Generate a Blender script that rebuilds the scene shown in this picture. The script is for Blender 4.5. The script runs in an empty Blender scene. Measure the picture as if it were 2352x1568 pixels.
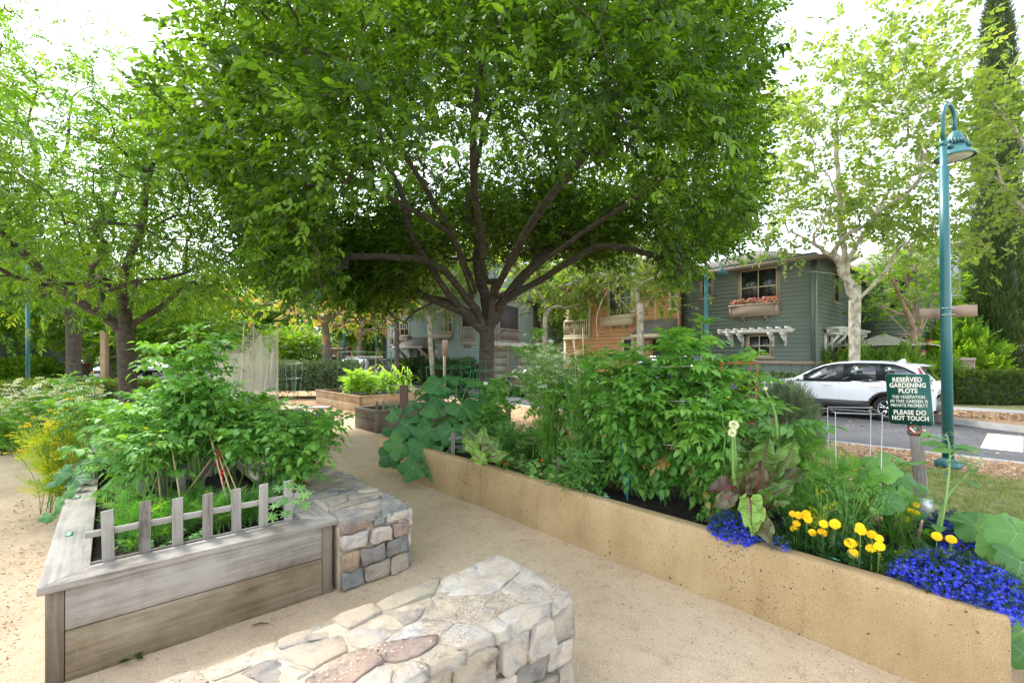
SUN_E, SUN_A, SKY_S, EXPO = 1.4, 12., .15, 2.3
import bpy, math, random
import numpy as np
from mathutils import Vector, Matrix
rng = np.random.default_rng(11)
random.seed(5)
R = math.radians
PI = math.pi
sc = bpy.context.scene
COL = sc.collection
FP, CX, HY, CH = 1045.0, 1176.0, 822.0, 1.65      # focal length, centre, horizon (photo units), eye height
U = np.array([.6626, -.7490]); Vv = np.array([.7490, .6626])   # the garden grid
GR = math.atan2(U[1], U[0])

def PX(px, py, d):
    return np.array([(px-CX)/FP*d, d, CH+(HY-py)/FP*d])
def PG(px, py, h=0.0):
    d = (CH-h)*FP/(py-HY)
    return np.array([(px-CX)/FP*d, d, h])
def AB(a, b, h=0.0):
    return np.array([a*U[0]+b*Vv[0], a*U[1]+b*Vv[1], h])
def toAB(p):
    return (p[0]*U[0]+p[1]*U[1], p[0]*Vv[0]+p[1]*Vv[1])
def on_wall(px, py, p0, d):
    """point of the sight line on a vertical wall through p0 along d: (s, h)"""
    k = (px-CX)/FP
    # (k t, t) = p0 + s d
    A = np.array([[k, -d[0]], [1.0, -d[1]]])
    t, s = np.linalg.solve(A, np.array([p0[0], p0[1]]))
    return s, CH+(HY-py)/FP*t

# ---------------------------------------------------------------- materials
MATS = {}
def newmat(name):
    m = bpy.data.materials.new(name); m.use_nodes = True
    MATS[name] = m
    nt = m.node_tree
    return m, nt, nt.nodes['Principled BSDF'], nt.nodes['Material Output']
def N(nt, t, **kw):
    n = nt.nodes.new(t)
    for k, v in kw.items():
        if k in n.inputs: n.inputs[k].default_value = v
        else: setattr(n, k, v)
    return n
def ramp(nt, stops, interp='LINEAR'):
    n = nt.nodes.new('ShaderNodeValToRGB'); cr = n.color_ramp
    cr.interpolation = interp
    while len(cr.elements) > 1: cr.elements.remove(cr.elements[-1])
    cr.elements[0].position = stops[0][0]; cr.elements[0].color = (*stops[0][1], 1)
    for p, c in stops[1:]:
        e = cr.elements.new(p); e.color = (*c, 1)
    return n
def coords(nt, scale=(1, 1, 1), rot=(0, 0, 0)):
    tc = N(nt, 'ShaderNodeTexCoord'); mp = N(nt, 'ShaderNodeMapping')
    mp.inputs['Scale'].default_value = scale; mp.inputs['Rotation'].default_value = rot
    nt.links.new(tc.outputs['Object'], mp.inputs['Vector'])
    return mp.outputs['Vector']
def plain(name, col, rough=.6, metal=0., spec=.5, coat=0.):
    m, nt, b, o = newmat(name)
    b.inputs['Base Color'].default_value = (*col, 1); b.inputs['Roughness'].default_value = rough
    b.inputs['Metallic'].default_value = metal; b.inputs['Specular IOR Level'].default_value = spec
    b.inputs['Coat Weight'].default_value = coat
    return m
def noisy(name, stops, scale=5., rough=.8, bump=.3, bscale=40., stretch=(1, 1, 1), detail=6., dist=.01, spec=.3, rnd=0.0, metal=0.):
    """noise through a colour ramp, fine noise as bump; rnd mixes in a tone per face attribute"""
    m, nt, b, o = newmat(name); L = nt.links
    v = coords(nt, stretch)
    n1 = N(nt, 'ShaderNodeTexNoise', Scale=scale, Detail=detail, Roughness=.6); L.new(v, n1.inputs['Vector'])
    r = ramp(nt, stops); fac = n1.outputs['Fac']
    if rnd:
        at = N(nt, 'ShaderNodeAttribute', attribute_name='rnd')
        ma = N(nt, 'ShaderNodeMath', operation='MULTIPLY_ADD'); ma.inputs[1].default_value = rnd
        L.new(at.outputs['Fac'], ma.inputs[0]); L.new(fac, ma.inputs[2])
        mb_ = N(nt, 'ShaderNodeMath', operation='SUBTRACT'); mb_.inputs[1].default_value = rnd/2
        L.new(ma.outputs[0], mb_.inputs[0]); fac = mb_.outputs[0]
    L.new(fac, r.inputs['Fac']); L.new(r.outputs['Color'], b.inputs['Base Color'])
    n2 = N(nt, 'ShaderNodeTexNoise', Scale=bscale, Detail=5., Roughness=.65); L.new(v, n2.inputs['Vector'])
    bp = N(nt, 'ShaderNodeBump', Strength=bump, Distance=dist); L.new(n2.outputs['Fac'], bp.inputs['Height'])
    L.new(bp.outputs['Normal'], b.inputs['Normal'])
    b.inputs['Roughness'].default_value = rough; b.inputs['Specular IOR Level'].default_value = spec
    b.inputs['Metallic'].default_value = metal
    return m
def leafmat(name, stops, trans=.4, rough=.45, tcol=1.6, spec=.4):
    """leaf tone picked per leaf by the face attribute rnd; part of the light passes through"""
    m, nt, b, o = newmat(name); L = nt.links
    at = N(nt, 'ShaderNodeAttribute', attribute_name='rnd')
    r = ramp(nt, stops); L.new(at.outputs['Fac'], r.inputs['Fac'])
    L.new(r.outputs['Color'], b.inputs['Base Color'])
    b.inputs['Roughness'].default_value = rough; b.inputs['Specular IOR Level'].default_value = spec
    tr = N(nt, 'ShaderNodeBsdfTranslucent')
    mul = N(nt, 'ShaderNodeMix', data_type='RGBA', blend_type='MULTIPLY'); mul.inputs['Factor'].default_value = 1
    L.new(r.outputs['Color'], mul.inputs[6]); mul.inputs[7].default_value = (tcol*1.25, tcol*1.2, tcol*.35, 1)
    L.new(mul.outputs[2], tr.inputs['Color'])
    mx = N(nt, 'ShaderNodeMixShader'); mx.inputs['Fac'].default_value = trans
    L.new(b.outputs['BSDF'], mx.inputs[1]); L.new(tr.outputs['BSDF'], mx.inputs[2])
    L.new(mx.outputs['Shader'], o.inputs['Surface'])
    return m

# ---------------------------------------------------------------- mesh building
class MB:
    def __init__(s):
        s.V = []; s.n = 0; s.F = []; s.M = []; s.Rn = []   # F: list of (k, index array)
    def add(s, V, faces, m=0, rnd=None):
        """faces: list of tuples"""
        V = np.asarray(V, float).reshape(-1, 3)
        by = {}
        for i, f in enumerate(faces): by.setdefault(len(f), []).append((i, f))
        for k, lst in by.items():
            idx = np.array([f for _, f in lst], int)+s.n
            s.F.append(idx)
            s.M.append(np.array([m if np.isscalar(m) else m[i] for i, _ in lst]))
            s.Rn.append(np.full(len(lst), rng.random() if rnd is None else rnd) if (rnd is None or np.isscalar(rnd)) else np.array([rnd[i] for i, _ in lst]))
        s.V.append(V); s.n += len(V)
        return s
    def inst(s, tmpl, T, Rm, S, rnd=None, mo=0):
        """tmpl=(V, faces, mats) placed n times"""
        V, faces, mats = tmpl
        n = len(T)
        if n == 0: return s
        V = np.asarray(V, float); S = np.asarray(S, float)
        if S.ndim == 0: S = np.full(n, float(S))
        W = np.einsum('nij,kj->nki', np.asarray(Rm)*S[:, None, None], V)+np.asarray(T)[:, None, :]
        rr = rng.random(n) if rnd is None else np.asarray(rnd)
        by = {}
        for i, f in enumerate(faces): by.setdefault(len(f), []).append((i, f))
        off = (np.arange(n)*len(V))[:, None, None]+s.n
        for k, lst in by.items():
            idx = np.array([f for _, f in lst], int)[None]+off
            s.F.append(idx.reshape(-1, k))
            s.M.append(np.tile(np.array([mats[i]+mo for i, _ in lst]), n))
            s.Rn.append(np.repeat(rr, len(lst)))
        s.V.append(W.reshape(-1, 3)); s.n += n*len(V)
        return s
    def box(s, x0, x1, y0, y1, z0, z1, m=0, rnd=None):
        V = [(x0, y0, z0), (x1, y0, z0), (x1, y1, z0), (x0, y1, z0), (x0, y0, z1), (x1, y0, z1), (x1, y1, z1), (x0, y1, z1)]
        return s.add(V, [(3, 2, 1, 0), (4, 5, 6, 7), (0, 1, 5, 4), (1, 2, 6, 5), (2, 3, 7, 6), (3, 0, 4, 7)], m, rnd)
    def obox(s, c, size, M3, m=0, rnd=None):
        h = np.array(size)/2
        V = np.array([(-1, -1, -1), (1, -1, -1), (1, 1, -1), (-1, 1, -1), (-1, -1, 1), (1, -1, 1), (1, 1, 1), (-1, 1, 1)])*h
        V = V@np.asarray(M3).T+np.asarray(c)
        return s.add(V, [(3, 2, 1, 0), (4, 5, 6, 7), (0, 1, 5, 4), (1, 2, 6, 5), (2, 3, 7, 6), (3, 0, 4, 7)], m, rnd)
    def bar(s, p, q, w, t, m=0, up=(0, 0, 1)):
        """a rectangular bar from p to q: w wide (sideways), t tall"""
        p = np.asarray(p, float); q = np.asarray(q, float); d = q-p; L = np.linalg.norm(d); d = d/L
        up = np.asarray(up, float)
        if abs(d@up) > .95: up = np.array([1., 0, 0])
        sd = np.cross(d, up); sd /= np.linalg.norm(sd); u2 = np.cross(sd, d)
        return s.obox((p+q)/2, (L, w, t), np.stack([d, sd, u2], 1), m)
    def tube(s, P, r, n=8, m=0, cap=True, rnd=None):
        P = np.asarray(P, float); k = len(P)
        r = np.full(k, r) if np.isscalar(r) else np.asarray(r)
        T = np.gradient(P, axis=0); T /= (np.linalg.norm(T, axis=1)[:, None]+1e-9)
        ref = np.array([0, 0, 1.]) if abs(T[0, 2]) < .9 else np.array([1., 0, 0])
        a = np.cross(T[0], ref); a /= np.linalg.norm(a)
        th = np.arange(n)/n*2*PI; V = []
        for i in range(k):
            a = a-T[i]*(a@T[i]); a /= (np.linalg.norm(a)+1e-9); b = np.cross(T[i], a)
            V.append(P[i]+r[i]*(np.cos(th)[:, None]*a+np.sin(th)[:, None]*b))
        V = np.concatenate(V); F = []
        for i in range(k-1):
            for j in range(n):
                j2 = (j+1) % n
                F.append((i*n+j, i*n+j2, (i+1)*n+j2, (i+1)*n+j))
        if cap: F += [tuple(range(n-1, -1, -1)), tuple(range((k-1)*n, k*n))]
        return s.add(V, F, m, rnd)
    def lathe(s, prof, c=(0, 0, 0), n=24, m=0, cap=True):
        c = np.asarray(c, float); th = np.arange(n)/n*2*PI; V = []
        for r, z in prof: V += [(c[0]+r*math.cos(t), c[1]+r*math.sin(t), c[2]+z) for t in th]
        F = []
        for i in range(len(prof)-1):
            for j in range(n):
                j2 = (j+1) % n; F.append((i*n+j, i*n+j2, (i+1)*n+j2, (i+1)*n+j))
        if cap: F += [tuple(range(n-1, -1, -1)), tuple(range((len(prof)-1)*n, len(prof)*n))]
        return s.add(V, F, m)
    def prism(s, poly, o, ex, ey, ez, t, m=0):
        """polygon in the ex/ey plane at o, thickened by t along ez"""
        o, ex, ey, ez = [np.asarray(q, float) for q in (o, ex, ey, ez)]
        A = [o+p[0]*ex+p[1]*ey for p in poly]; B = [p+ez*t for p in A]; n = len(poly)
        F = [tuple(range(n)), tuple(range(2*n-1, n-1, -1))]+[(i, i+n, (i+1) % n+n, (i+1) % n) for i in range(n)]
        return s.add(A+B, F, m)
    def build(s, name, mats, parent=None, smooth=False, bevel=0, loc=None, rotz=0, solid=0):
        V = np.concatenate(s.V); me = bpy.data.meshes.new(name)
        lens = np.concatenate([np.full(len(f), f.shape[1]) for f in s.F])
        idx = np.concatenate([f.ravel() for f in s.F])
        me.vertices.add(len(V)); me.vertices.foreach_set('co', V.ravel().astype(np.float32))
        me.loops.add(len(idx)); me.loops.foreach_set('vertex_index', idx.astype(np.int32))
        me.polygons.add(len(lens))
        st = np.concatenate([[0], np.cumsum(lens)[:-1]])
        me.polygons.foreach_set('loop_start', st.astype(np.int32))
        me.polygons.foreach_set('material_index', np.concatenate(s.M).astype(np.int32))
        if smooth: me.polygons.foreach_set('use_smooth', np.ones(len(lens), bool))
        at = me.attributes.new('rnd', 'FLOAT', 'FACE'); at.data.foreach_set('value', np.concatenate(s.Rn).astype(np.float32))
        for mt in (mats if isinstance(mats, (list, tuple)) else [mats]): me.materials.append(MATS[mt] if isinstance(mt, str) else mt)
        me.update(calc_edges=True); me.validate()
        ob = bpy.data.objects.new(name, me); COL.objects.link(ob)
        if parent is not None: ob.parent = parent
        if loc is not None: ob.location = tuple(loc)
        ob.rotation_euler = (0, 0, rotz)
        if bevel:
            md = ob.modifiers.new('bevel', 'BEVEL'); md.width = bevel; md.segments = 2; md.limit_method = 'ANGLE'; md.angle_limit = R(40)
        return ob

def tag(o, label=None, cat=None, group=None, kind=None):
    if label: o['label'] = label
    if cat: o['category'] = cat
    if group: o['group'] = group
    if kind: o['kind'] = kind
    return o
def thing(name, label, cat, loc=(0, 0, 0), rotz=0, group=None):
    o = bpy.data.objects.new(name, None); COL.objects.link(o)
    o.location = tuple(float(c) for c in loc); o.rotation_euler = (0, 0, rotz); o.empty_display_size = .2
    return tag(o, label, cat, group)
def dup(root, loc, rotz=0, label=None, scale=None, group=None):
    m = {}
    r = root.copy(); COL.objects.link(r); r.location = tuple(float(c) for c in loc); r.rotation_euler = (0, 0, rotz)
    if label: r['label'] = label
    if group: r['group'] = group
    if scale is not None: r.scale = (scale,)*3 if np.isscalar(scale) else scale
    for ch in list(root.children):
        c = ch.copy(); COL.objects.link(c); c.parent = r
        for g in list(ch.children):
            d = g.copy(); COL.objects.link(d); d.parent = c
    return r

def rotm(yaw, pitch, roll):
    """arrays of angles -> (n,3,3); local x is turned to yaw, lifted by pitch, rolled about itself"""
    yaw, pitch, roll = np.broadcast_arrays(np.atleast_1d(yaw), np.atleast_1d(pitch), np.atleast_1d(roll))
    cy, sy, cp, sp, cr, sr = np.cos(yaw), np.sin(yaw), np.cos(pitch), np.sin(pitch), np.cos(roll), np.sin(roll)
    X = np.stack([cy*cp, sy*cp, sp], -1)
    Y0 = np.stack([-sy, cy, np.zeros_like(cy)], -1); Z0 = np.cross(X, Y0)
    Y = cr[:, None]*Y0+sr[:, None]*Z0; Z = np.cross(X, Y)
    return np.stack([X, Y, Z], -1)
def rot_to(D, roll=None):
    D = np.asarray(D, float); D = D/np.linalg.norm(D, axis=-1, keepdims=True)
    return rotm(np.arctan2(D[:, 1], D[:, 0]), np.arcsin(np.clip(D[:, 2], -1, 1)), rng.uniform(-PI, PI, len(D)) if roll is None else roll)
def snoise(P, f=1., seed=0):
    """cheap smooth noise for arrays of points, about -1..1"""
    r = np.random.default_rng(seed); P = np.asarray(P, float)*f; o = 0
    for k in range(5):
        w = r.normal(0, 1, 3); w *= (1+k*.55)/np.linalg.norm(w)*1.6
        o = o+np.sin(P@w+r.uniform(0, 6.28))/(1+k*.45)
    return o/2.2

# ---------------------------------------------------------------- leaf templates (length 1 along +x)
def t_leaf(w=.22, fold=.08, droop=.1):
    V = [(0, 0, 0), (.28, w*.9, fold), (.65, w*.75, fold*.6-droop*.4), (1, 0, -droop), (.65, -w*.75, fold*.6-droop*.4), (.28, -w*.9, fold)]
    return (V, [(0, 3, 2, 1), (0, 5, 4, 3)], [0, 0])
def merge(parts):
    """parts: list of (V, faces, mats)"""
    V = []; F = []; M = []; n = 0
    for v, f, m in parts:
        V.append(np.asarray(v, float)); F += [tuple(i+n for i in q) for q in f]; M += list(m); n += len(v)
    return (np.concatenate(V), F, M)
def xf(t, loc, yaw=0, pitch=0, roll=0, s=1.):
    V = np.asarray(t[0], float)*s@rotm(yaw, pitch, roll)[0].T+np.asarray(loc)
    return (V, t[1], t[2])
def ribbon(P, w, m=0):
    P = np.asarray(P, float); w = np.full(len(P), w) if np.isscalar(w) else np.asarray(w)
    T = np.gradient(P, axis=0); S_ = np.cross(T, [0, 0, 1.]); S_ /= (np.linalg.norm(S_, axis=1)[:, None]+1e-9)
    V = np.concatenate([P+S_*w[:, None]/2, P-S_*w[:, None]/2]); k = len(P)
    return (V, [(i, i+1, i+1+k, i+k) for i in range(k-1)], [m]*(k-1))
def t_spray(n=9, leaf=None, L=1., ll=.34, droop=.35, r=None, stem=.012, spread=.9, ms=0, hang=.35):
    """a twig with n leaves; total length about L"""
    r = r or np.random.default_rng(3); leaf = leaf or t_leaf()
    xs = np.linspace(0, 1, 6); P = np.stack([xs*L, .05*np.sin(xs*4), -droop*xs**2*L], 1)
    parts = [ribbon(P, stem, ms)]
    for i in range(n):
        f = .15+.85*i/(n-1); p = (f*L, .05*math.sin(f*4), -droop*f*f*L)
        sd = 1 if i % 2 else -1
        yaw = 0 if i == n-1 else sd*spread*r.uniform(.75, 1.2)
        parts.append(xf(leaf, p, yaw, -hang*r.uniform(.3, 1.8), r.uniform(-.6, .6), ll*r.uniform(.75, 1.15)))
    return merge(parts)
def t_half(pts, fold=.06, droop=.1):
    """leaf blade with lobed edge: pts=(x,y>=0) from base to tip, mirrored; bends down to the tip"""
    k = len(pts)
    up = [(x, y, fold*y*4-droop*x*x) for x, y in pts]; dn = [(x, -y, fold*y*4-droop*x*x) for x, y in pts]
    mids = [(x, 0, -droop*x*x) for x, y in pts]
    V = up+dn+mids; F = []
    for i in range(k-1):
        F.append((2*k+i, 2*k+i+1, i+1, i)); F.append((i+k, i+1+k, 2*k+i+1, 2*k+i))
    return (V, F, [0]*len(F))
# ---------------------------------------------------------------- materials of ground and masonry
def mat_sand():
    m, nt, b, o = newmat('sand'); L = nt.links; v = coords(nt)
    big = N(nt, 'ShaderNodeTexNoise', Scale=.9, Detail=5., Roughness=.6); L.new(v, big.inputs['Vector'])
    fine = N(nt, 'ShaderNodeTexNoise', Scale=130., Detail=3., Roughness=.7); L.new(v, fine.inputs['Vector'])
    mid = N(nt, 'ShaderNodeTexNoise', Scale=9., Detail=8., Roughness=.75); L.new(v, mid.inputs['Vector'])
    r1 = ramp(nt, [(.3, (.46, .35, .235)), (.5, (.56, .435, .295)), (.72, (.64, .51, .36))]); L.new(big.outputs['Fac'], r1.inputs['Fac'])
    r2 = ramp(nt, [(.25, (.50, .48, .44)), (.42, (.9, .9, .89)), (.58, (1.03, 1.03, 1.03)), (.75, (1.4, 1.38, 1.3))]); L.new(fine.outputs['Fac'], r2.inputs['Fac'])
    r3 = ramp(nt, [(.28, (.66, .63, .58)), (.45, (.97, .97, .96)), (.8, (1.1, 1.1, 1.1))]); L.new(mid.outputs['Fac'], r3.inputs['Fac'])
    mx = N(nt, 'ShaderNodeMix', data_type='RGBA', blend_type='MULTIPLY'); mx.inputs[0].default_value = 1
    L.new(r1.outputs[0], mx.inputs[6]); L.new(r2.outputs[0], mx.inputs[7])
    my = N(nt, 'ShaderNodeMix', data_type='RGBA', blend_type='MULTIPLY'); my.inputs[0].default_value = 1
    L.new(mx.outputs[2], my.inputs[6]); L.new(r3.outputs[0], my.inputs[7])
    L.new(my.outputs[2], b.inputs['Base Color'])
    b1 = N(nt, 'ShaderNodeBump', Strength=.5, Distance=.012); L.new(mid.outputs['Fac'], b1.inputs['Height'])
    b2 = N(nt, 'ShaderNodeBump', Strength=.5, Distance=.004); L.new(fine.outputs['Fac'], b2.inputs['Height']); L.new(b1.outputs['Normal'], b2.inputs['Normal'])
    L.new(b2.outputs['Normal'], b.inputs['Normal']); b.inputs['Roughness'].default_value = .95; b.inputs['Specular IOR Level'].default_value = .15
mat_sand()
def mat_concrete():
    m, nt, b, o = newmat('tan_concrete'); L = nt.links; v = coords(nt)
    big = N(nt, 'ShaderNodeTexNoise', Scale=1.6, Detail=7., Roughness=.6); L.new(v, big.inputs['Vector'])
    r1 = ramp(nt, [(.3, (.35, .245, .125)), (.5, (.42, .30, .155)), (.7, (.49, .36, .20))]); L.new(big.outputs['Fac'], r1.inputs['Fac'])
    fine = N(nt, 'ShaderNodeTexNoise', Scale=160., Detail=3.); L.new(v, fine.inputs['Vector'])
    rf = ramp(nt, [(.3, (.72, .72, .72)), (.5, (1, 1, 1)), (.75, (1.22, 1.22, 1.2))]); L.new(fine.outputs['Fac'], rf.inputs['Fac'])
    mx = N(nt, 'ShaderNodeMix', data_type='RGBA', blend_type='MULTIPLY'); mx.inputs[0].default_value = 1
    L.new(r1.outputs[0], mx.inputs[6]); L.new(rf.outputs[0], mx.inputs[7])
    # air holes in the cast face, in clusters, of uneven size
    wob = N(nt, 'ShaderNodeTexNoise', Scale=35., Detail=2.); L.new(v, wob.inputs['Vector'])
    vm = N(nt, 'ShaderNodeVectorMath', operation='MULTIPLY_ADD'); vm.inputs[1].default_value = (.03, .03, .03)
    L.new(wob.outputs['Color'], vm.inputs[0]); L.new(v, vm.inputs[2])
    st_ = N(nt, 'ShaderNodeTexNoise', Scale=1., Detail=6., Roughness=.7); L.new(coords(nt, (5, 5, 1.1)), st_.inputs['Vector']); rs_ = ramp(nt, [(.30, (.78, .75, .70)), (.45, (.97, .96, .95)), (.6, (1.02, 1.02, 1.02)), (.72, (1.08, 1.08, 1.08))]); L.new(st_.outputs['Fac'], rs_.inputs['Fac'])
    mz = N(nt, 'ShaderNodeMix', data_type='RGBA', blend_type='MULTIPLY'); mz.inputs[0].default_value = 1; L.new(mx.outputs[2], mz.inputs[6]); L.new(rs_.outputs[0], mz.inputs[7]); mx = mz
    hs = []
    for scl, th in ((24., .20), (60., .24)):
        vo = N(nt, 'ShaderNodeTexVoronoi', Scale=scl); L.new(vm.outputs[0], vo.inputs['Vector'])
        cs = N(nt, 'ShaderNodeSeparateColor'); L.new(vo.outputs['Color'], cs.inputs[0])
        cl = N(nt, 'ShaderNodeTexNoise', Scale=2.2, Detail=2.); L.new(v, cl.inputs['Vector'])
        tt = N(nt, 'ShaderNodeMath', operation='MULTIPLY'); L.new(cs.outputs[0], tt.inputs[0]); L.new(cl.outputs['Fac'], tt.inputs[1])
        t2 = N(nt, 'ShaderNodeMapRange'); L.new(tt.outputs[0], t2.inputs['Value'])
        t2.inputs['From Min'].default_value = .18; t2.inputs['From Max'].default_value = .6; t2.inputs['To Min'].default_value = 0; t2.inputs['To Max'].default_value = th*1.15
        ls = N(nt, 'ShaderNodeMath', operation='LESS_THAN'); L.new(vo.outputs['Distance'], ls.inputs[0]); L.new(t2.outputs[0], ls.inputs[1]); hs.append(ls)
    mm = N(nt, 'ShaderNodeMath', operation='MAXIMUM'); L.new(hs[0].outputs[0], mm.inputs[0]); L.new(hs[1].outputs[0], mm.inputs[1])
    mk = N(nt, 'ShaderNodeMix', data_type='RGBA'); L.new(mm.outputs[0], mk.inputs[0]); L.new(mx.outputs[2], mk.inputs[6]); mk.inputs[7].default_value = (.11, .08, .045, 1)  # dark colour paints in the shade inside the air holes
    L.new(mk.outputs[2], b.inputs['Base Color'])
    b1 = N(nt, 'ShaderNodeBump', Strength=.9, Distance=.008); b1.invert = True; L.new(mm.outputs[0], b1.inputs['Height'])
    b2 = N(nt, 'ShaderNodeBump', Strength=.35, Distance=.003); L.new(fine.outputs['Fac'], b2.inputs['Height']); L.new(b1.outputs['Normal'], b2.inputs['Normal'])
    L.new(b2.outputs['Normal'], b.inputs['Normal']); b.inputs['Roughness'].default_value = .9; b.inputs['Specular IOR Level'].default_value = .2
mat_concrete()
def mat_wood(name, stops, grain=(2.2, 34, 34), rot=(0, 0, 0), rough=.85, knots=True, bump=.5):
    m, nt, b, o = newmat(name); L = nt.links; v = coords(nt, grain, rot)
    at = N(nt, 'ShaderNodeAttribute', attribute_name='rnd')
    cm = N(nt, 'ShaderNodeCombineXYZ'); k = N(nt, 'ShaderNodeMath', operation='MULTIPLY'); k.inputs[1].default_value = 37.
    L.new(at.outputs['Fac'], k.inputs[0]); 
    for i in range(3): L.new(k.outputs[0], cm.inputs[i])
    va = N(nt, 'ShaderNodeVectorMath', operation='ADD'); L.new(v, va.inputs[0]); L.new(cm.outputs[0], va.inputs[1])
    n1 = N(nt, 'ShaderNodeTexNoise', Scale=1., Detail=8., Roughness=.7, Distortion=.6); L.new(va.outputs[0], n1.inputs['Vector'])
    v2 = coords(nt, (1.3, 1.3, 1.3)); n2 = N(nt, 'ShaderNodeTexNoise', Scale=1.8, Detail=6., Roughness=.65); L.new(v2, n2.inputs['Vector'])
    ad = N(nt, 'ShaderNodeMath', operation='MULTIPLY_ADD'); ad.inputs[1].default_value = .55; L.new(n2.outputs['Fac'], ad.inputs[0])
    k2 = N(nt, 'ShaderNodeMath', operation='MULTIPLY'); k2.inputs[1].default_value = .5; L.new(n1.outputs['Fac'], k2.inputs[0]); L.new(k2.outputs[0], ad.inputs[2])
    k3 = N(nt, 'ShaderNodeMath', operation='MULTIPLY_ADD'); k3.inputs[1].default_value = .14; L.new(at.outputs['Fac'], k3.inputs[0]); L.new(ad.outputs[0], k3.inputs[2])
    r = ramp(nt, stops); L.new(k3.outputs[0], r.inputs['Fac']); L.new(r.outputs[0], b.inputs['Base Color'])
    bp = N(nt, 'ShaderNodeBump', Strength=bump, Distance=.004); L.new(n1.outputs['Fac'], bp.inputs['Height']); L.new(bp.outputs['Normal'], b.inputs['Normal'])
    b.inputs['Roughness'].default_value = rough; b.inputs['Specular IOR Level'].default_value = .25
GREY = [(.38, (.06, .052, .044)), (.46, (.145, .125, .105)), (.54, (.24, .215, .185)), (.68, (.36, .335, .295))]
SOILED = [(.38, (.09, .07, .042)), (.48, (.18, .14, .085)), (.57, (.25, .205, .135)), (.70, (.34, .295, .22))]
BROWN = [(.36, (.14, .09, .05)), (.5, (.28, .19, .11)), (.62, (.40, .28, .17)), (.76, (.52, .38, .25))]
DARK = [(.36, (.05, .04, .03)), (.5, (.12, .095, .07)), (.62, (.19, .155, .115)), (.76, (.27, .225, .17))]
for nm, st in (('wood_grey', GREY), ('wood_soiled', SOILED), ('wood_brown', BROWN), ('wood_dark', DARK)):
    mat_wood(nm+'_x', st, (2.2, 40, 40)); mat_wood(nm+'_y', st, (40, 2.2, 40)); mat_wood(nm+'_z', st, (40, 40, 2.2))
noisy('soil', [(.3, (.008, .006, .004)), (.6, (.03, .021, .014)), (.8, (.07, .05, .03))], 30, .95, 1, 60, dist=.03)
noisy('mulch', [(.3, (.20, .10, .045)), (.5, (.42, .26, .14)), (.7, (.62, .45, .28))], 16, .9, 1, 45, dist=.02, detail=9)
noisy('chips', [(0, (.18, .09, .045)), (.35, (.42, .24, .12)), (.7, (.62, .43, .26)), (1, (.75, .6, .42))], 3, .9, .3, 40, rnd=1.0)
noisy('asphalt', [(.3, (.062, .062, .066)), (.6, (.085, .085, .09)), (.8, (.11, .11, .112))], 2.5, .9, .5, 160, dist=.005)
noisy('kerb_concrete', [(.3, (.30, .285, .26)), (.6, (.42, .40, .37)), (.8, (.5, .48, .45))], 3, .9, .4, 90, dist=.004)
noisy('pavement', [(.3, (.30, .30, .29)), (.7, (.42, .41, .40))], 1.3, .9, .3, 90, dist=.003)
noisy('road_paint', [(.25, (.45, .45, .45)), (.4, (.72, .72, .72)), (.8, (.82, .82, .82))], 9, .8, .4, 90, dist=.003)
noisy('grassy_ground', [(.3, (.10, .12, .035)), (.5, (.22, .22, .08)), (.7, (.42, .34, .18))], 5, .95, .8, 30, dist=.02)
leafmat('grass_blade', [(0, (.10, .17, .03)), (.5, (.20, .28, .06)), (.8, (.38, .36, .13)), (1, (.55, .45, .24))], .35, .6)

def structure(o, name=None):
    o['kind'] = 'structure'; return o
# ---------------------------------------------------------------- the setting, on the garden grid (x = a, y = b)
G = dict(rotz=GR)
def sheet(name, poly, z, mat, nx=None):
    m = MB(); m.add([(p[0], p[1], z) for p in poly], [tuple(range(len(poly)))]); return structure(m.build(name, mat, **G))
def grid_sheet(name, a0, a1, b0, b1, st, zf, mat):
    A = np.arange(a0, a1+st/2, st); B = np.arange(b0, b1+st/2, st); X, Y = np.meshgrid(A, B, indexing='ij')
    P = np.stack([X.ravel(), Y.ravel(), np.zeros(X.size)], 1); P[:, 2] = zf(P); nb = len(B); F = []
    for i in range(len(A)-1):
        for j in range(nb-1): F.append((i*nb+j, (i+1)*nb+j, (i+1)*nb+j+1, i*nb+j+1))
    m = MB(); m.add(P, F, 0, 0); return structure(m.build(name, mat, smooth=True, **G))
sheet('ground', [(-300, -200), (200, -200), (200, 300), (-300, 300)], -.30, 'grassy_ground')
def sand_z(P):
    return .012*snoise(P, 1.6, 2)+.006*snoise(P, 5., 3)-.004
grid_sheet('sand_path', -19, 3.0, -9, 5.0, .08, sand_z, 'sand')
sheet('verge', [(-60, 4.9), (-1.9, 4.9), (-1.9, 10.75), (-60, 10.75)], -.012, 'mulch')
sheet('lawn', [(-1.9, 5.0), (12, 5.0), (12, 9.3), (-1.9, 9.3)], -.006, 'grassy_ground')
sheet('verge_by_kerb', [(-1.9, 9.3), (12, 9.3), (12, 10.75), (-1.9, 10.75)], -.010, 'mulch')
sheet('sidewalk', [(.02, -4), (1.6, -4), (1.6, 5.0), (.02, 5.0)], .016, 'pavement')
m = MB(); m.box(-60, 14, 10.75, 10.90, -.29, .0); structure(m.build('kerb', 'kerb_concrete', bevel=.02, **G))
sheet('road', [(-70, 10.8), (20, 10.8), (20, 19), (-70, 19)], -.12, 'asphalt')
m = MB(); m.box(-60, 14, 10.90, 11.25, -.29, -.108); structure(m.build('gutter', 'kerb_concrete', **G))
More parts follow.
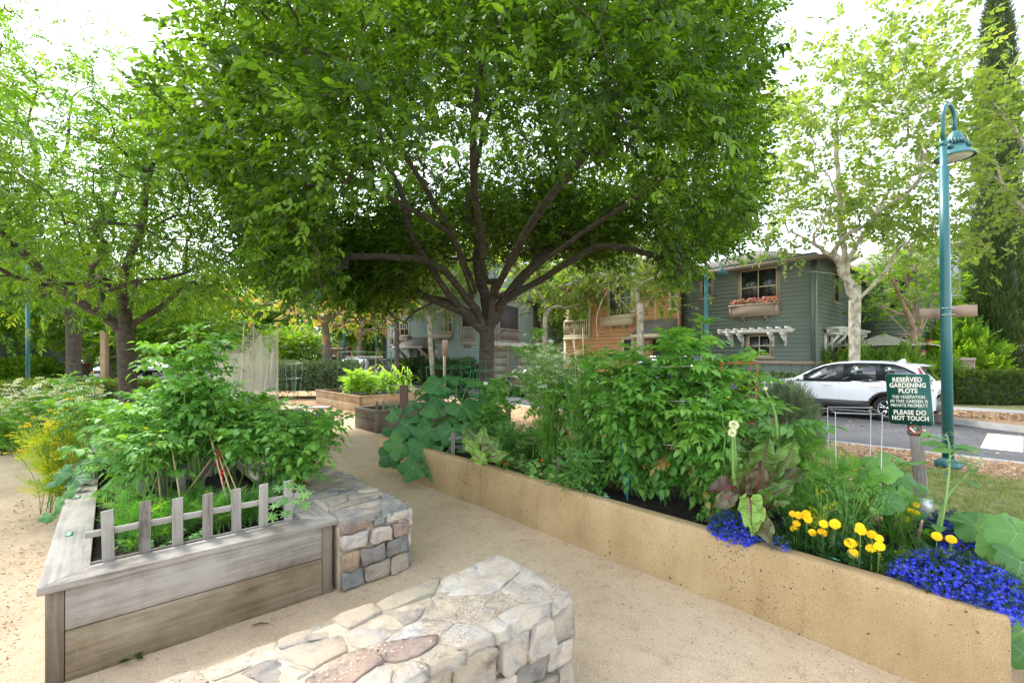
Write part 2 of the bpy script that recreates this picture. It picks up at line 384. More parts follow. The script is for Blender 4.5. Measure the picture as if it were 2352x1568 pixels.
# far kerb with the bulb at the crossing
far = [(-60, 17.5), (-2.6, 17.5), (-1.9, 17.35), (-1.2, 16.9), (-.5, 16.4), (.3, 16.05), (1.5, 15.9), (14, 15.9)]
m = MB()
for (p, q) in zip(far[:-1], far[1:]):
    d = np.array(q)-p; d = d/np.linalg.norm(d); nn = np.array([-d[1], d[0]])*.16
    V = [(p[0], p[1], -.29), (q[0], q[1], -.29), (q[0]+nn[0], q[1]+nn[1], -.29), (p[0]+nn[0], p[1]+nn[1], -.29)]
    V += [(x, y, .03) for x, y, _ in V]
    m.add(V, [(4, 5, 6, 7), (0, 1, 5, 4), (2, 3, 7, 6)])
structure(m.build('kerb', 'kerb_concrete', **G))
sheet('verge_far', [(x, y+.15) for x, y in far]+[(14, 20.0), (-60, 20.0)], .018, 'mulch')
sheet('pavement', [(-60, 20.0), (20, 20.0), (20, 21.3), (-60, 21.3)], .024, 'pavement')
sheet('garden_ground', [(-60, 21.3), (40, 21.3), (40, 60), (-60, 60)], .012, 'grassy_ground')
# crossing bars
cw = [PG(x, y, -.116) for x, y in ((2284, 994), (2335, 996), (2330, 1039), (2269, 1036))]
for k in range(3):
    m = MB(); q = [toAB(p) for p in cw]; a_ = [c[0] for c in q]; b_ = [c[1] for c in q]
    cxm, cym = sum(a_)/4+k*1.2, sum(b_)/4+k*.0
    m.box(cxm-.28, cxm+.28, cym-1.3, cym+1.3, -.119, -.114); structure(m.build('crossing_bar', 'road_paint', **G))
# street and car park far left (beyond the low hedge), along the view axis
def wsheet(name, poly, z, mat):
    m = MB(); m.add([(x, y, z) for x, y in poly], [tuple(range(len(poly)))]); return structure(m.build(name, mat))
wsheet('forecourt_paving', [(-45, 17.5), (-10.8, 17.5), (-14, 25), (-60, 25)], .004, 'pavement')
wsheet('street', [(-70, 25), (-12, 25), (-6, 48), (-6, 130), (-120, 130)], .008, 'asphalt')
wsheet('sidewalk_far', [(-35, 26), (-33, 26), (-50, 70), (-56, 70)], .03, 'pavement')

# loose things on the ground
def scatter_mesh(name, tm, n, area, zf, s0, s1, mat, kind='stuff', label=None, cat=None, flat=True, excl=None, smooth=False):
    a = rng.uniform(area[0], area[1], n); b = rng.uniform(area[2], area[3], n)
    if excl is not None:
        k = ~excl(a, b); a, b = a[k], b[k]; n = len(a)
    P = np.stack([a, b, np.zeros(n)], 1); P[:, 2] = zf(P) if callable(zf) else zf
    Rm = rotm(rng.uniform(-PI, PI, n), rng.normal(0, .25 if flat else 1, n), rng.normal(0, .35 if flat else 1.5, n))
    m = MB(); m.inst(tm, P, Rm, rng.uniform(s0, s1, n)); o = m.build(name, mat, **G)
    tag(o, label, cat, None, kind); return o
pebble = ([(-1, 0, 0), (0, -.8, 0), (.9, 0, 0), (.1, .8, 0), (0, 0, .7)], [(0, 1, 4), (1, 2, 4), (2, 3, 4), (3, 0, 4)], [0]*4)
noisy('pebble', [(0, (.16, .13, .10)), (.3, (.36, .28, .2)), (.6, (.6, .5, .38)), (1, (.72, .66, .56))], 3, .85, .2, 40, rnd=1.0)
inbed = lambda a, b: ((b > 3.05)) | ((a > -6.6) & (a < -3.22) & (b > -.28) & (b < 1.8)) | ((a > -2.1) & (a < -1.4) & (b < 1.75)) | ((a > -10.9) & (a < -8.7) & (b > 1.1))
scatter_mesh('gravel', pebble, 42000, (-7.5, .3, -1.2, 3.1), sand_z, .0015, .0055, 'pebble', label='fine gravel strewn over the sandy path', cat='gravel', excl=inbed)
chip = ([(-1, -.25, 0), (1, -.3, .05), (.9, .3, .02), (-.9, .25, .08)], [(0, 1, 2, 3)], [0])
scatter_mesh('wood_chips', chip, 16000, (-14, -1.0, 4.7, 10.7), .004, .012, .035, 'chips', label='pale wood chips covering the strip beside the kerb', cat='wood chips')
scatter_mesh('wood_chips', chip, 3000, (-1.9, 3.0, 9.2, 10.7), .004, .012, .035, 'chips', label='tan wood chips around the foot of the lamp post', cat='wood chips')
scatter_mesh('bark_mulch', chip, 9000, (-8, 3, 17.6, 19.9), .03, .02, .05, 'chips', label='orange bark mulch behind the far kerb', cat='mulch', excl=lambda a, b: (b > 19.9))
scatter_mesh('leaf_litter', chip, 1500, (-7.8, -6.2, -.8, 1.0), sand_z, .01, .022, 'chips', label='dry leaves and chips scattered on sand left of the timber bed', cat='leaf litter')
scatter_mesh('leaf_litter', chip, 2600, (-6.0, -3.2, -1.5, -.4), sand_z, .006, .018, 'chips', label='brown leaf litter along the left side of the timber bed', cat='leaf litter')
scatter_mesh('twig_litter', chip, 900, (-6.2, -.2, 2.5, 3.1), sand_z, .003, .012, 'wood_dark_x', label='small dark twigs and bits along the foot of the concrete wall', cat='litter')
scatter_mesh('twig_litter', ([(-1, -.06, 0), (1, -.05, .03), (1, .05, .03), (-1, .06, 0)], [(0, 1, 2, 3)], [0]), 700, (-7.5, .3, -1.2, 3.1), sand_z, .006, .022, 'wood_dark_x', label='small brown twigs and bits strewn over the sandy path', cat='litter', excl=inbed)
scatter_mesh('leaf_litter', chip, 700, (-7.5, .3, -1.2, 3.1), sand_z, .004, .011, 'chips', label='scattered bark bits over the sandy path', cat='litter', excl=inbed)
deadleaf = t_leaf(.3, .2, .1)
noisy('dead_leaf', [(0, (.22, .09, .03)), (.5, (.5, .25, .08)), (1, (.65, .42, .18))], 3, .8, .2, 40, rnd=1.0)
scatter_mesh('fallen_leaves', deadleaf, 260, (-12, 2, 11.2, 17.2), -.115, .04, .09, 'dead_leaf', label='dry fallen leaves lying on the asphalt', cat='leaves')
blade = ([(0, -.05, 0), (0, .05, 0), (.45, .035, .55), (.45, -.035, .55), (1, 0, .75)], [(0, 1, 2, 3), (3, 2, 4)], [0, 0])
def lawn():
    n = 30000; a = rng.uniform(-1.9, 4.5, n); b = rng.uniform(5.1, 9.3, n); P = np.stack([a, b, np.zeros(n)-.005], 1)
    d = snoise(P, 1.5, 8); k = rng.random(n) < np.clip(.8+.6*d, .12, 1); P = P[k]; d = d[k]; n = len(P)
    m = MB(); m.inst(blade, P, rotm(rng.uniform(-PI, PI, n), rng.uniform(-.3, .6, n), rng.normal(0, .3, n)), rng.uniform(.03, .075, n), rnd=np.clip(rng.random(n)*.75-.3*d+.15, 0, 1))
    tag(m.build('grass', 'grass_blade', **G), 'patchy lawn grass, green with straw coloured spots', 'grass', None, 'stuff')
lawn()

# ---------------------------------------------------------------- timber planters
plain('screw', (.35, .34, .32), .4, .9); plain('tag_green', (.02, .28, .13), .5); plain('tag_white', (.75, .78, .75), .5)
def planter(name, label, a1, b0, L, W, h, wood, cap=.19, low=None, soilh=None, tags=(), seed=0, group=None):
    """a1: a of the near end; box runs L to smaller a and W to larger b"""
    low = low or wood
    t = thing(name, label, 'planter', AB(a1, b0), GR, group)
    th = .04; zc = h-.038; zm = h*.50; ct = h
    for (z0, z1, wd) in ((-.02, zm-.003, low), (zm+.003, zc-.004, wood)):
        for y0, y1 in ((0, th), (W-th, W)):
            m = MB(); m.box(-L+.05, -.075, y0, y1, z0, z1); m.build('plank', wd+'_x', t, bevel=.003)
        for x0, x1 in ((-th, 0), (-L, -L+th)):
            m = MB(); m.box(x0, x1, .075, W-.075, z0, z1); m.build('plank', wd+'_y', t, bevel=.003)
    for x in (-.072, -L):
        for y in (0.002, W-.072):
            m = MB(); m.box(x, x+.070, y, y+.070, -.02, zc-.006); m.build('corner_post', 'wood_dark_z', t, bevel=.004)
    ov = .025; o0, o1, p0, p1 = -L-ov, ov, -ov, W+ov; g = .0015
    quads = [([(o1, p0), (o1, p1), (o1-cap, p1-cap), (o1-cap, p0+cap)], 'y'), ([(o0, p1), (o0, p0), (o0+cap, p0+cap), (o0+cap, p1-cap)], 'y'),
             ([(o0+g, p0), (o1-g, p0), (o1-cap-g, p0+cap), (o0+cap+g, p0+cap)], 'x'), ([(o1-g, p1), (o0+g, p1), (o0+cap+g, p1-cap), (o1-cap-g, p1-cap)], 'x')]
    for q, ax in quads:
        m = MB(); m.prism(q, (0, 0, zc), (1, 0, 0), (0, 1, 0), (0, 0, 1), .038); m.build('cap_board', wood+'_'+ax, t, bevel=.004)
    sh = soilh or h-.10
    A = np.linspace(-L+th, -th, 40); B = np.linspace(th, W-th, 24); X, Y = np.meshgrid(A, B, indexing='ij')
    P = np.stack([X.ravel(), Y.ravel(), np.full(X.size, sh)], 1); P[:, 2] += .012*snoise(P, 14, seed)+rng.normal(0, .004, len(P)); nb = len(B)
    m = MB(); m.add(P, [(i*nb+j, (i+1)*nb+j, (i+1)*nb+j+1, i*nb+j+1) for i in range(len(A)-1) for j in range(nb-1)], 0, 0)
    m.build('soil', 'soil', t)
    for x, y in tags:
        m = MB(); m.box(x-.045, x+.045, y-.018, y+.018, h+.0015, h+.004, 0)
        for k in (-.022, 0, .02): m.box(x+k-.006, x+k+.006, y-.010, y+.010, h+.0042, h+.0052, 1)
        m.build('number_tag', ['tag_green', 'tag_white'], t)
    return t
T1 = planter('timber_planter', 'large weathered grey timber bed with picket fence and bamboo canes, nearest on the left', -3.255, -.245, 3.5, 1.43, .51, 'wood_grey', .19, 'wood_soiled', tags=((-.85, .05), (-1.9, .05), (-2.75, .05)))
m = MB()
for y in (.16, 1.27):
    for z in (.17, .34, .43, .08): m.lathe([(.006, 0), (.006, .002)], (0, 0, 0), 8)
T2 = planter('timber_planter', 'timber bed under the netting with low greens, behind the tomatoes', -8.75, 1.1, 2.3, 2.08, .50, 'wood_dark', .14, 'wood_soiled', seed=3)
T3 = planter('timber_planter', 'small dark timber bed with bare soil in the middle of the garden', -9.45, 4.38, 1.15, 2.2, .49, 'wood_dark', .12, seed=4)
T4 = planter('timber_planter', 'long brown timber bed holding corn and beans by the green frame', -13.3, 5.65, 3.9, 3.0, .50, 'wood_brown', .10, 'wood_brown', seed=5)
T5 = planter('timber_planter', 'far left timber bed half hidden behind the tomatoes and white flowers', -7.5, -.25, 1.4, 1.2, .50, 'wood_grey', .16, 'wood_soiled', seed=6)
# screws at the plank ends, parts of the front planter
m = MB()
for y in (.12, 1.28):
    for z in (.13, .30, .42):
        m.add([(.0025, y+.006*math.cos(k*PI/4), z+.006*math.sin(k*PI/4)) for k in range(8)], [tuple(range(8))])
m.build('screws', 'screw', T1)

# ---------------------------------------------------------------- concrete planter
def concrete():
    a0, a1, b0, b1, h, w = -6.6, -.05, 3.09, 4.45, .455, .13
    t = thing('concrete_planter', 'long tan pitted concrete raised bed full of tomatoes and flowers', 'raised bed', AB(a1, b0), GR)
    L, W = a1-a0, b1-b0; n = 40
    m = MB(); s = np.linspace(0, 1, n)
    # cross-section with rounded lips swept round the ring
    pr = [(0, -.03), (0, h-.035), (.006, h-.014), (.02, h-.002), (.035, h), (w-.03, h), (w-.01, h-.006), (w, h-.03), (w, h-.20)]
    cor = [((-0., 0.), (-1, 1)), ((-L, 0.), (1, 1)), ((-L, W), (1, -1)), ((0., W), (-1, -1))]
    rings = []
    for (cx, cy), (sx, sy) in cor: rings.append([(cx+sx*d, cy+sy*d, z) for d, z in pr])
    V = []; F = []; k = len(pr); pos = []
    for i in range(4):
        A = np.array(rings[i]); B = np.array(rings[(i+1) % 4]); ns = 60 if i % 2 == 0 else 14
        for j in range(ns): V.append(A+(B-A)*j/ns)
    Q = np.concatenate(V); nn = len(V)
    Q = Q+np.stack([snoise(Q, 3, 5), snoise(Q, 3, 6), snoise(Q, 3.5, 7)], 1)*.003+np.stack([snoise(Q, 17, 1), snoise(Q, 17, 2), snoise(Q, 15, 3)], 1)*.0016
    for i in range(nn):
        for j in range(k-1):
            i2 = (i+1) % nn; F.append((i*k+j, i2*k+j, i2*k+j+1, i*k+j+1))
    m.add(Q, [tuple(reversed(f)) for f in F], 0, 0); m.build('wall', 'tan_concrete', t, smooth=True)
    A = np.linspace(-L+w*.5, -w*.5, 90); B = np.linspace(w*.5, W-w*.5, 24); X, Y = np.meshgrid(A, B, indexing='ij')
    P = np.stack([X.ravel(), Y.ravel(), np.full(X.size, h-.07)], 1); P[:, 2] += .012*snoise(P, 14, 9)+rng.normal(0, .005, len(P)); nb = len(B)
    m = MB(); m.add(P, [(i*nb+j, (i+1)*nb+j, (i+1)*nb+j+1, i*nb+j+1) for i in range(len(A)-1) for j in range(nb-1)], 0, 0)
    m.build('soil', 'soil', t)
    for px, py in ((1393, 1139), (1916, 1281), (1258, 1110)):
        a, b = toAB(PG(px, py, .46)); x, y = a-a1, b-b0
        m = MB(); m.box(x-.032, x+.032, y-.013, y+.013, h+.0015, h+.005, 0)
        for q in (-.012, .006): m.box(x+q-.005, x+q+.005, y-.008, y+.008, h+.0052, h+.0062, 1)
        m.build('number_tag', ['tag_green', 'tag_white'], t)
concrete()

# ---------------------------------------------------------------- stone walls
def mat_stone():
    m, nt, b, o = newmat('stone'); L = nt.links; v = coords(nt)
    at = N(nt, 'ShaderNodeAttribute', attribute_name='rnd')
    base = ramp(nt, [(0, (.52, .46, .38)), (.14, (.36, .34, .31)), (.28, (.62, .57, .50)), (.40, (.30, .33, .32)), (.52, (.55, .42, .29)), (.62, (.42, .32, .27)), (.72, (.68, .65, .60)), (.82, (.42, .40, .31)), (.92, (.68, .64, .56)), (1, (.48, .34, .22))], 'CONSTANT')
    L.new(at.outputs['Fac'], base.inputs['Fac'])
    k = N(nt, 'ShaderNodeMath', operation='MULTIPLY'); k.inputs[1].default_value = 50; L.new(at.outputs['Fac'], k.inputs[0])
    cm = N(nt, 'ShaderNodeCombineXYZ'); L.new(k.outputs[0], cm.inputs[0]); L.new(k.outputs[0], cm.inputs[2])
    va = N(nt, 'ShaderNodeVectorMath', operation='ADD'); L.new(v, va.inputs[0]); L.new(cm.outputs[0], va.inputs[1])
    n1 = N(nt, 'ShaderNodeTexNoise', Scale=6., Detail=9., Roughness=.68, Distortion=1.2); L.new(va.outputs[0], n1.inputs['Vector'])
    r1 = ramp(nt, [(.28, (.36, .33, .30)), (.42, (.78, .78, .80)), (.52, (1.0, .98, .93)), (.62, (1.08, 1.0, .90)), (.75, (1.25, 1.18, 1.05))]); L.new(n1.outputs['Fac'], r1.inputs['Fac'])
    mx = N(nt, 'ShaderNodeMix', data_type='RGBA', blend_type='MULTIPLY'); mx.inputs[0].default_value = 1
    L.new(base.outputs[0], mx.inputs[6]); L.new(r1.outputs[0], mx.inputs[7])
    n3 = N(nt, 'ShaderNodeTexNoise', Scale=3.2, Detail=5., Roughness=.6, Distortion=.8); L.new(va.outputs[0], n3.inputs['Vector'])
    r3 = ramp(nt, [(.55, (0, 0, 0)), (.70, (.38, .38, .38))]); L.new(n3.outputs['Fac'], r3.inputs['Fac'])
    m3 = N(nt, 'ShaderNodeMix', data_type='RGBA'); L.new(r3.outputs[0], m3.inputs[0]); L.new(mx.outputs[2], m3.inputs[6]); m3.inputs[7].default_value = (.50, .31, .16, 1)
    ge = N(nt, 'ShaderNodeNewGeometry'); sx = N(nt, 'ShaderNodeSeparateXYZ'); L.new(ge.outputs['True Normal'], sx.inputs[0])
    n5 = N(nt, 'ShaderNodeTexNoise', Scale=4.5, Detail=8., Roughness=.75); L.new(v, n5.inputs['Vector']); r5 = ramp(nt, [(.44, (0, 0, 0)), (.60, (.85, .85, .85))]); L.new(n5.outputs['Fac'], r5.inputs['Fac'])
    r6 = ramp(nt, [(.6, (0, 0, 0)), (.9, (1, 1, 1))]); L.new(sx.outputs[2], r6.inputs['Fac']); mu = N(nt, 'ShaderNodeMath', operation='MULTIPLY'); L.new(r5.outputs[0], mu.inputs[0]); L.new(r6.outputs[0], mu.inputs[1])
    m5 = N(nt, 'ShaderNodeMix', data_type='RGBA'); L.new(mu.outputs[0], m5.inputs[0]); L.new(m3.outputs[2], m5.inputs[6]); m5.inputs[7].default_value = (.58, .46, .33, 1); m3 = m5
    L.new(m3.outputs[2], b.inputs['Base Color'])
    n2 = N(nt, 'ShaderNodeTexNoise', Scale=34., Detail=9., Roughness=.78); L.new(va.outputs[0], n2.inputs['Vector'])
    bp = N(nt, 'ShaderNodeBump', Strength=1., Distance=.02); L.new(n2.outputs['Fac'], bp.inputs['Height'])
    b0 = N(nt, 'ShaderNodeBump', Strength=.8, Distance=.03); L.new(n1.outputs['Fac'], b0.inputs['Height']); L.new(bp.outputs['Normal'], b0.inputs['Normal'])
    L.new(b0.outputs['Normal'], b.inputs['Normal']); b.inputs['Roughness'].default_value = .82; b.inputs['Specular IOR Level'].default_value = .25
mat_stone()
noisy('mortar', [(.3, (.30, .25, .18)), (.55, (.50, .42, .31)), (.75, (.62, .54, .42))], 14, .95, .9, 80, dist=.012)
def clip(poly, n, c):
    out = []
    for i in range(len(poly)):
        p, q = poly[i], poly[(i+1) % len(poly)]; dp, dq = p@n-c, q@n-c
        if dp <= 0: out.append(p)
        if dp*dq < 0: out.append(p+(q-p)*dp/(dp-dq))
    return out
def voronoi(seeds, rect, aniso=(1, 1)):
    x0, x1, y0, y1 = rect; cells = []
    an = np.array(aniso); S = seeds*an
    for i in range(len(S)):
        poly = [np.array(p)*an for p in ((x0, y0), (x1, y0), (x1, y1), (x0, y1))]
        for j in np.argsort(((S-S[i])**2).sum(1))[1:16]:
            n = S[j]-S[i]; poly = clip(poly, n, n@(S[i]+S[j])/2)
            if len(poly) < 3: break
        if len(poly) >= 3: cells.append([p/an for p in poly])
    return cells
def stone(m, poly, o, ex, ey, ez, gap, lift, depth, seed, rnd, rough=.010, tilt=None):
    """one rough block: polygon face in the ex/ey plane, standing lift proud along ez"""
    r = np.random.default_rng(seed); P = np.array(poly); c = P.mean(0)
    sz = np.sqrt(abs(np.sum(P[:, 0]*np.roll(P[:, 1], -1)-P[:, 1]*np.roll(P[:, 0], -1)))/2)
    if sz < .03: return
    k = max(14, int(sz*90)); 
    E = np.roll(P, -1, 0)-P; ln = np.linalg.norm(E, axis=1); cum = np.concatenate([[0], np.cumsum(ln)]); tt = np.arange(k)/k*cum[-1]
    B = np.array([P[np.searchsorted(cum, t, 'right')-1]+E[np.searchsorted(cum, t, 'right')-1]*(t-cum[np.searchsorted(cum, t, 'right')-1])/ln[np.searchsorted(cum, t, 'right')-1] for t in tt])
    D = c-B; dl = np.linalg.norm(D, axis=1)[:, None]; B = B+D/dl*(gap+r.uniform(-.3, .8, (k, 1))*gap*.8)
    tl = tilt if tilt is not None else r.normal(0, .06, 2)
    rings = [(1.0, -depth), (1.0, lift*.55-.004), (.985, lift*.90), (.955, lift), (.72, lift), (.45, lift), (.2, lift)]
    V = []
    for s_, z in rings:
        Q = c+(B-c)*s_; zz = z+(Q-c)@tl*(1 if z > 0 else 0)
        q3 = np.concatenate([Q, np.zeros((k, 1))], 1)
        if z > 0: zz = zz+rough*snoise(q3, 14, seed)+rough*.5*snoise(q3, 45, seed+1)
        zz = zz+np.zeros(k)
        jit = r.normal(0, .0025, (k, 2)) if s_ > .8 else 0
        Q = Q+jit
        V.append(o+Q[:, :1]*ex+Q[:, 1:]*ey+zz[:, None]*ez)
    V.append((o+c[0]*ex+c[1]*ey+(lift+rough*.3)*ez)[None]); V = np.concatenate(V); F = []
    for i in range(len(rings)-1):
        for j in range(k): F.append((i*k+j, i*k+(j+1) % k, (i+1)*k+(j+1) % k, (i+1)*k+j))
    l = (len(rings)-1)*k
    F += [(l+j, l+(j+1) % k, len(V)-1) for j in range(k)]
    m.add(V, F, 0, rnd)
ez_ = np.array([0, 0, 1.]); exx = np.array([1., 0, 0]); eyy = np.array([0, 1., 0])
def stone_wall(name, label, a1, b1, La, Lb, h, seed, ntop, top_rnd, sides, cell=.12):
    """local x=a (0 at the near face, to -La), local y=b (0 at the b1 end, to -Lb)"""
    r = np.random.default_rng(seed)
    t = thing(name, label, 'stone wall', AB(a1, b1), GR)
    core = MB(); core.box(-La+.03, -.03, -Lb, -.03, -.02, h-.005); 
    co = core.build('mortar', 'mortar', t, bevel=.01)
    m = MB(); mf = MB()
    def seeds(w, l, n):
        S = []; tr = 0
        while len(S) < n and tr < 6000:
            p = np.array([r.uniform(-.01, w+.01), r.uniform(0, l)]); tr += 1
            if all(np.linalg.norm(p-q) > .48*math.sqrt(w*l/n) for q in S): S.append(p)
        return np.array(S)
    S = seeds(La, Lb, ntop)
    for i, c in enumerate(voronoi(S, (0, La, 0, Lb), (1.15, .8))):
        c = [np.array([q[0]*1.0, q[1]]) for q in c]
        stone(m, c, np.array([-La, 0, h-.03]), exx, -eyy, ez_, .0035, .030+r.uniform(-.006, .007), .03, seed*100+i, r.choice(top_rnd), .0075, r.normal(0, .025, 2))
    for side in sides:
        if side == 'end': o, ex, ey, nz, l = np.array([-La, -.035, 0]), exx, ez_, eyy, La      # the face at b1
        if side == 'near': o, ex, ey, nz, l = np.array([-.035, 0, 0]), -eyy, ez_, exx, Lb
        if side == 'far': o, ex, ey, nz, l = np.array([-La+.035, 0, 0]), -eyy, ez_, -exx, Lb
        # courses of blocky stones of uneven width
        z = 0.; rows = []
        while z < h-.035:
            hh = min(r.uniform(.12, .20), h-.035-z)
            if h-.035-z-hh < .07: hh = h-.035-z
            rows.append((z, z+hh)); z += hh
        for (z0, z1) in rows:
            x = 0.
            while x < l-.01:
                w = r.uniform(.11, .22)
                if l-x-w < .08: w = l-x
                j = lambda q: np.array([min(max(q[0]+r.normal(0, .010), 0), l), q[1]+(r.normal(0, .008) if z0 < q[1] < h-.04 else 0)])
                poly = [j((x, z0)), j((x+w, z0)), j((x+w, z1)), j((x+w*.5, z1+r.normal(0, .01))), j((x, z1))]
                stone(mf, poly, o, ex, ey, nz, .007, .035+r.uniform(0, .03), .05, seed*1000+len(mf.V), r.random(), .012)
                x += w
    m.build('top_stones', 'stone', t); mf.build('face_stones', 'stone', t)
    return t
pale = [.02, .03, .30, .32, .75, .76, .93, .22, .30, .76, .85, .02, .30, .55, .03, .22, .66]
blue = [.15, .42, .44, .20, .42, .30, .85, .03, .16]
W1 = stone_wall('stone_wall', 'low rough stone wall in the foreground, pale flagstones with grit on top', -1.465, 1.70, .57, 3.6, .50, 3, 56, pale, ('end', 'near', 'far'))
W2 = stone_wall('stone_wall', 'stone bench of blue grey flagstones beside the grey timber bed', -3.20, 1.76, 1.75, .545, .51, 8, 34, blue, ('near', 'end'))
# grit lying on the foreground wall
n = 3200; P = np.stack([-rng.uniform(.02, .55, n), -np.abs(rng.normal(.0, .9, n))-.03, np.full(n, .508)], 1)
k = snoise(P, 9, 4) > .05; P = P[k]; m = MB(); m.inst(pebble, P, rotm(rng.uniform(-3, 3, len(P)), 0, 0), rng.uniform(.0018, .005, len(P)))
m.build('grit', 'pebble', W1)
# ---------------------------------------------------------------- houses
def paint(name, col, rough=.65, var=.12):
    noisy(name, [(.3, tuple(c*(1-var) for c in col)), (.7, tuple(c*(1+var*.5) for c in col))], 1.2, rough, .15, 60, dist=.003, spec=.35)
paint('green_siding', (.175, .215, .185)); paint('taupe_trim', (.34, .26, .20)); paint('orange_siding', (.62, .35, .18)); paint('cream_trim', (.62, .53, .36))
paint('blue_siding', (.32, .40, .39)); paint('pink_trim', (.40, .32, .275)); paint('white_paint', (.70, .69, .64)); paint('pale_siding', (.42, .47, .50)); paint('peach_siding', (.62, .45, .35))
paint('garage_door', (.36, .35, .29)); paint('door_dark', (.07, .06, .055)); paint('roof_trim', (.17, .13, .10)); paint('beige_siding', (.36, .30, .24)); paint('grey_wall', (.16, .17, .17))
noisy('shingle', [(.3, (.07, .065, .058)), (.5, (.13, .12, .105)), (.7, (.20, .185, .16))], 9, .9, .6, 30, stretch=(1, 1, 3), dist=.02)
noisy('shingle_light', [(.3, (.22, .20, .18)), (.5, (.30, .28, .25)), (.7, (.36, .34, .30))], 9, .9, .6, 30, stretch=(1, 1, 3), dist=.02)
def mat_glass(name, col, rough=.04):
    m, nt, b, o = newmat(name); L = nt.links
    n = N(nt, 'ShaderNodeTexNoise', Scale=1.3, Detail=3.); L.new(coords(nt), n.inputs['Vector'])
    r = ramp(nt, [(.35, tuple(c*.35 for c in col)), (.6, col)]); L.new(n.outputs['Fac'], r.inputs['Fac']); L.new(r.outputs[0], b.inputs['Base Color'])
    b.inputs['Roughness'].default_value = rough; b.inputs['Specular IOR Level'].default_value = .7; b.inputs['IOR'].default_value = 1.5
    bp = N(nt, 'ShaderNodeBump', Strength=.03, Distance=.05); L.new(n.outputs['Fac'], bp.inputs['Height']); L.new(bp.outputs['Normal'], b.inputs['Normal'])
mat_glass('window_glass', (.035, .045, .04)); mat_glass('blind_glass', (.16, .18, .17), .12)
def r2(v, ang):
    c, s = math.cos(ang), math.sin(ang); return np.array([v[0]*c-v[1]*s, v[0]*s+v[1]*c])
class Wall:
    def __init__(s, root, loc, rot, p0, p1):
        s.root = root; s.p0 = np.array(p0, float); d = np.array(p1, float)-s.p0; s.L = np.linalg.norm(d); s.d = d/s.L
        s.n = np.array([s.d[1], -s.d[0]]); s.w0 = np.array(loc[:2])+r2(s.p0, rot); s.wd = r2(s.d, rot); s.z = loc[2] if len(loc) > 2 else 0
    def px(s, px, py): a, h = on_wall(px, py, s.w0, s.wd); return a, h
    def rect(s, x0, x1, y0, y1):
        xm, ym = (x0+x1)/2, (y0+y1)/2
        return s.px(x0, ym)[0], s.px(x1, ym)[0], s.px(xm, y1)[1], s.px(xm, y0)[1]      # s0,s1,h0,h1
    def P(s, a, t, h): q = s.p0+s.d*a+s.n*t; return (q[0], q[1], h)
    def box(s, m, a0, a1, h0, h1, t0, t1, mi=0):
        M3 = np.array([[s.d[0], -s.n[0], 0], [s.d[1], -s.n[1], 0], [0, 0, 1]])
        return m.obox(s.P((a0+a1)/2, (t0+t1)/2, (h0+h1)/2), (a1-a0, t1-t0, h1-h0), M3, mi)
    def laps(s, mat, z0, z1, lap=.19, holes=(), name='wall'):
        m = MB(); z = z0
        while z < z1-.01:
            zt = min(z+lap, z1); spans = [(0, s.L)]
            for a0, a1, h0, h1 in holes:
                if h0 < (z+zt)/2 < h1: spans = [q for (p, r_) in spans for q in ((p, min(r_, a0)), (max(p, a1), r_)) if q[1]-q[0] > .01]
            for p, r_ in spans:
                m.add([s.P(p, .024, z), s.P(r_, .024, z), s.P(r_, .006, zt), s.P(p, .006, zt), s.P(p, 0, z), s.P(r_, 0, z), s.P(p, -.12, z), s.P(r_, -.12, z), s.P(p, -.12, zt), s.P(r_, -.12, zt)],
                      [(0, 1, 2, 3), (4, 5, 1, 0), (6, 8, 9, 7), (6, 4, 0, 3, 8), (7, 9, 2, 1, 5)], 0, 0)
            z = zt
        return m.build(name, mat, s.root)
    def window(s, a0, a1, h0, h1, trim, cols=2, transom=.55, fr=.10, pane='window_glass', sill=True, inner='cream_trim'):
        m = MB()
        s.box(m, a0, a0+fr, h0, h1, 0, .055); s.box(m, a1-fr, a1, h0, h1, 0, .055); s.box(m, a0-.02, a1+.02, h1, h1+fr*1.1, 0, .06)
        s.box(m, a0-.05, a1+.05, h0-fr*1.1, h0, 0, .075) if sill else s.box(m, a0, a1, h0-fr, h0, 0, .055)
        f = m.build('window', trim, s.root)
        i0, i1 = a0+fr, a1-fr; mi = MB(); g = .045
        for k in range(cols+1):
            x = i0+(i1-i0)*k/cols; x = min(max(x, i0+g/2), i1-g/2); s.box(mi, x-g/2, x+g/2, h0, h1, .026, .046)
        s.box(mi, i0+.001, i1-.001, h0+.001, h0+g, .027, .048); s.box(mi, i0+.001, i1-.001, h1-g, h1-.001, .027, .048)
        if transom: zz = h0+(h1-h0)*transom; s.box(mi, i0+.001, i1-.001, zz-g/2, zz+g/2, .028, .050)
        mi.build('sash', inner, f)
        for k in range(cols):
            mp = MB(); s.box(mp, i0+(i1-i0)*k/cols+.01, i0+(i1-i0)*(k+1)/cols-.01, h0, h1, .004, .028); mp.build('pane', pane, f)
        return f
    def boxplanter(s, a0, a1, h0, h1, trim, t=.38, corb=2):
        m = MB(); s.box(m, a0, a1, h0, h1-.07, .026, t); s.box(m, a0-.04, a1+.04, h1-.07, h1, .026, t+.04)
        s.box(m, a0-.0, a0+.09, h0+.02, h1-.08, t, t+.012); s.box(m, a1-.09, a1, h0+.02, h1-.08, t, t+.012)
        o = m.build('window_box', trim, s.root)
        for k in range(corb):
            x = a0+(a1-a0)*(.27+.46*k/(max(corb-1, 1))); m = MB(); s.box(m, x-.05, x+.05, h0-.10, h0-.002, .026, t*.8); s.box(m, x-.045, x+.045, h0-.24, h0-.10, .026, t*.33); m.build('corbel', trim, o)
        return o
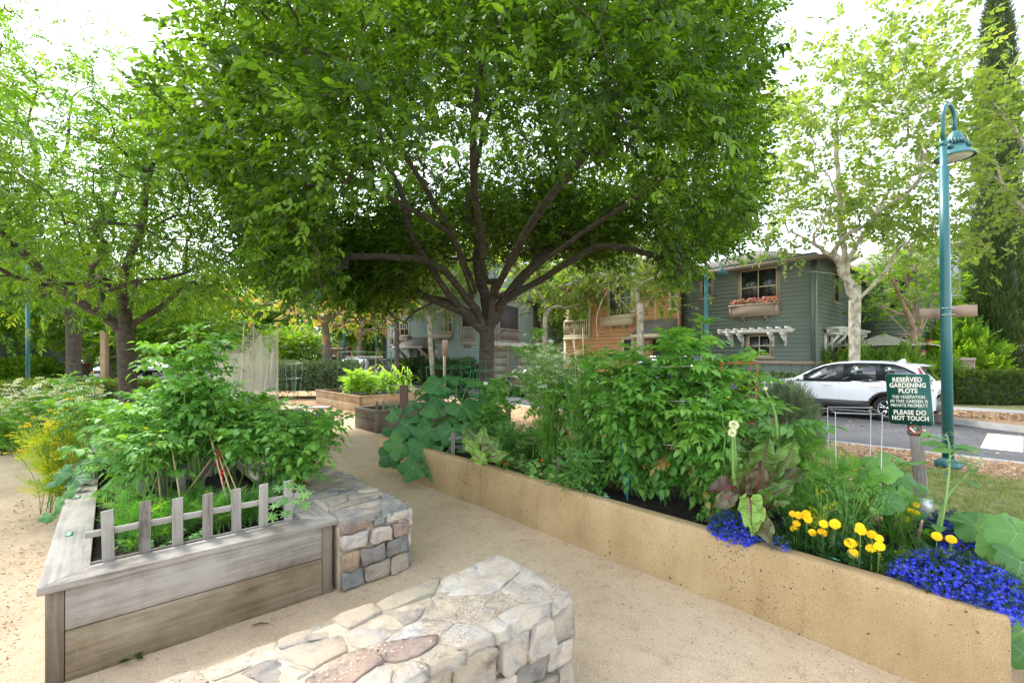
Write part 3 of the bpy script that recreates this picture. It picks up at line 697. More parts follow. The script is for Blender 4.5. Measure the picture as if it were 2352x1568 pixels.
    def railing(s, a0, a1, h0, h1, trim, t=.05):
        m = MB(); s.box(m, a0, a1, h1-.09, h1, t, t+.10); s.box(m, a0, a1, h0, h0+.10, t, t+.08)
        n = int((a1-a0)/.15)
        for k in range(n+1):
            x = a0+(a1-a0)*k/n; s.box(m, x-.035, x+.035, h0+.1, h1-.09, t+.02, t+.05)
        return m.build('railing', trim, s.root)
    def pergola(s, a0, a1, h, brk, t=.55, nr=9, mat='white_paint', drop=.55):
        m = MB()
        for tt in (t, .14):
            p = [(a0, h+.13), (a0+.07, h), (a1-.12, h), (a1, h+.13)]
            M3 = [(s.d[0], s.d[1], 0), (0, 0, 1), (s.n[0], s.n[1], 0)]
            m.prism(p, s.P(0, tt, 0), M3[0], M3[1], M3[2], .07)
        for k in range(nr):
            x = a0+.12+(a1-a0-.3)*k/(nr-1); s.box(m, x-.045, x+.045, h+.131, h+.22, .03, t+.20)
        o = m.build('pergola', mat, s.root)
        for x in brk:
            m = MB(); s.box(m, x-.045, x+.045, h-.10, h-.002, .03, t+.12); s.box(m, x-.05, x+.05, h-drop, h-.10, .03, .12)
            q = s.P(x, .12, h-drop+.15); r_ = s.P(x, t, h-.12); m.bar(q, r_, .07, .09); m.build('bracket', mat, o)
        return o
def hip_roof(root, x0, x1, y0, y1, z, rise, mat='shingle', trim='roof_trim', ov=.5, gable=None):
    X0, X1, Y0, Y1 = x0-ov, x1+ov, y0-ov, y1+ov; m = MB(); w = min(X1-X0, Y1-Y0)/2
    if (X1-X0) >= (Y1-Y0): r0, r1 = (X0+w, (Y0+Y1)/2), (X1-w, (Y0+Y1)/2)
    else: r0, r1 = ((X0+X1)/2, Y0+w), ((X0+X1)/2, Y1-w)
    V = [(X0, Y0, z), (X1, Y0, z), (X1, Y1, z), (X0, Y1, z), (*r0, z+rise), (*r1, z+rise)]
    if (X1-X0) >= (Y1-Y0): F = [(0, 1, 5, 4), (1, 2, 5), (2, 3, 4, 5), (3, 0, 4)]
    else: F = [(0, 1, 4), (1, 2, 5, 4), (2, 3, 5), (3, 0, 4, 5)]
    m.add(V, F+[(3, 2, 1, 0)], 0, .5)
    o = m.build('roof', mat, root); m = MB(); t = .03
    for (a, b, c, d) in ((X0-t, X1+t, Y0-t, Y0), (X0-t, X1+t, Y1, Y1+t), (X0-t, X0, Y0+.001, Y1-.001), (X1, X1+t, Y0+.001, Y1-.001)): m.box(a, b, c, d, z-.10, z+.09)
    m.build('fascia', trim, o); return o

def green_house():
    loc = np.append(AB(-5.53, 20.91)[:2], .0); root = thing('house', 'dark green clapboard house with flower box and white pergolas behind the white car', 'house', loc, GR)
    wf = Wall(root, loc, GR, (-9, 0), (0, 0)); sl, _ = wf.px(1560, 750)
    L = 9-sl; wf = Wall(root, loc, GR, (-L, 0), (0, 0)); ws = Wall(root, loc, GR, (0, 0), (0, 9)); se, _ = ws.px(1960, 700)
    D1 = se; ww0 = Wall(root, loc, GR, (0, D1), (9, D1)); sc1, _ = ww0.px(2123, 700); ww = Wall(root, loc, GR, (0, D1), (sc1, D1)); w3 = Wall(root, loc, GR, (sc1, D1), (sc1, D1+7))
    ws = Wall(root, loc, GR, (0, 0), (0, D1)); EZ = 5.55; bz = 1.55
    _, bz = wf.px(1800, 829)
    for w in (wf, ws, ww, w3):
        w.laps('green_siding', bz, EZ+.3, .175)
        m = MB(); w.box(m, 0, w.L, 0, bz-.13, -.05, .01); k = 0
        while k < w.L: w.box(m, k, k+.05, 0, bz-.13, .01, .035); k += .38
        m.build('board_wall', 'green_siding', root)
        m = MB(); w.box(m, 0, w.L+.03, bz-.13, bz-.002, 0, .06); m.build('belt_board', 'taupe_trim', root)
    m = MB()
    for w in (wf,): w.box(m, w.L-.13, w.L+.028, bz, EZ, .0, .032); w.box(m, 0, .1, bz, EZ, .0, .032)
    ws.box(m, -.03, .10, bz, EZ, .0, .034); m.build('corner_board', 'green_siding', root)
    m = MB(); m.tube([(.06, -.07, .1), (.06, -.07, EZ)], .035, 8); m.build('downspout', 'green_siding', root)
    wf.window(*wf.rect(1608, 1640, 628, 684), 'taupe_trim', 1, .5, inner='taupe_trim')
    wf.window(*wf.rect(1695, 1793, 618, 700), 'taupe_trim', 2, .5, .12, inner='cream_trim')
    a0, a1, h0, h1 = wf.rect(1683, 1794, 699, 727); bx = wf.boxplanter(a0, a1, h0, h1, 'taupe_trim')
    global FLOWERBOX; FLOWERBOX = (root, wf, a0, a1, h1)
    wf.window(*wf.rect(1713, 1778, 770, 818), 'taupe_trim', 2, .5, .12, inner='cream_trim')
    a0, a1, h0, h1 = wf.rect(1660, 1830, 756, 766); bk = [wf.px(x, 780)[0] for x in (1683, 1707, 1777, 1805)]
    wf.pergola(a0, a1, h0, bk, .5, 9)
    ws.window(*ws.rect(1912, 1926, 622, 694), 'taupe_trim', 1, .6, .10, inner='taupe_trim')
    h = ws.px(1900, 765)[1]; a0 = ws.px(1888, 760)[0]; ws.pergola(a0, D1-.3, h, [a0+.15, a0+1.1, D1-.8], .55, 9, drop=.75)
    a0, a1, h0, h1 = ws.rect(1898, 1908, 770, 812); ws.window(a0, a1, h0, h1, 'taupe_trim', 1, .5); a0, a1, h0, h1 = ws.rect(1914, 1950, 768, 815); ws.window(a0, a1, h0, h1, 'taupe_trim', 3, 0)
    ww.window(*ww.rect(2034, 2094, 640, 712), 'taupe_trim', 2, .5, .12); ww.window(*ww.rect(2048, 2092, 772, 812), 'taupe_trim', 2, 0, .12)
    hip_roof(root, -L-1, 0, 0, D1+6, EZ, 1.5); hip_roof(root, -.5, sc1, D1, D1+7, EZ-.02, 1.9, 'shingle_light', 'taupe_trim')
green_house()

def orange_house():
    loc = np.append(AB(-11.4, 20.55)[:2], .0); root = thing('house', 'orange clapboard house with cream trim and balcony, left of the green house', 'house', loc, GR)
    t0 = Wall(root, loc, GR, (-20, 0), (0, 0)); f = lambda px: -20+t0.px(px, 750)[0]
    XL, XB = f(1297), f(1354); XR = f(1560); EZ = 5.9
    hb = t0.px(1330, 774)[1]; ht = t0.px(1330, 682)[1]
    w = Wall(root, loc, GR, (XL, 0), (XR, 0)); sB = XB-XL
    w.laps('orange_siding', 0, EZ+.2, .2, holes=[(-1, sB, hb, ht)]); Wall(root, loc, GR, (XL, 8), (XL, 0)).laps('orange_siding', 0, EZ, .2, holes=[(5.5, 9, hb, ht)])
    wb = Wall(root, loc, GR, (XB, 2.4), (XB, 0)); wb.laps('orange_siding', hb, ht, .2); Wall(root, loc, GR, (XL, 2.4), (XB, 2.4)).laps('orange_siding', hb, ht, .2)
    m = MB(); w.box(m, -.05, sB, ht, ht+.35, 0, .06); w.box(m, -.04, .14, 0, hb, .0, .03); w.box(m, -.05, sB+.05, hb-.14, hb, .0, .09); w.box(m, sB-.03, sB+.1, hb, ht, .026, .06); m.build('trim', 'cream_trim', root)
    m = MB(); q = .19; cx = XL+.2
    V0 = [(cx-q, .02), (cx+q, .02), (cx+q, .02+2*q), (cx-q, .02+2*q)]; k = .72
    m.add([(x, y, hb+.9) for x, y in V0]+[(cx+(x-cx)*k, .02+q+(y-.02-q)*k, ht) for x, y in V0], [(0, 1, 5, 4), (1, 2, 6, 5), (2, 3, 7, 6), (3, 0, 4, 7), (4, 5, 6, 7)]); m.build('column', 'cream_trim', root)
    m = MB(); m.box(XL, XB, 0, 2.4, hb-.1, hb-.02); m.build('balcony_floor', 'taupe_trim', root); m = MB(); m.box(XL, XB-.01, .02, 2.38, ht+.01, ht+.06); m.build('balcony_ceiling', 'orange_siding', root)
    w.railing(.0, sB-.03, hb+.02, hb+1.0, 'cream_trim', .0)
    R_ = lambda *a: w.rect(*a)
    w.window(*R_(1396, 1456, 653, 724), 'cream_trim', 2, .55, .12, 'blind_glass'); a0, a1, h0, h1 = R_(1389, 1459, 729, 748); w.boxplanter(a0, a1, h0, h1, 'cream_trim')
    w.window(*R_(1429, 1456, 778, 816), 'cream_trim', 1, .5, .10); w.window(*R_(1536, 1556, 655, 708), 'cream_trim', 1, .5, .10)
    a0, a1, h0, h1 = R_(1483, 1557, 740, 770); m = MB()
    m.add([w.P(a0-.1, 1.2, h0), w.P(a1, 1.2, h0), w.P(a1, .03, h1+.15), w.P(a0-.1, .03, h1+.15), w.P(a0-.1, 1.2, h0-.12), w.P(a1, 1.2, h0-.12), w.P(a1, .03, h0-.12), w.P(a0-.1, .03, h0-.12)], [(0, 1, 2, 3), (7, 6, 5, 4), (0, 3, 7, 4), (1, 5, 6, 2)], 0); pr = m.build('porch_roof', 'shingle', root)
    m = MB(); w.box(m, a0-.12, a1, h0-.16, h0+.02, 1.2, 1.24); m.build('fascia', 'cream_trim', pr)
    m = MB(); w.box(m, a0+.15, a0+.3, h0-.16-.5, h0-.16, .03, .15); m.bar(w.P(a0+.22, .1, h0-.6), w.P(a0+.22, 1.1, h0-.18), .1, .12); m.build('bracket', 'cream_trim', pr)
    m = MB(); w.box(m, a0+.45, a1-.15, .2, h0-.2, .03, .06); m.build('door', 'door_dark', root)
    hip_roof(root, XL, XR, 0, 9, EZ, 1.8)
    # small step down in the wall line and corner boards
    m = MB(); s5 = f(1506)-XL; w.box(m, s5-.05, s5+.05, 0, EZ, .0, .04); w.box(m, XR-XL-.1, XR-XL, 0, EZ, 0, .04); m.build('corner_board', 'orange_siding', root)
orange_house()

def blue_house():
    ang = math.atan2(-.48, .88); loc = np.array([(1098-CX)/FP*30, 30., -.05]); root = thing('house', 'grey blue clapboard house with porch, balconies and two garage doors behind the big tree', 'house', loc, ang)
    t0 = Wall(root, loc, ang, (-20, 0), (0, 0)); sl = t0.px(889, 780)[0]; w = Wall(root, loc, ang, (-20+sl, 0), (0, 0)); EZ = 6.2
    v = Wall(root, loc, ang, (0, 0), (0, 16)); 
    w.laps('blue_siding', 0, EZ, .19)
    Rv = v.rect
    o1 = Rv(1146, 1189, 716, 756); o2 = Rv(1222, 1240, 716, 760)
    v.laps('blue_siding', 0, EZ+2.4, .19)
    Wall(root, loc, ang, (-20+sl, 9), (-20+sl, 0)).laps('blue_siding', 0, EZ, .19)
    for a0, a1, h0, h1 in (o1, o2):
        m = MB(); v.box(m, a0, a1, h0-.8, h1+.5, .026, .04); q = m.build('balcony_opening', 'door_dark', root)
        m = MB(); v.box(m, a0-.15, a0, h0-1, h1+.6, .026, .09); v.box(m, a1, a1+.15, h0-1, h1+.6, .026, .09); m.build('frame', 'pink_trim', q)
    a0, a1, h0, h1 = Rv(1139, 1191, 754, 783); v.railing(a0, a1, h0, h1, 'pink_trim'); a0, a1, h0, h1 = Rv(1221, 1242, 757, 785); v.railing(a0, a1, h0, h1, 'pink_trim')
    v.window(*Rv(1268, 1297, 725, 756), 'pink_trim', 2, 0, .12, 'blind_glass', inner='white_paint')
    a0, a1, h0, h1 = Rv(1262, 1302, 697, 706); v.boxplanter(a0, a1, h0, h1+.1, 'pink_trim', .5)
    a0, _ = v.px(1101, 790); a1, _ = v.px(1297, 790); _, hh = v.px(1200, 797); m = MB(); v.box(m, a0, a1, hh, hh+.22, .5, .58)
    k = a0+.1
    while k < a1: v.box(m, k-.04, k+.04, hh+.221, hh+.32, .03, .75); k += .38
    m.build('pergola', 'white_paint', root)
    for (x0, x1) in ((1134, 1163), (1190, 1242)):
        a0, a1, _, h1 = Rv(x0, x1, 809, 860); m = MB(); h1 = 2.25
        v.box(m, a0-.2, a0, 0, h1+.2, .026, .08); v.box(m, a1, a1+.2, 0, h1+.2, .026, .08); v.box(m, a0, a1, h1, h1+.2, .026, .08); f = m.build('garage_frame', 'pink_trim', root)
        m = MB()
        for j in range(4): v.box(m, a0, a1, .02+j*h1/4, (j+1)*h1/4-.01, .026, .05)
        m.build('garage_door', 'garage_door', f)
    a0, h0 = v.px(1143, 795); m = MB(); v.box(m, a0-.3, a0+.3, h0-.1, h0+.12, .03, .2); m.build('wall_lamp', 'cream_trim', root)
    Rw = w.rect
    w.window(*Rw(897, 907, 757, 790), 'pink_trim', 1, .5, .10); w.window(*Rw(1018, 1042, 716, 761), 'pink_trim', 2, .5, .10, 'blind_glass')
    w.window(*Rw(918, 942, 738, 769), 'pink_trim', 2, .5, .10)
    a0, a1, h0, h1 = Rw(915, 944, 771, 783); w.boxplanter(a0, a1, h0, h1, 'pink_trim', .5); a0, a1, h0, h1 = Rw(1004, 1042, 763, 777); w.boxplanter(a0, a1, h0, h1, 'pink_trim', .5)
    w.window(*Rw(936.5, 947, 803, 832), 'pink_trim', 1, .5, .10); w.window(*Rw(1014, 1026, 797, 830), 'pink_trim', 1, .5, .10)
    a0, a1, h0, h1 = Rw(1063, 1089, 748, 781); m = MB(); w.box(m, a0, a1, h1-.02, h1+1.2, .026, .035); b_ = m.build('balcony_opening', 'door_dark', root); w.railing(a0, a1, h0, h1, 'pink_trim'); m = MB(); w.box(m, a0-.1, a1+.1, h0-.25, h0-.02, .026, .07); w.box(m, a0-.12, a0-.0, h0, h1+1.2, .026, .08); w.box(m, a1, a1+.12, h0, h1+1.2, .026, .08); m.build('frame', 'pink_trim', b_)
    # porch
    a0, a1, h0, h1 = Rw(936, 1001, 782, 796); m = MB(); am = (a0+a1)/2
    m.add([w.P(a0, 1.5, h0), w.P(a1, 1.5, h0), w.P(a1-.3, .03, h1+.3), w.P(a0+.3, .03, h1+.3), w.P(a0, 1.5, h0-.1), w.P(a1, 1.5, h0-.1), w.P(a1, .03, h0-.1), w.P(a0, .03, h0-.1)], [(0, 1, 2, 3), (7, 6, 5, 4), (0, 3, 7, 4), (1, 5, 6, 2)], 0); pr = m.build('porch_roof', 'shingle', root)
    m = MB(); w.box(m, a0-.03, a1+.03, h0-.13, h0+.05, 1.5, 1.54); m.build('fascia', 'pink_trim', pr)
    for x in (a0+.3, a1-.3):
        m = MB(); m.bar(w.P(x, .08, h0-1.), w.P(x, 1.4, h0-.13), .13, .15); w.box(m, x-.07, x+.07, h0-1.2, h0-.1, .026, .12); m.build('bracket', 'pink_trim', pr)
    a0, a1, h0, h1 = Rw(960, 976, 799, 862); m = MB(); w.box(m, a0, a1, .3, h1, .026, .05); m.build('door', 'door_dark', root)
    a0, a1, h0, h1 = Rw(976.3, 990, 799, 862); m = MB(); w.box(m, a0, a1, .3, h1, .026, .07); m.build('door', 'roof_trim', root)
    a0, a1, _, _ = Rw(950, 1000, 862, 870); m = MB(); w.box(m, a0, a1, 0, .28, .03, 1.1); w.box(m, a0-.3, a1+.3, 0, .14, 1.1, 1.5); m.build('step', 'pavement', root)
    a0, a1, h0, h1 = Rw(1066, 1083, 791, 796); m = MB(); w.box(m, a0, a1, h0, h1, .026, .045); m.build('name_plate', 'roof_trim', root)
    for x, y in ((971, 809), (1005, 808)):
        a, h = w.px(x, y); m = MB(); w.box(m, a-.09, a+.09, h-.2, h+.2, .03, .2); m.build('wall_lamp', 'cream_trim', root)
    a, h = w.px(1053, 800); m = MB(); m.tube([w.P(a, .08, 0), w.P(a, .08, EZ)], .06, 6); m.build('downspout', 'blue_siding', root)
    hip_roof(root, -20+sl, 0, 0, 9, EZ, 1.8); hip_roof(root, -6, 0, 1.8, 16, EZ+2.45, 1.6)
blue_house()

def plain_house(label, loc, rot, L, D, H, siding, trim, wins, roof='shingle', rise=1.8, name='house', cat='house', lap=.2):
    root = thing(name, label, cat, loc, rot); w = Wall(root, loc, rot, (-L/2, 0), (L/2, 0)); w.laps(siding, 0, H, lap)
    for a, b in (((L/2, 0), (L/2, D)), ((-L/2, D), (-L/2, 0))): Wall(root, loc, rot, a, b).laps(siding, 0, H, lap)
    for (a0, a1, h0, h1) in wins: w.window(a0, a1, h0, h1, trim, 2, .5, .12)
    hip_roof(root, -L/2, L/2, 0, D, H, rise, roof, trim); return root, w
plain_house('pale blue upper storeys of a tall house rising behind the green house', PX(1985, 822, 31)*np.array([1, 1, 0]), GR, 9, 8, 8.6, 'pale_siding', 'cream_trim', [(1, 2.2, 6.2, 7.6), (4, 5.2, 6.2, 7.6), (6.6, 7.6, 6.2, 7.6)], 'shingle_light', 1.2)
plain_house('peach coloured tall house behind the orange house balcony', PX(1330, 822, 48)*np.array([1, 1, 0]), GR, 9, 8, 9.6, 'peach_siding', 'white_paint', [(1, 2.4, 6.2, 8), (3.6, 5, 6.2, 8), (6.5, 7.8, 6.2, 8)], 'shingle', 1.5)
rt, w_ = plain_house('low beige board walled building with dark roof beyond the hedge', PX(755, 822, 52)*np.array([1, 1, 0]), R(4), 16, 7, 2.75, 'beige_siding', 'cream_trim', [(3, 4, .7, 2.2), (6.6, 7.5, .7, 2.2), (10.6, 11.6, .7, 2.2), (13.8, 14.6, .7, 2.2)], 'shingle', 1.6)
for k in range(9):
    m = MB(); w_.box(m, k*1.9+.2, k*1.9+.42, 0, 2.72, .026, .09); m.build('batten', 'cream_trim', rt)
plain_house('dark grey house corner at the far left edge behind the clipped shrub', np.array([-36., 27, 0]), R(20), 9, 8, 6, 'grey_wall', 'grey_wall', [(2, 3.5, 1, 2.3)], 'shingle', 1.6)
plain_house('pale low building across the car park on the far left', np.array([-75., 90, 0]), R(5), 60, 12, 5, 'peach_siding', 'beige_siding', [(k, k+3, 1, 3) for k in range(3, 56, 7)], 'shingle', 1.8)

# ---------------------------------------------------------------- vehicles
plain('car_white', (.72, .74, .76), .22, 0, .5, .6); plain('car_black', (.012, .013, .016), .15, 0, .5, .8); plain('car_blue', (.10, .14, .19), .25, .3, .5, .7)
plain('car_grey', (.16, .17, .18), .25, .4, .5, .6); plain('car_red', (.19, .012, .015), .25, 0, .5, .7); plain('car_silver', (.42, .44, .46), .28, .6, .5, .5)
plain('cladding', (.014, .014, .016), .5); plain('tyre', (.018, .018, .018), .85); plain('chrome', (.62, .63, .65), .18, 1.); plain('tail_red', (.32, .006, .012), .12, 0, .6, .5)
plain('lamp_clear', (.6, .62, .64), .1, .3); plain('car_glass', (.012, .018, .022), .03, 0, .8, 1.); plain('seam', (.02, .02, .022), .7); plain('amber', (.6, .18, .02), .2)
def car(label, cat, loc, rot, paint_, kind='suv', name='parked_car', group='cars parked along the streets'):
    root = thing(name, label, cat, loc, rot, group)
    if kind == 'suv':
        top = [(0, .62), (.03, .78), (.12, .92), (.3, 1.0), (.8, 1.085), (1.22, 1.15), (1.6, 1.37), (1.98, 1.565), (2.3, 1.645), (2.8, 1.685), (3.4, 1.675), (3.9, 1.625), (4.22, 1.565), (4.36, 1.36), (4.50, 1.12), (4.57, .98), (4.60, .78)]; Ln = 4.60; bt = 1.06; RH = 1.68
    elif kind == 'sedan':
        top = [(0, .55), (.03, .68), (.12, .78), (.5, .88), (1.2, .96), (1.7, 1.2), (2.1, 1.38), (2.5, 1.43), (3.0, 1.42), (3.4, 1.32), (3.8, 1.13), (4.1, 1.02), (4.5, .98), (4.6, .86), (4.62, .65)]; Ln = 4.62; bt = .93; RH = 1.43
    else:
        top = [(0, .65), (.05, .85), (.15, 1.0), (.9, 1.10), (1.2, 1.16), (1.55, 1.4), (1.9, 1.66), (2.3, 1.75), (3.4, 1.77), (4.3, 1.72), (4.5, 1.6), (4.6, 1.3), (4.66, 1.0), (4.68, .7)]; Ln = 4.68; bt = 1.1; RH = 1.77
    tx = np.array([p[0] for p in top]); tz = np.array([p[1] for p in top]); wx = (.93, Ln-.98); wr = .36 if kind != 'sedan' else .33; ar = wr+.055
    def W(z, x):
        w = .925-.035*abs(z-.75)**1.5*1.5
        if z > bt: w = .905-(z-bt)/(RH-bt)*.215
        e = max(0, 1-x/.5); e2 = max(0, 1-(Ln-x)/.42); return w*(1-.20*e**2-.13*e2**2)
    xs = sorted(set(list(np.round(np.linspace(0, Ln, 60), 3))+[p[0] for p in top]+[c+ar*1.0*math.cos(t) for c in wx for t in np.linspace(0, PI, 25)]+[c+s_*(ar+.002) for c in wx for s_ in (-1, 1)])); m = MB(); V = []; nr = 13
    for x in xs:
        zt = np.interp(x, tx, tz); zb = .24 if .25 < x < Ln-.25 else .24+.16*(1-min(x, Ln-x)/.25)
        for c in wx:
            if abs(x-c) < ar: zb = max(zb, wr-.0+math.sqrt(ar*ar-(x-c)**2))
        side = []
        for j in range(nr):
            z = zb+(zt-.045-zb)*j/(nr-1); side.append((x, W(z, x), z))
        wt = W(zt-.045, x)
        topp = [(x, wt*.955, zt-.020), (x, wt*.86, zt-.006), (x, wt*.5, zt+.012), (x, 0, zt+.018)]
        half = side+topp; ring = [(a, -b, c) for a, b, c in half]+[(a, b, c) for a, b, c in reversed(half[:-1])]
        V.append(ring)
    k = len(V[0]); F = []
    for i in range(len(V)-1):
        for j in range(k-1): F.append((i*k+j, (i+1)*k+j, (i+1)*k+j+1, i*k+j+1))
    F += [tuple(range(k-1, -1, -1)), tuple(range((len(V)-1)*k, len(V)*k))]
    m.add(np.concatenate(V), F, 0, 0); body = m.build('body', paint_, root, smooth=True)
    def side_poly(mm, poly, sgn, off, t=.006, mi=0):
        A = [(x, sgn*(W(z, x)+off), z) for x, z in poly]; B = [(x, sgn*(W(z, x)+off-t), z) for x, z in poly]; n = len(poly)
        f = [tuple(range(n)), tuple(range(2*n-1, n-1, -1))]+[(i, i+n, (i+1) % n+n, (i+1) % n) for i in range(n)]
        mm.add(A+B, f, mi)
    if kind == 'suv':
        wins = [[(1.40, 1.09), (1.55, 1.22), (1.78, 1.375), (2.05, 1.50), (2.35, 1.565), (2.40, 1.10)], [(2.56, 1.105), (2.54, 1.575), (2.9, 1.60), (3.28, 1.595), (3.36, 1.125)], [(3.50, 1.14), (3.40, 1.59), (3.66, 1.575), (3.88, 1.50), (4.10, 1.37), (4.13, 1.31), (4.02, 1.26), (3.75, 1.18)]]
        trim = [(1.30, 1.055), (1.5, 1.23), (1.76, 1.41), (2.05, 1.54), (2.35, 1.60), (2.9, 1.63), (3.4, 1.625), (3.72, 1.60), (3.95, 1.51), (4.19, 1.37), (4.22, 1.30), (4.04, 1.225), (3.7, 1.13), (3.0, 1.075)]
    elif kind == 'sedan':
        wins = [[(1.45, .98), (1.8, 1.19), (2.15, 1.32), (2.45, 1.35), (2.45, .98)], [(2.55, .98), (2.55, 1.355), (3.0, 1.34), (3.35, 1.24), (3.62, 1.08), (3.3, .99)]]
        trim = [(1.35, .955), (1.75, 1.21), (2.15, 1.355), (2.5, 1.38), (3.0, 1.365), (3.4, 1.26), (3.72, 1.07), (3.4, .965)]
    else:
        wins = [[(1.40, 1.14), (1.75, 1.42), (2.0, 1.60), (2.4, 1.66), (2.4, 1.14)], [(2.5, 1.14), (2.5, 1.665), (3.35, 1.67), (3.4, 1.14)], [(3.5, 1.14), (3.45, 1.67), (4.2, 1.64), (4.35, 1.4), (4.38, 1.16)]]
        trim = [(1.30, 1.11), (1.70, 1.44), (2.0, 1.64), (2.4, 1.70), (3.4, 1.705), (4.25, 1.68), (4.42, 1.4), (4.45, 1.12)]
    for sg in (-1, 1):
        m = MB(); side_poly(m, trim, sg, .006, .02); tr = m.build('window_trim', 'cladding', root)
        if kind == 'suv':
            m = MB(); m.tube([(x, sg*(W(z, x)+.010), z) for x, z in trim[1:]], .009, 6); m.build('chrome_strip', 'chrome', tr)
        for q in wins:
            m = MB(); side_poly(m, q, sg, .010, .01); m.build('side_window', 'car_glass', root)
        m = MB(); zc = .56
        pts = [(x, .26) for x in np.linspace(wx[0]+ar+.02, wx[1]-ar-.02, 8)]; up = [(x, zc-.02) for x, _ in reversed(pts)]
        side_poly(m, pts+up, sg, .014, .04); m.build('sill_cladding', 'cladding', root)
        for c in wx:
            m = MB(); n = 18; ar2 = ar+.07
            inn = [(c+ar*math.cos(t), wr+ar*math.sin(t)) for t in np.linspace(-.12, PI+.12, n)]; out = [(c+ar2*math.cos(t), wr+ar2*math.sin(t)) for t in np.linspace(PI+.12, -.12, n)]
            for i in range(n-1): side_poly(m, [inn[i], inn[i+1], out[n-2-i], out[n-1-i]], sg, .016, .045)
            m.build('wheel_arch', 'cladding' if kind != 'sedan' else paint_, root)
            yo = sg*.90; m = MB(); pf = [(wr*.62, -.11), (wr*.95, -.11), (wr, -.08), (wr, .06), (wr*.96, .10), (wr*.70, .105), (wr*.62, .09)]
            th = np.linspace(0, 2*PI, 33)[:-1]; VV = []; FF = []
            for r_, y in pf: VV += [(c+r_*math.cos(t), yo+sg*y-sg*.105, wr+r_*math.sin(t)) for t in th]
            for i in range(len(pf)-1):
                for j in range(32): FF.append((i*32+j, i*32+(j+1) % 32, (i+1)*32+(j+1) % 32, (i+1)*32+j))
            m.add(VV, FF, 0, 0); wh = m.build('wheel', 'tyre', root, smooth=True)
            m = MB(); yf = yo-sg*.02; m.add([(c+wr*.62*math.cos(t), yf-sg*.06, wr+wr*.62*math.sin(t)) for t in th], [tuple(range(32))], 1)
            for kq in range(5):
                t = kq*2*PI/5+.3
                for dt in (-.20, .20):
                    m.bar((c+.06*math.cos(t+dt*.5), yf-sg*.01, wr+.06*math.sin(t+dt*.5)), (c+wr*.63*math.cos(t+dt), yf-sg*.01, wr+wr*.63*math.sin(t+dt)), .035, .03, 0, up=(0, 1, 0))
            m.tube([(c, yf-sg*.03, wr), (c, yf+sg*.012, wr)], .055, 12, 0); rr = [(c+wr*.64*math.cos(t), yf-sg*.0, wr+wr*.64*math.sin(t)) for t in np.linspace(0, 2*PI, 33)]; m.tube(rr, .013, 6, 0)
            m.build('rim', ['chrome', 'cladding'], wh)
        for sx in ((2.47, 1.42), (3.50, 2.52)) if kind != 'x' else ():
            m = MB(); side_poly(m, [(sx[0]+.0, zc), (sx[0]+.008, zc), (sx[0]+.008, bt+.0), (sx[0], bt+.0)], sg, .002, .01); m.build('door_seam', 'seam', root)
        for hx in (2.15, 3.30):
            m = MB(); z0 = bt-.09; P = [(hx+t, sg*(W(z0, hx)+.02+.012*math.sin(PI*(t+.11)/.22)), z0) for t in np.linspace(-.11, .11, 7)]; m.tube(P, .014, 8); m.build('door_handle', paint_, root, smooth=True)
        m = MB(); mx_, mz = (1.52, bt+.07); y0 = sg*(W(bt, 1.5)); m.tube([(mx_, y0, mz-.03), (mx_, y0+sg*.09, mz)], .02, 6)
        c = (mx_, y0+sg*.07, mz+.02); m.add([(c[0]+a, c[1]+sg*b, c[2]+z) for a, b, z in ((-.05, 0, -.06), (.04, 0, -.07), (.05, .19, -.06), (-.03, .19, -.05), (-.04, 0, .06), (.05, 0, .07), (.05, .17, .055), (-.02, .17, .05))], [(3, 2, 1, 0), (4, 5, 6, 7), (0, 1, 5, 4), (1, 2, 6, 5), (2, 3, 7, 6), (3, 0, 4, 7)]); m.build('mirror', paint_, root, bevel=.015)
        m = MB(); side_poly(m, [(.10, .80), (.16, .90), (.62, .975), (.66, .93), (.3, .80)] if kind != 'sedan' else [(.08, .62), (.14, .72), (.6, .82), (.6, .76), (.25, .64)], sg, .004, .02); m.build('headlight', 'lamp_clear', root)
        if kind == 'suv':
            m = MB(); side_poly(m, [(4.20, 1.50), (4.25, 1.505), (4.40, 1.26), (4.52, 1.10), (4.55, .90), (4.30, .93), (4.17, 1.02), (4.26, 1.12), (4.38, 1.16), (4.29, 1.30)], sg, .008, .03); m.build('tail_light', 'tail_red', root)
        elif kind == 'sedan':
            m = MB(); side_poly(m, [(4.2, .95), (4.5, .93), (4.58, .80), (4.3, .80)], sg, .006, .02); m.build('tail_light', 'tail_red', root)
        else:
            m = MB(); side_poly(m, [(4.40, 1.3), (4.56, 1.25), (4.6, .9), (4.45, .9)], sg, .006, .02); m.build('tail_light', 'tail_red', root)
    def glass(x0, x1, nm, mg):
        X = np.linspace(x0, x1, 8); V = []; 
        for x in X:
            zt = np.interp(x, tx, tz); wt = W(zt-.045, x)*mg
            V += [(x, wt*f, zt+.018-.012*abs(f)**2*1.6+.006) for f in (-1, -.6, -.2, .2, .6, 1)]
        m = MB(); m.add(V, [(i*6+j, (i+1)*6+j, (i+1)*6+j+1, i*6+j+1) for i in range(7) for j in range(5)], 0); m.build(nm, 'car_glass', root, smooth=True)
    if kind == 'suv': glass(1.27, 2.02, 'windscreen', .86); glass(4.26, 4.50, 'rear_window', .86)
    elif kind == 'sedan': glass(1.25, 2.05, 'windscreen', .86); glass(3.35, 3.95, 'rear_window', .82)
    else: glass(1.25, 1.85, 'windscreen', .86); glass(4.38, 4.59, 'rear_window', .86)
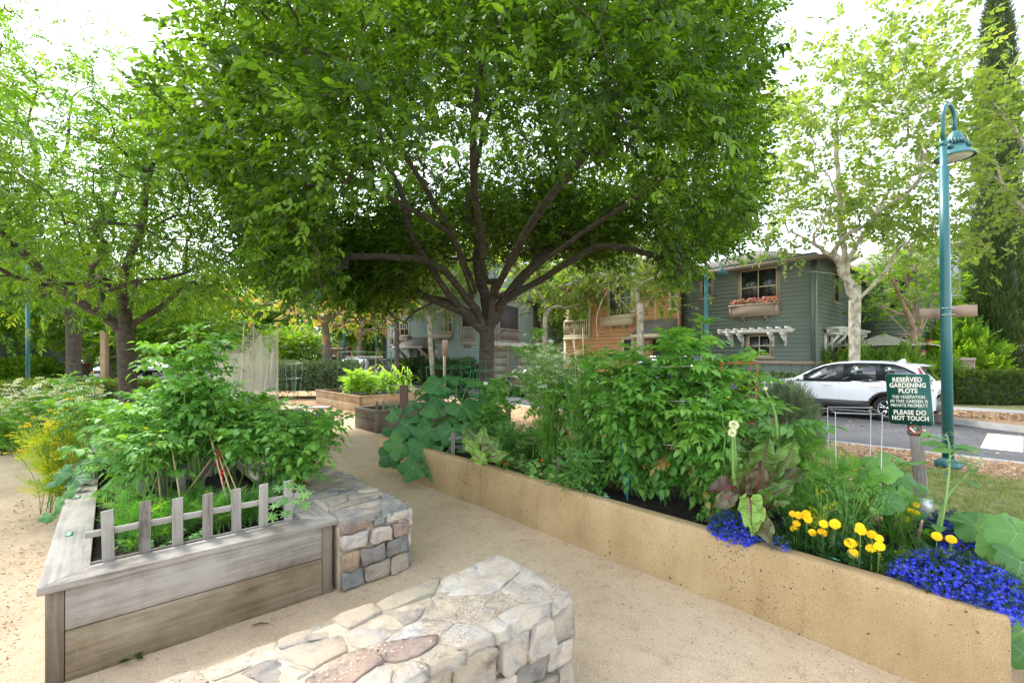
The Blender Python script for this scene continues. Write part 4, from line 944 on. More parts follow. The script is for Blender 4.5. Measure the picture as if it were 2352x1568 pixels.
    if kind == 'suv':
        m = MB(); m.prism([(3.62, 1.66), (3.80, 1.75), (3.83, 1.75), (3.86, 1.64)], (0, -.02, 0), (1, 0, 0), (0, 0, 1), (0, 1, 0), .04); m.build('antenna', paint_, root)
        m = MB(); m.add([(4.10, -.60, 1.61), (4.38, -.56, 1.565), (4.38, .56, 1.565), (4.10, .60, 1.61), (4.10, -.60, 1.56), (4.37, -.56, 1.54), (4.37, .56, 1.54), (4.10, .60, 1.56)], [(0, 1, 2, 3), (7, 6, 5, 4), (0, 4, 5, 1), (1, 5, 6, 2), (2, 6, 7, 3)]); m.build('spoiler', paint_, root, bevel=.006)
        m = MB(); m.box(4.46, 4.625, -.80, .80, .30, .52); m.build('rear_bumper', 'cladding', root, bevel=.03)
    if kind == 'wagon':
        for sg in (-1, 1): m = MB(); m.tube([(2.1, sg*.62, 1.78), (2.2, sg*.62, 1.82), (4.0, sg*.62, 1.82), (4.1, sg*.62, 1.78)], .018, 6); m.build('roof_rail', 'chrome', root)
    if kind != 'suv': m = MB(); m.box(.0-.01, .10, -.60, .60, .35, .55); m.build('grille', 'cladding', root, bevel=.02)
    return root
def street_car(px, zd, b=14.55, dx=0): pass
# white car: rear wheel foot seen at (2040, 970)
rw = PG(2040, 968, -.12); a_, b_ = toAB(rw)
UC = math.atan2(-.775, .632)
def place_car(label, cat, rear_xy, rot, Ln, paint_, kind, zg=-.12, **kw):
    """rear_xy: ground point under the near rear wheel"""
    o = np.array(rear_xy[:2])-r2((Ln-.98, -.90), rot); return car(label, cat, (o[0], o[1], zg), rot, paint_, kind, **kw)
place_car('white SUV with dark lower cladding parked at the kerb behind the garden sign', 'car', rw, UC, 4.60, 'car_white', 'suv')
P2 = AB(-17.0, 14.75); car('black sedan parked right of the big tree trunk, half hidden by white flowers', 'car', (P2[0], P2[1], -.12), GR, 'car_black', 'sedan')
P3 = AB(-11.0, 14.75); car('blue grey wagon behind the tall tomato plants, in front of the orange house', 'car', (P3[0], P3[1], -.12), GR+.02, 'car_blue', 'wagon')
q = PX(835, 822, 27); car('grey SUV with roof rails beyond the hedge, by the stop sign', 'car', (q[0]-2.2, q[1]+1.2, -.1), R(-38), 'car_grey', 'wagon')
q = PX(705, 822, 34); car('black car roof showing above the hedge, left of the red leaved tree', 'car', (q[0]-2.0, q[1], 0), R(-8), 'car_black', 'wagon')
for lab, px, dd, rot, pn, kd in (('white SUV in the car park just right of the left tree trunk', 334, 46, 100, 'car_white', 'wagon'), ('grey car beside the white SUV in the far car park', 354, 41, 120, 'car_silver', 'sedan'), ('dark red car in the far car park behind the tree stake', 252, 55, 95, 'car_red', 'wagon'), ('small red car at the back of the car park', 263, 64, 100, 'car_red', 'sedan'), ('white sedan just right of the notice board', 222, 40, 70, 'car_white', 'sedan'), ('dark pickup coloured wagon behind the notice board', 205, 60, 100, 'car_black', 'wagon'), ('silver car above the left end of the notice board', 148, 52, 110, 'car_silver', 'sedan'), ('grey car in the left part of the car park', 133, 70, 90, 'car_grey', 'wagon'), ('pale car on the street seen through the netting', 575, 30, 5, 'car_silver', 'sedan')):
    q = PX(px, 822, dd); car(lab, 'car', (q[0], q[1], .01), R(rot), pn, kd)
# ---------------------------------------------------------------- trees
noisy('bark_dark', [(.3, (.045, .037, .030)), (.55, (.085, .070, .057)), (.75, (.15, .13, .11))], 9, .9, .9, 30, stretch=(1, 1, 1.8), dist=.015)
noisy('bark_grey', [(.3, (.10, .085, .07)), (.55, (.17, .145, .12)), (.75, (.27, .24, .20))], 8, .9, .9, 30, stretch=(1, 1, .6), dist=.02)
noisy('bark_plane', [(.30, (.20, .17, .12)), (.45, (.34, .30, .22)), (.55, (.50, .45, .36)), (.72, (.60, .56, .47))], 6, .85, .5, 30, stretch=(1, 1, .7), dist=.01, detail=4)
noisy('bark_myrtle', [(.3, (.26, .17, .12)), (.6, (.42, .31, .24)), (.8, (.52, .42, .34))], 5, .8, .3, 30, dist=.008)
LM = dict(
    leaf_elm=[(0, (.022, .052, .007)), (.4, (.048, .110, .010)), (.8, (.115, .22, .016)), (1, (.15, .27, .045))],
    leaf_lacy=[(0, (.04, .10, .012)), (.5, (.08, .17, .016)), (.9, (.14, .25, .024)), (1, (.24, .29, .04))],
    leaf_lime=[(0, (.06, .14, .012)), (.5, (.115, .235, .016)), (1, (.23, .33, .03))],
    leaf_plane=[(0, (.085, .14, .04)), (.4, (.135, .205, .055)), (.85, (.205, .275, .08)), (1, (.29, .29, .10))],
    leaf_persimmon=[(0, (.10, .18, .03)), (.45, (.20, .27, .05)), (.62, (.36, .28, .07)), (.8, (.42, .17, .08)), (1, (.48, .26, .16))],
    leaf_cypress=[(0, (.025, .05, .014)), (.5, (.055, .10, .022)), (.9, (.09, .13, .03)), (1, (.12, .10, .04))],
    leaf_myrtle=[(0, (.07, .16, .02)), (.6, (.14, .27, .03)), (1, (.24, .36, .05))],
    leaf_hedge=[(0, (.035, .065, .015)), (.6, (.08, .13, .03)), (1, (.18, .24, .06))],
    leaf_sage=[(0, (.07, .11, .055)), (.6, (.14, .20, .11)), (1, (.24, .31, .19))],
    leaf_dark=[(0, (.02, .045, .012)), (.6, (.045, .09, .02)), (1, (.09, .15, .035))])
for k_, st in LM.items(): leafmat(k_, st, .18 if k_ in ('leaf_cypress', 'leaf_dark', 'leaf_sage') else .5)
r_ = np.random.default_rng(77)
SP_elm = [t_spray(8, t_leaf(.27, .07, .12), .9, .31*q, .25, r_, .010, .9, hang=.45) for q in (.8, 1., 1.15)]
SP_lacy = [t_spray(11, t_leaf(.16, .04, .15), .9, .30, .3, r_, .008, .9, hang=.3) for _ in range(3)]
plane_leaf = t_half([(0, .0), (.05, .30), (.18, .22), (.30, .50), (.45, .30), (.62, .34), (.72, .14), (1, 0)], .03, .12)
SP_plane = [t_spray(7, t_leaf(.42, .07, .12), .9, .34, .25, r_, .01, 1.0, hang=.3) for _ in range(3)]
SP_round = [t_spray(9, t_leaf(.34, .06, .1), .9, .27, .2, r_, .01, 1.0, hang=.2) for _ in range(3)]
SP_cyp = [t_spray(9, t_leaf(.13, .02, .02), .9, .30, .0, r_, .02, .35, hang=-.1) for _ in range(2)]

def smooth_path(P, k=4):
    P = np.asarray(P, float); out = []
    for i in range(len(P)-1):
        p0 = P[max(i-1, 0)]; p1 = P[i]; p2 = P[i+1]; p3 = P[min(i+2, len(P)-1)]
        for j in range(k):
            t = j/k; out.append(.5*((2*p1)+(-p0+p2)*t+(2*p0-5*p1+4*p2-p3)*t*t+(-p0+3*p1-3*p2+p3)*t**3))
    out.append(P[-1]); return np.array(out)
def in_poly(px, py, poly):
    n = len(poly); c = np.zeros(len(px), bool)
    for i in range(n):
        x0, y0 = poly[i]; x1, y1 = poly[(i+1) % n]
        k = (y0 > py) != (y1 > py); xi = (x1-x0)*(py-y0)/((y1-y0) if y1 != y0 else 1e-9)+x0; c ^= k & (px < xi)
    return c
def proj(P): return CX+P[:, 0]/P[:, 1]*FP, HY-(P[:, 2]-CH)/P[:, 1]*FP
class Tree:
    def __init__(s, base, crotch, R0, limbs=(), seed=1, lf=1.):
        s.r = np.random.default_rng(seed); s.base = np.array(base, float); s.pos = []; s.par = []; s.tr = []
        P = smooth_path([base, (np.array(base)*.5+np.array(crotch)*.5)+np.append(s.r.normal(0, .03, 2), 0), crotch], 4)
        for i, p in enumerate(P): s.pos.append(p); s.par.append(i-1); s.tr.append(True)
        s.c = len(P)-1; s.R0 = R0; s.tips = []; s.lf = lf
        for L in limbs:
            L = [np.array(q, float) for q in L]; st = s.c if np.linalg.norm(L[0]-s.pos[s.c]) < .9 else int(np.argmin([np.linalg.norm(L[0]-q) for q in s.pos]))
            Q = smooth_path([s.pos[st]]+L, 4)[1:]; pr = st
            for jj, q in enumerate(Q): s.pos.append(q+s.r.normal(0, .008, 3)); s.par.append(pr); s.tr.append(1-.75*jj/len(Q)); pr = len(s.pos)-1
            s.tips.append(pr)
    def grow(s, targets, step=.35, bias=.22, wob=.05):
        T = targets[np.argsort(np.linalg.norm(targets-s.pos[s.c], axis=1))]; dist = {}
        D = [0]*len(s.pos)
        for i in range(len(s.pos)):
            if s.par[i] >= 0: D[i] = D[s.par[i]]+np.linalg.norm(s.pos[i]-s.pos[s.par[i]])
        for t in T:
            P = np.array(s.pos[s.c:]); d = np.linalg.norm(P-t, axis=1); cst = d+bias*np.array(D[s.c:])+np.maximum(0, P[:, 2]-t[2]-.3)*.6
            i = int(np.argmin(cst))+s.c; p0 = s.pos[i]; ds = np.linalg.norm(t-p0)
            if ds < .05: s.tips.append(i); continue
            tg = p0-s.pos[s.par[i]]; tg = tg/(np.linalg.norm(tg)+1e-9)
            k = max(2, int(ds/step)); pr = i
            for j in range(1, k+1):
                u = j/k; q = p0+tg*ds*.45*u*(1-u)**1.0*1.3+(t-p0)*u+(s.r.normal(0, wob*min(ds, 1), 3) if j < k else 0)+np.array([0, 0, .10*ds*math.sin(PI*u)])
                s.pos.append(q); s.par.append(pr); s.tr.append(False); D.append(D[pr]+np.linalg.norm(q-s.pos[pr])); pr = len(s.pos)-1
            s.tips.append(pr)
    def wood(s, name, mat, root, r0=.006, base=None, flare=1.35, minr=.004, nmax=12):
        n = len(s.pos); w = np.zeros(n)
        for t in s.tips: w[t] += 1
        ch = [[] for _ in range(n)]
        for i in range(n-1, 0, -1): w[s.par[i]] += w[i]; ch[s.par[i]].append(i)
        Nt = max(w[0], 2); e = math.log(Nt)/math.log(s.R0/r0); rad = r0*np.maximum(w, 1)**(1/e); rad = np.maximum(rad, minr); tr = np.array([0. if q is True else float(q) for q in s.tr]); rad = np.minimum(rad*(1+(s.lf-1)*np.minimum(1, tr*1.6)), np.where(tr > 0, s.R0*.72, 9)); P_ = np.array(s.pos); rad = rad*(1+np.where(rad > .05, .07, 0)*snoise(P_, 5, 3))
        m = MB(); P = np.array(s.pos)-s.base; start = [(0, None)]; 
        while start:
            i, pr = start.pop(); path = [i] if pr is None else [pr, i]; rr = [rad[i]] if pr is None else [rad[i]*1.02, rad[i]]
            while ch[i]:
                c = sorted(ch[i], key=lambda q: -w[q])
                for o in c[1:]: start.append((o, i))
                i = c[0]; path.append(i); rr.append(rad[i])
            Q = P[path]; rr = np.array(rr)
            if pr is None: rr = rr*(1+(flare-1)*np.exp(-(Q[:, 2]-Q[0, 2])/.25)); Q[0, 2] -= .05
            else: rr[-1] *= .5
            if len(Q) >= 2:
                big = rr[min(1, len(rr)-1)]; m.tube(Q, rr, nmax if big > .07 else 8 if big > .03 else 5 if big > .012 else 3, cap=big > .03)
        return m.build(name, mat, root, smooth=True)
def ell_targets(n, c, rad, inner=.55, r=None, keep=None, zmin=None):
    r = r or rng; out = []; c = np.array(c, float); rad = np.array(rad, float); tries = 0
    while len(out) < n and tries < 400:
        d = r.normal(0, 1, (n, 3)); d /= np.linalg.norm(d, axis=1)[:, None]
        q = r.uniform(inner**2.2, 1, n)**(1/2.2); P = c+d*q[:, None]*rad*(1+.12*snoise(d, 2.5, 4)[:, None]); k = np.ones(n, bool)
        if zmin is not None: k &= P[:, 2] > zmin
        if keep is not None: k &= keep(P)
        out += list(P[k]); tries += 1
    return np.array(out[:n])
def foliage(name, mat, root, base, T, sprays, nper, L, sig, c, droop=.2, outw=.8, parent_loc=None, bright=None, keep=None, seed=3):
    r = np.random.default_rng(seed); n = len(T)*nper; base = np.array(base)
    tid = np.repeat(np.arange(len(T)), nper)
    P = T[tid]+r.normal(0, 1, (n, 3))*sig*np.array([1, 1, .7])
    if keep is not None: k = keep(P); P = P[k]; tid = tid[k]; n = len(P)
    D = (P-np.array(c)); D /= np.linalg.norm(D, axis=1)[:, None]+1e-6
    D = D*outw+(P-T[tid])/sig*.35+r.normal(0, .45, (n, 3)); D[:, 2] -= droop; D /= np.linalg.norm(D, axis=1)[:, None]
    S = L*r.uniform(.65, 1.2, n); clump = r.random(len(T))[tid]
    rn = np.clip(.25*clump+.75*r.random(n), 0, 1)
    m = MB(); 
    for i, sp in enumerate(sprays):
        k = np.arange(n) % len(sprays) == i
        m.inst(sp, P[k]-D[k]*S[k][:, None]*.4-base, rot_to(D[k], r.normal(0, .5, k.sum())), S[k], rn[k])
    # each leaf a tone of its own around its twig's
    for i in range(len(m.Rn)): m.Rn[i] = np.clip(m.Rn[i]+r.normal(0, .13, len(m.Rn[i])), 0, 1)
    o = m.build(name, mat, root)
    return o
def tree(label, px, d, crotch_h, R0, cen, rad, nt, sprays, nper, L, sig, bark, leaf, limbs=(), seed=1, cat='tree', inner=.5, keep=None, droop=.2, base=None, group=None, lean=(0, 0), zmin=None, name='tree', skeep=None, outw=.8, z0=0, lf=1.5):
    base = np.array([(px-CX)/FP*d, d, z0]) if base is None else np.array(base, float)
    root = thing(name, label, cat, base, 0, group)
    cr = base+np.array([lean[0], lean[1], crotch_h]); t = Tree(base, cr, R0, limbs, seed, lf)
    r = np.random.default_rng(seed+50); T = ell_targets(nt, cen, rad, inner, r, keep, zmin)
    t.grow(T); t.wood('trunk', bark, root)
    foliage('crown', leaf, root, base, T, sprays, nper, L, sig, cr*.5+np.array(cen)*.5, droop, outw, keep=skeep, seed=seed+9)
    return root

# --- the big elm in the middle
POLY = [(470, -200), (430, 20), (365, 120), (330, 210), (365, 310), (420, 400), (520, 450), (560, 530), (575, 620), (690, 670), (830, 715), (900, 705), (960, 660), (1010, 585), (1060, 490), (1160, 450), (1240, 500), (1330, 580), (1440, 565), (1520, 575), (1570, 650), (1600, 560), (1690, 560), (1725, 500), (1745, 400), (1765, 250), (1775, 60), (1770, -200)]
rj = np.random.default_rng(99)
def keep_main(P):
    px, py = proj(P); nz = snoise(P, 2.2, 6); px = px+24*nz+rj.normal(0, 22, len(P)); py = py+26*snoise(P, 2.6, 9)+rj.normal(0, 26, len(P)); k = in_poly(px, py, POLY) | (py < -150) & (px > 300) & (px < 1900) | (P[:, 1] > 9.6) & (np.abs(px-1150) < 330) & (py < 585+40*nz) & (py > 250)
    front = (P[:, 1] < 8.3) & (np.abs(px-1160) < 400)
    return k & ~(front & (py > 300+np.abs(px-1160)*.40)) & (P[:, 1] > 3.0)
Zt = 10.0
def LB(pts): return [PX(*p) for p in pts]
limbs = [LB([(1072, 722, 9.8), (1027, 670, 9.3), (995, 621, 9.), (947, 545, 8.5), (927, 460, 8.2), (890, 380, 7.9)]),
         LB([(1092, 710, 9.8), (1051, 658, 9.3), (1023, 625, 9.0), (987, 605, 8.8), (947, 593, 8.5), (810, 589, 7.9)]),
         LB([(1084, 682, 9.6), (1066, 621, 9.0), (1039, 545, 8.4), (999, 513, 8.0), (882, 448, 7.2), (818, 416, 6.8), (689, 319, 6.1)]),
         LB([(1116, 690, 10.1), (1100, 629, 10.4), (1092, 529, 11.), (1064, 388, 11.8)]),
         LB([(1128, 690, 9.8), (1136, 641, 9.6), (1132, 569, 9.2), (1120, 509, 8.6), (1096, 408, 7.9)]),
         LB([(1130, 700, 9.9), (1144, 641, 9.5), (1184, 593, 9.1), (1213, 549, 8.8), (1229, 480, 8.4), (1249, 388, 7.9)]),
         LB([(1140, 735, 10), (1164, 690, 10.1), (1192, 670, 10.1), (1245, 641, 10), (1329, 589, 9.7), (1394, 565, 9.4), (1520, 590, 9.)]),
         LB([(1150, 700, 10.1), (1201, 637, 10.4), (1253, 585, 10.8), (1317, 513, 11.3), (1354, 480, 11.6)]),
         LB([(1136, 775, 9.9), (1172, 746, 9.7), (1201, 722, 9.5), (1261, 706, 9.2), (1317, 658, 8.9), (1374, 605, 8.6)]),
         LB([(1085, 730, 10.1), (1039, 702, 10.4), (1015, 690, 10.6), (963, 680, 11.)]),
         LB([(1114, 640, 9.5), (1105, 540, 8.4), (1085, 330, 6.6), (1120, 100, 5.4)]), LB([(1090, 660, 9.5), (1030, 520, 8.2), (870, 270, 6.2), (740, 150, 5.2)]),
         LB([(1140, 660, 9.5), (1230, 500, 8.2), (1400, 280, 6.5), (1500, 130, 5.6)]), LB([(1150, 680, 9.7), (1300, 560, 8.6), (1500, 430, 7.4), (1640, 330, 6.8)])]
def main_tree():
    base = PX(1118, 822, Zt)*np.array([1, 1, 0]); root = thing('tree', 'big spreading elm with dark trunk and dense arching crown in the middle of the garden', 'tree', base)
    cr = PX(1119, 768, Zt); t = Tree(base, cr, .165, limbs, 4, 1.5); r = np.random.default_rng(8)
    T = np.concatenate([ell_targets(1020, (-.6, 8.6, 4.4), (6.3, 5.4, 4.3), .62, r, keep_main, 2.0), ell_targets(190, (-3.6, 8.4, 3.2), (2.6, 2.6, 1.6), .1, r, keep_main, 2.0), ell_targets(60, (3.6, 8.0, 3.2), (1.8, 2.2, 1.0), .1, r, keep_main, 2.2), ell_targets(250, (-.2, 11.6, 4.6), (3.9, 1.9, 1.8), .2, r, keep_main, 2.6)])
    t.grow(T); t.wood('trunk', 'bark_dark', root, .0055)
    foliage('crown', 'leaf_elm', root, base, T, SP_elm, 36, .27, .33, (-.4, 9.2, 3.2), .12, .9, keep=keep_main, seed=5)
    m = MB(); q = PX(1146, 766, 9.83)-base; m.lathe([(.0, .0), (.018, .004), (.018, .01), (0, .014)], (0, 0, 0), 10)
    for i in range(len(m.V)): m.V[i] = m.V[i][:, [0, 2, 1]]*np.array([1, -1, 1])+q
    m.build('blue_tag', plain('tag_blue', (.02, .25, .7), .4), root)
main_tree()
# --- left trees
tree('left tree with dark trunk forking low into thick limbs, fine drooping light green leaves', 288, 9.5, 2.15, .16, (-7.3, 9.6, 4.3), (4.1, 3.6, 2.5), 300, SP_lacy, 17, .34, .36, 'bark_dark', 'leaf_lacy',
     [LB([(250, 735, 9.4), (190, 698, 9.2), (120, 645, 9.), (0, 530, 8.6)]), LB([(262, 725, 9.7), (238, 700, 10), (215, 650, 10.3)]), LB([(288, 720, 9.5), (282, 640, 9.4), (328, 520, 9.2)]), LB([(320, 735, 9.6), (375, 700, 9.9), (430, 650, 10.3)]), LB([(298, 720, 9.6), (310, 660, 9.8), (360, 590, 10.)])], 21, droop=.3,
     keep=lambda P: (lambda a: ~((a[1] > 690) & (a[0] > 150)) & (a[1] < 760) & ~((a[0] > 60) & (a[0] < 200) & (a[1] < 430)) & (a[0] < 560) & ~((P[:, 1] < 9.8) & (a[0] > 30) & (a[0] < 400) & (a[1] > 570) & (P[:, 0]*13 % 1 < .75)))(proj(P)))
tree('tall airy tree with upright grey limbs above the upper left of the garden', 168, 17., 3.4, .22, (-16.2, 16.5, 8.6), (5.2, 4.5, 5.6), 210, SP_lacy, 12, .55, .5, 'bark_dark', 'leaf_lacy',
     [LB([(110, 690, 16.9), (62, 500, 16.5), (85, 400, 16.3), (70, 310, 16), (20, 240, 16)]), LB([(70, 500, 16.5), (92, 430, 16.4), (150, 350, 16.1), (160, 260, 16)]), LB([(165, 640, 17.2), (250, 480, 17.3), (300, 330, 17.2)]), LB([(60, 310, 16), (90, 200, 15.6), (180, 120, 15.2)])], 23, z0=-.05)
# --- plane trees along the street
tree('tall plane tree with pale mottled trunk behind the white car', 1964, 15., 4.0, .155, (11.8, 14.6, 8.2), (4.2, 3.6, 5.4), 215, SP_plane, 11, .46, .42, 'bark_plane', 'leaf_plane',
     [LB([(1957, 683, 15), (1945, 632, 15), (1940, 581, 15), (1931, 530, 15), (1927, 414, 14.9), (1921, 333, 14.8), (1925, 200, 14.7)]), LB([(1970, 686, 15), (2032, 627, 14.9), (2055, 583, 14.8), (2088, 553, 14.7), (2132, 532, 14.5), (2200, 500, 14.3)]),
      LB([(1937, 632, 14.9), (1924, 594, 14.8), (1898, 581, 14.6), (1870, 560, 14.4), (1810, 530, 14.2)]), LB([(1936, 636, 14.9), (1900, 627, 14.6), (1852, 622, 14.4)]), LB([(1952, 590, 15), (1973, 555, 15.1), (1993, 522, 15.2), (2050, 420, 15.5)])], 31, lean=(0, 0), droop=.1, inner=.35,
     keep=lambda P: (lambda a: (a[1] < 655) & ~((a[0] > 1850) & (a[0] < 2080) & (a[1] > 540)) & (a[0] > 1700) & (a[0] < 2225))(proj(P)), z0=.02, lf=1.25)
tree('plane tree with bare pale limbs in front of the orange house', 1470, 19., 3.9, .14, (5.2, 18.8, 6.8), (2.9, 2.8, 3.2), 110, SP_plane, 12, .50, .42, 'bark_plane', 'leaf_plane',
     [LB([(1452, 715, 18.9), (1427, 690, 18.6), (1398, 662, 18.3)]), LB([(1466, 700, 19), (1462, 660, 19.2), (1450, 600, 19.4)]), LB([(1478, 705, 19), (1500, 680, 19.1), (1530, 640, 19.3)]), LB([(1398, 662, 18.3), (1372, 720, 18.2), (1372, 780, 18.2)])], 33, droop=.1, z0=.02)
for (px, d, ch, R0, cx_, h, rx, nt, sd, lb) in ((1253, 24.5, 4., .13, 2.6, 7.4, 3.0, 110, 35, 'slender plane tree before the garage balconies, behind the big tree'), (997, 28., 3.9, .15, -4.6, 7.4, 3.2, 110, 36, 'pale plane tree trunk beside the porch of the blue house'), (911, 30., 4.5, .16, -7.8, 8., 3.4, 110, 37, 'darker plane tree at the left corner of the blue house')):
    tree(lb, px, d, ch, R0, (cx_, d, h), (rx, rx, 3.4), nt, SP_plane, 11, .62, .5, 'bark_plane' if px != 911 else 'bark_grey', 'leaf_plane', (), sd, droop=.1, z0=0, group=None, lean=(-.3, 0) if px == 997 else (0, 0))
tree('plane tree reaching in from the right edge with yellow green leaves', 2560, 13.5, 4.0, .17, (15.6, 13.2, 7.6), (3.6, 3.2, 5.0), 120, SP_plane, 10, .46, .42, 'bark_plane', 'leaf_plane', [LB([(2420, 560, 13.3), (2300, 420, 13.0), (2230, 380, 12.9)]), LB([(2450, 520, 13.5), (2330, 300, 13.6), (2250, 200, 13.6)])], 38, droop=.1, inner=.3,
     keep=lambda P: (lambda a: (a[1] < 560) & (a[0] > 2255) | (a[1] > 200) & (a[1] < 470) & (a[0] > 2200))(proj(P)))
tree('leafy tree added just left of the view to shade the sandy ground', 0, 5., 2.6, .12, (-7.0, 4.8, 5.6), (2.6, 2.6, 1.9), 120, SP_lacy, 14, .34, .36, 'bark_dark', 'leaf_lacy', (), 25, keep=lambda P: P[:, 0]/np.maximum(P[:, 1], .5) < -1.12, base=(-8.6, 4.4, 0), skeep=lambda P: P[:, 0]/np.maximum(P[:, 1], .5) < -1.05)  # extra tree added beside the view, there to shade the left ground
# crape myrtle: several slim stems from one foot
def myrtle():
    d = 17.6; base = PX(2100, 822, d)*np.array([1, 1, 0]); root = thing('tree', 'small tree with many slim pinkish stems beside the patio umbrella', 'tree', base)
    cr = base+np.array([0, 0, .9]); L = [LB([(2098, 760, d), (2072, 690, d-.2), (2040, 620, d-.3), (2030, 560, d-.3)]), LB([(2100, 750, d), (2095, 680, d+.2), (2075, 620, d+.2), (2080, 540, d+.3)]), LB([(2106, 750, d), (2105, 660, d), (2104, 560, d)]), LB([(2110, 760, d-.1), (2125, 690, d-.2), (2135, 610, d-.2), (2150, 560, d-.2)]), LB([(2112, 770, d), (2140, 700, d+.2), (2165, 650, d+.3), (2190, 560, d+.2)]), LB([(2095, 775, d), (2040, 720, d-.3), (2010, 700, d-.4)])]
    t = Tree(base, cr, .16, L, 5); r = np.random.default_rng(9); T = ell_targets(110, (base[0]-.1, d, 4.6), (2.2, 1.6, 2.0), .3, r, None, 2.4)
    t.grow(T); t.wood('trunk', 'bark_myrtle', root, .011); foliage('crown', 'leaf_myrtle', root, base, T, SP_round, 8, .36, .30, (base[0], d, 3.), .15, .6, seed=6)
myrtle()
# cypress
def cypress(label, px, d, w0, w1, H, seed):
    base = PX(px, 822, d)*np.array([1, 1, 0]); root = thing('cypress_tree', label, 'cypress', base); r = np.random.default_rng(seed); n = 17000
    z = r.uniform(.35, H, n)**1.0; th = r.uniform(0, 2*PI, n); rr = np.interp(z, [0, 1, H*.6, H*.9, H], [w0*.9, w0, w1, w1*.6, .1])*(1+.10*np.sin(th*5+z*1.7)+.06*np.sin(z*5+th*3))*r.uniform(.80, 1.04, n)
    P = np.stack([rr*np.cos(th), rr*np.sin(th), z], 1); D = np.stack([np.cos(th)*.45, np.sin(th)*.45, np.full(n, 1.)], 1)+r.normal(0, .35, (n, 3))
    m = MB(); 
    for i in range(2): k = np.arange(n) % 2 == i; m.inst(SP_cyp[i], P[k], rot_to(D[k]), r.uniform(.17, .34, k.sum()))
    for i in range(len(m.Rn)): m.Rn[i] = np.clip(m.Rn[i]+r.normal(0, .15, len(m.Rn[i])), 0, 1)
    m.build('crown', 'leaf_cypress', root)
    m = MB(); m.tube([(0, 0, -.05), (0, 0, H*.5), (0, 0, H*.93)], [.22, .15, .03], 8); m.build('trunk', 'bark_grey', root)
    m = MB(); m.lathe([(.15, .5), (w0*.74, 1.2), (w1*.74, H*.6), (w1*.4, H*.9), (.03, H*.96)], (0, 0, 0), 16); m.build('inner_twigs', 'leaf_cypress', root, smooth=True)
cypress('tall dense dark column cypress near the right edge', 2290, 19.5, .86, .66, 17.5, 3)
# persimmon with colouring leaves
tree('tree with grey limbs and orange red leaves behind the hedge', 752, 20., 2.05, .2, (-8.1, 19.6, 4.1), (4.0, 3.0, 1.5), 120, SP_round, 5, .42, .32, 'bark_grey', 'leaf_persimmon',
     [LB([(745, 740, 20), (715, 725, 19.7), (690, 718, 19.5)]), LB([(752, 730, 20), (745, 690, 20.1), (730, 640, 20.3)]), LB([(768, 725, 20), (790, 700, 20), (800, 660, 20)]), LB([(770, 750, 19.9), (800, 738, 19.7), (860, 735, 19.3)]), LB([(755, 720, 20), (762, 690, 20), (770, 640, 20)])], 41, droop=.4, inner=.2, zmin=2.9)
tree('second small leaning tree behind the stop sign, turning leaves', 826, 26., 2.2, .15, (-8.6, 26, 4.8), (2.8, 2.4, 2.0), 70, SP_round, 6, .5, .35, 'bark_grey', 'leaf_persimmon', [LB([(832, 745, 26), (850, 720, 26)]), LB([(815, 740, 26), (800, 725, 26)])], 42)
# background trees, each with its own crown
BG = [(1060, 45, 14, 6.0, 'leaf_lime', 'light green tree behind the blue house, seen between the big limbs'), (1345, 40, 13.5, 5.5, 'leaf_lime', 'yellow green tree between the peach house and the orange house'), (890, 42, 13, 5.5, 'leaf_lime', 'light tree behind the slim dark green pole'), (-60, 30, 10, 4.6, 'leaf_lime', 'bushy bright green tree beyond the street at the left edge'), (110, 36, 9, 5.2, 'leaf_lime', 'lime green street tree behind the notice board'),
      (265, 30, 6.8, 4.0, 'leaf_lime', 'yellow green tree right behind the left tree'), (420, 27, 6.6, 3.7, 'leaf_lime', 'bright yellow green tree behind the tall tomato plants'), (540, 38, 8.5, 5.0, 'leaf_lacy', 'mid green tree rising behind the netting'),
      (672, 30, 3.9, 2.0, 'leaf_lime', 'small staked tree behind the hedge, fresh green'), (640, 60, 13, 7., 'leaf_dark', 'dark tall tree far behind the netting'), (850, 46, 11, 5.5, 'leaf_lime', 'large light green tree behind the stop sign'),
      (960, 66, 15, 8., 'leaf_lacy', 'tall tree behind the blue house roof'), (2195, 31, 9.5, 3.6, 'leaf_lime', 'bright green tree between the lamp post and the cypress'), (2330, 34, 12, 5., 'leaf_lacy', 'broad green tree behind the cypress'),
      (60, 75, 13, 8., 'leaf_dark', 'dark tree mass across the car park on the left'), (330, 80, 13, 9., 'leaf_lacy', 'wide tree beyond the far car park'), (470, 70, 12, 7., 'leaf_dark', 'dark round tree far behind the car park'), (1240, 60, 13, 6., 'leaf_lacy', 'tree top behind the pale peach house'), (1700, 52, 12, 6., 'leaf_lacy', 'tree top behind the green house roof'),
      (-160, 22, 9.5, 4.6, 'leaf_lacy', 'leafy tree just outside the left edge with branches reaching in'), (205, 50, 8, 4.4, 'leaf_lime', 'light green tree above the car park cars')]
protos = {}
for i, (px, d, h, rr, lf, lb) in enumerate(BG):
    base = np.array([(px-CX)/FP*d, d, 0.])
    if lf not in protos:
        protos[lf] = (tree(lb, px, d, h*.30, .035*h, (base[0], d, h*.62), (rr, rr, h*.40), 95, SP_round, 16, 1.0*rr/4.2, .17*rr, 'bark_grey', lf, (), 60+i, inner=.35, base=base), rr, h)
    else:
        pr, r0_, h0_ = protos[lf]; o = dup(pr, base, i*1.7, lb, (rr/r0_, rr/r0_, h/h0_))

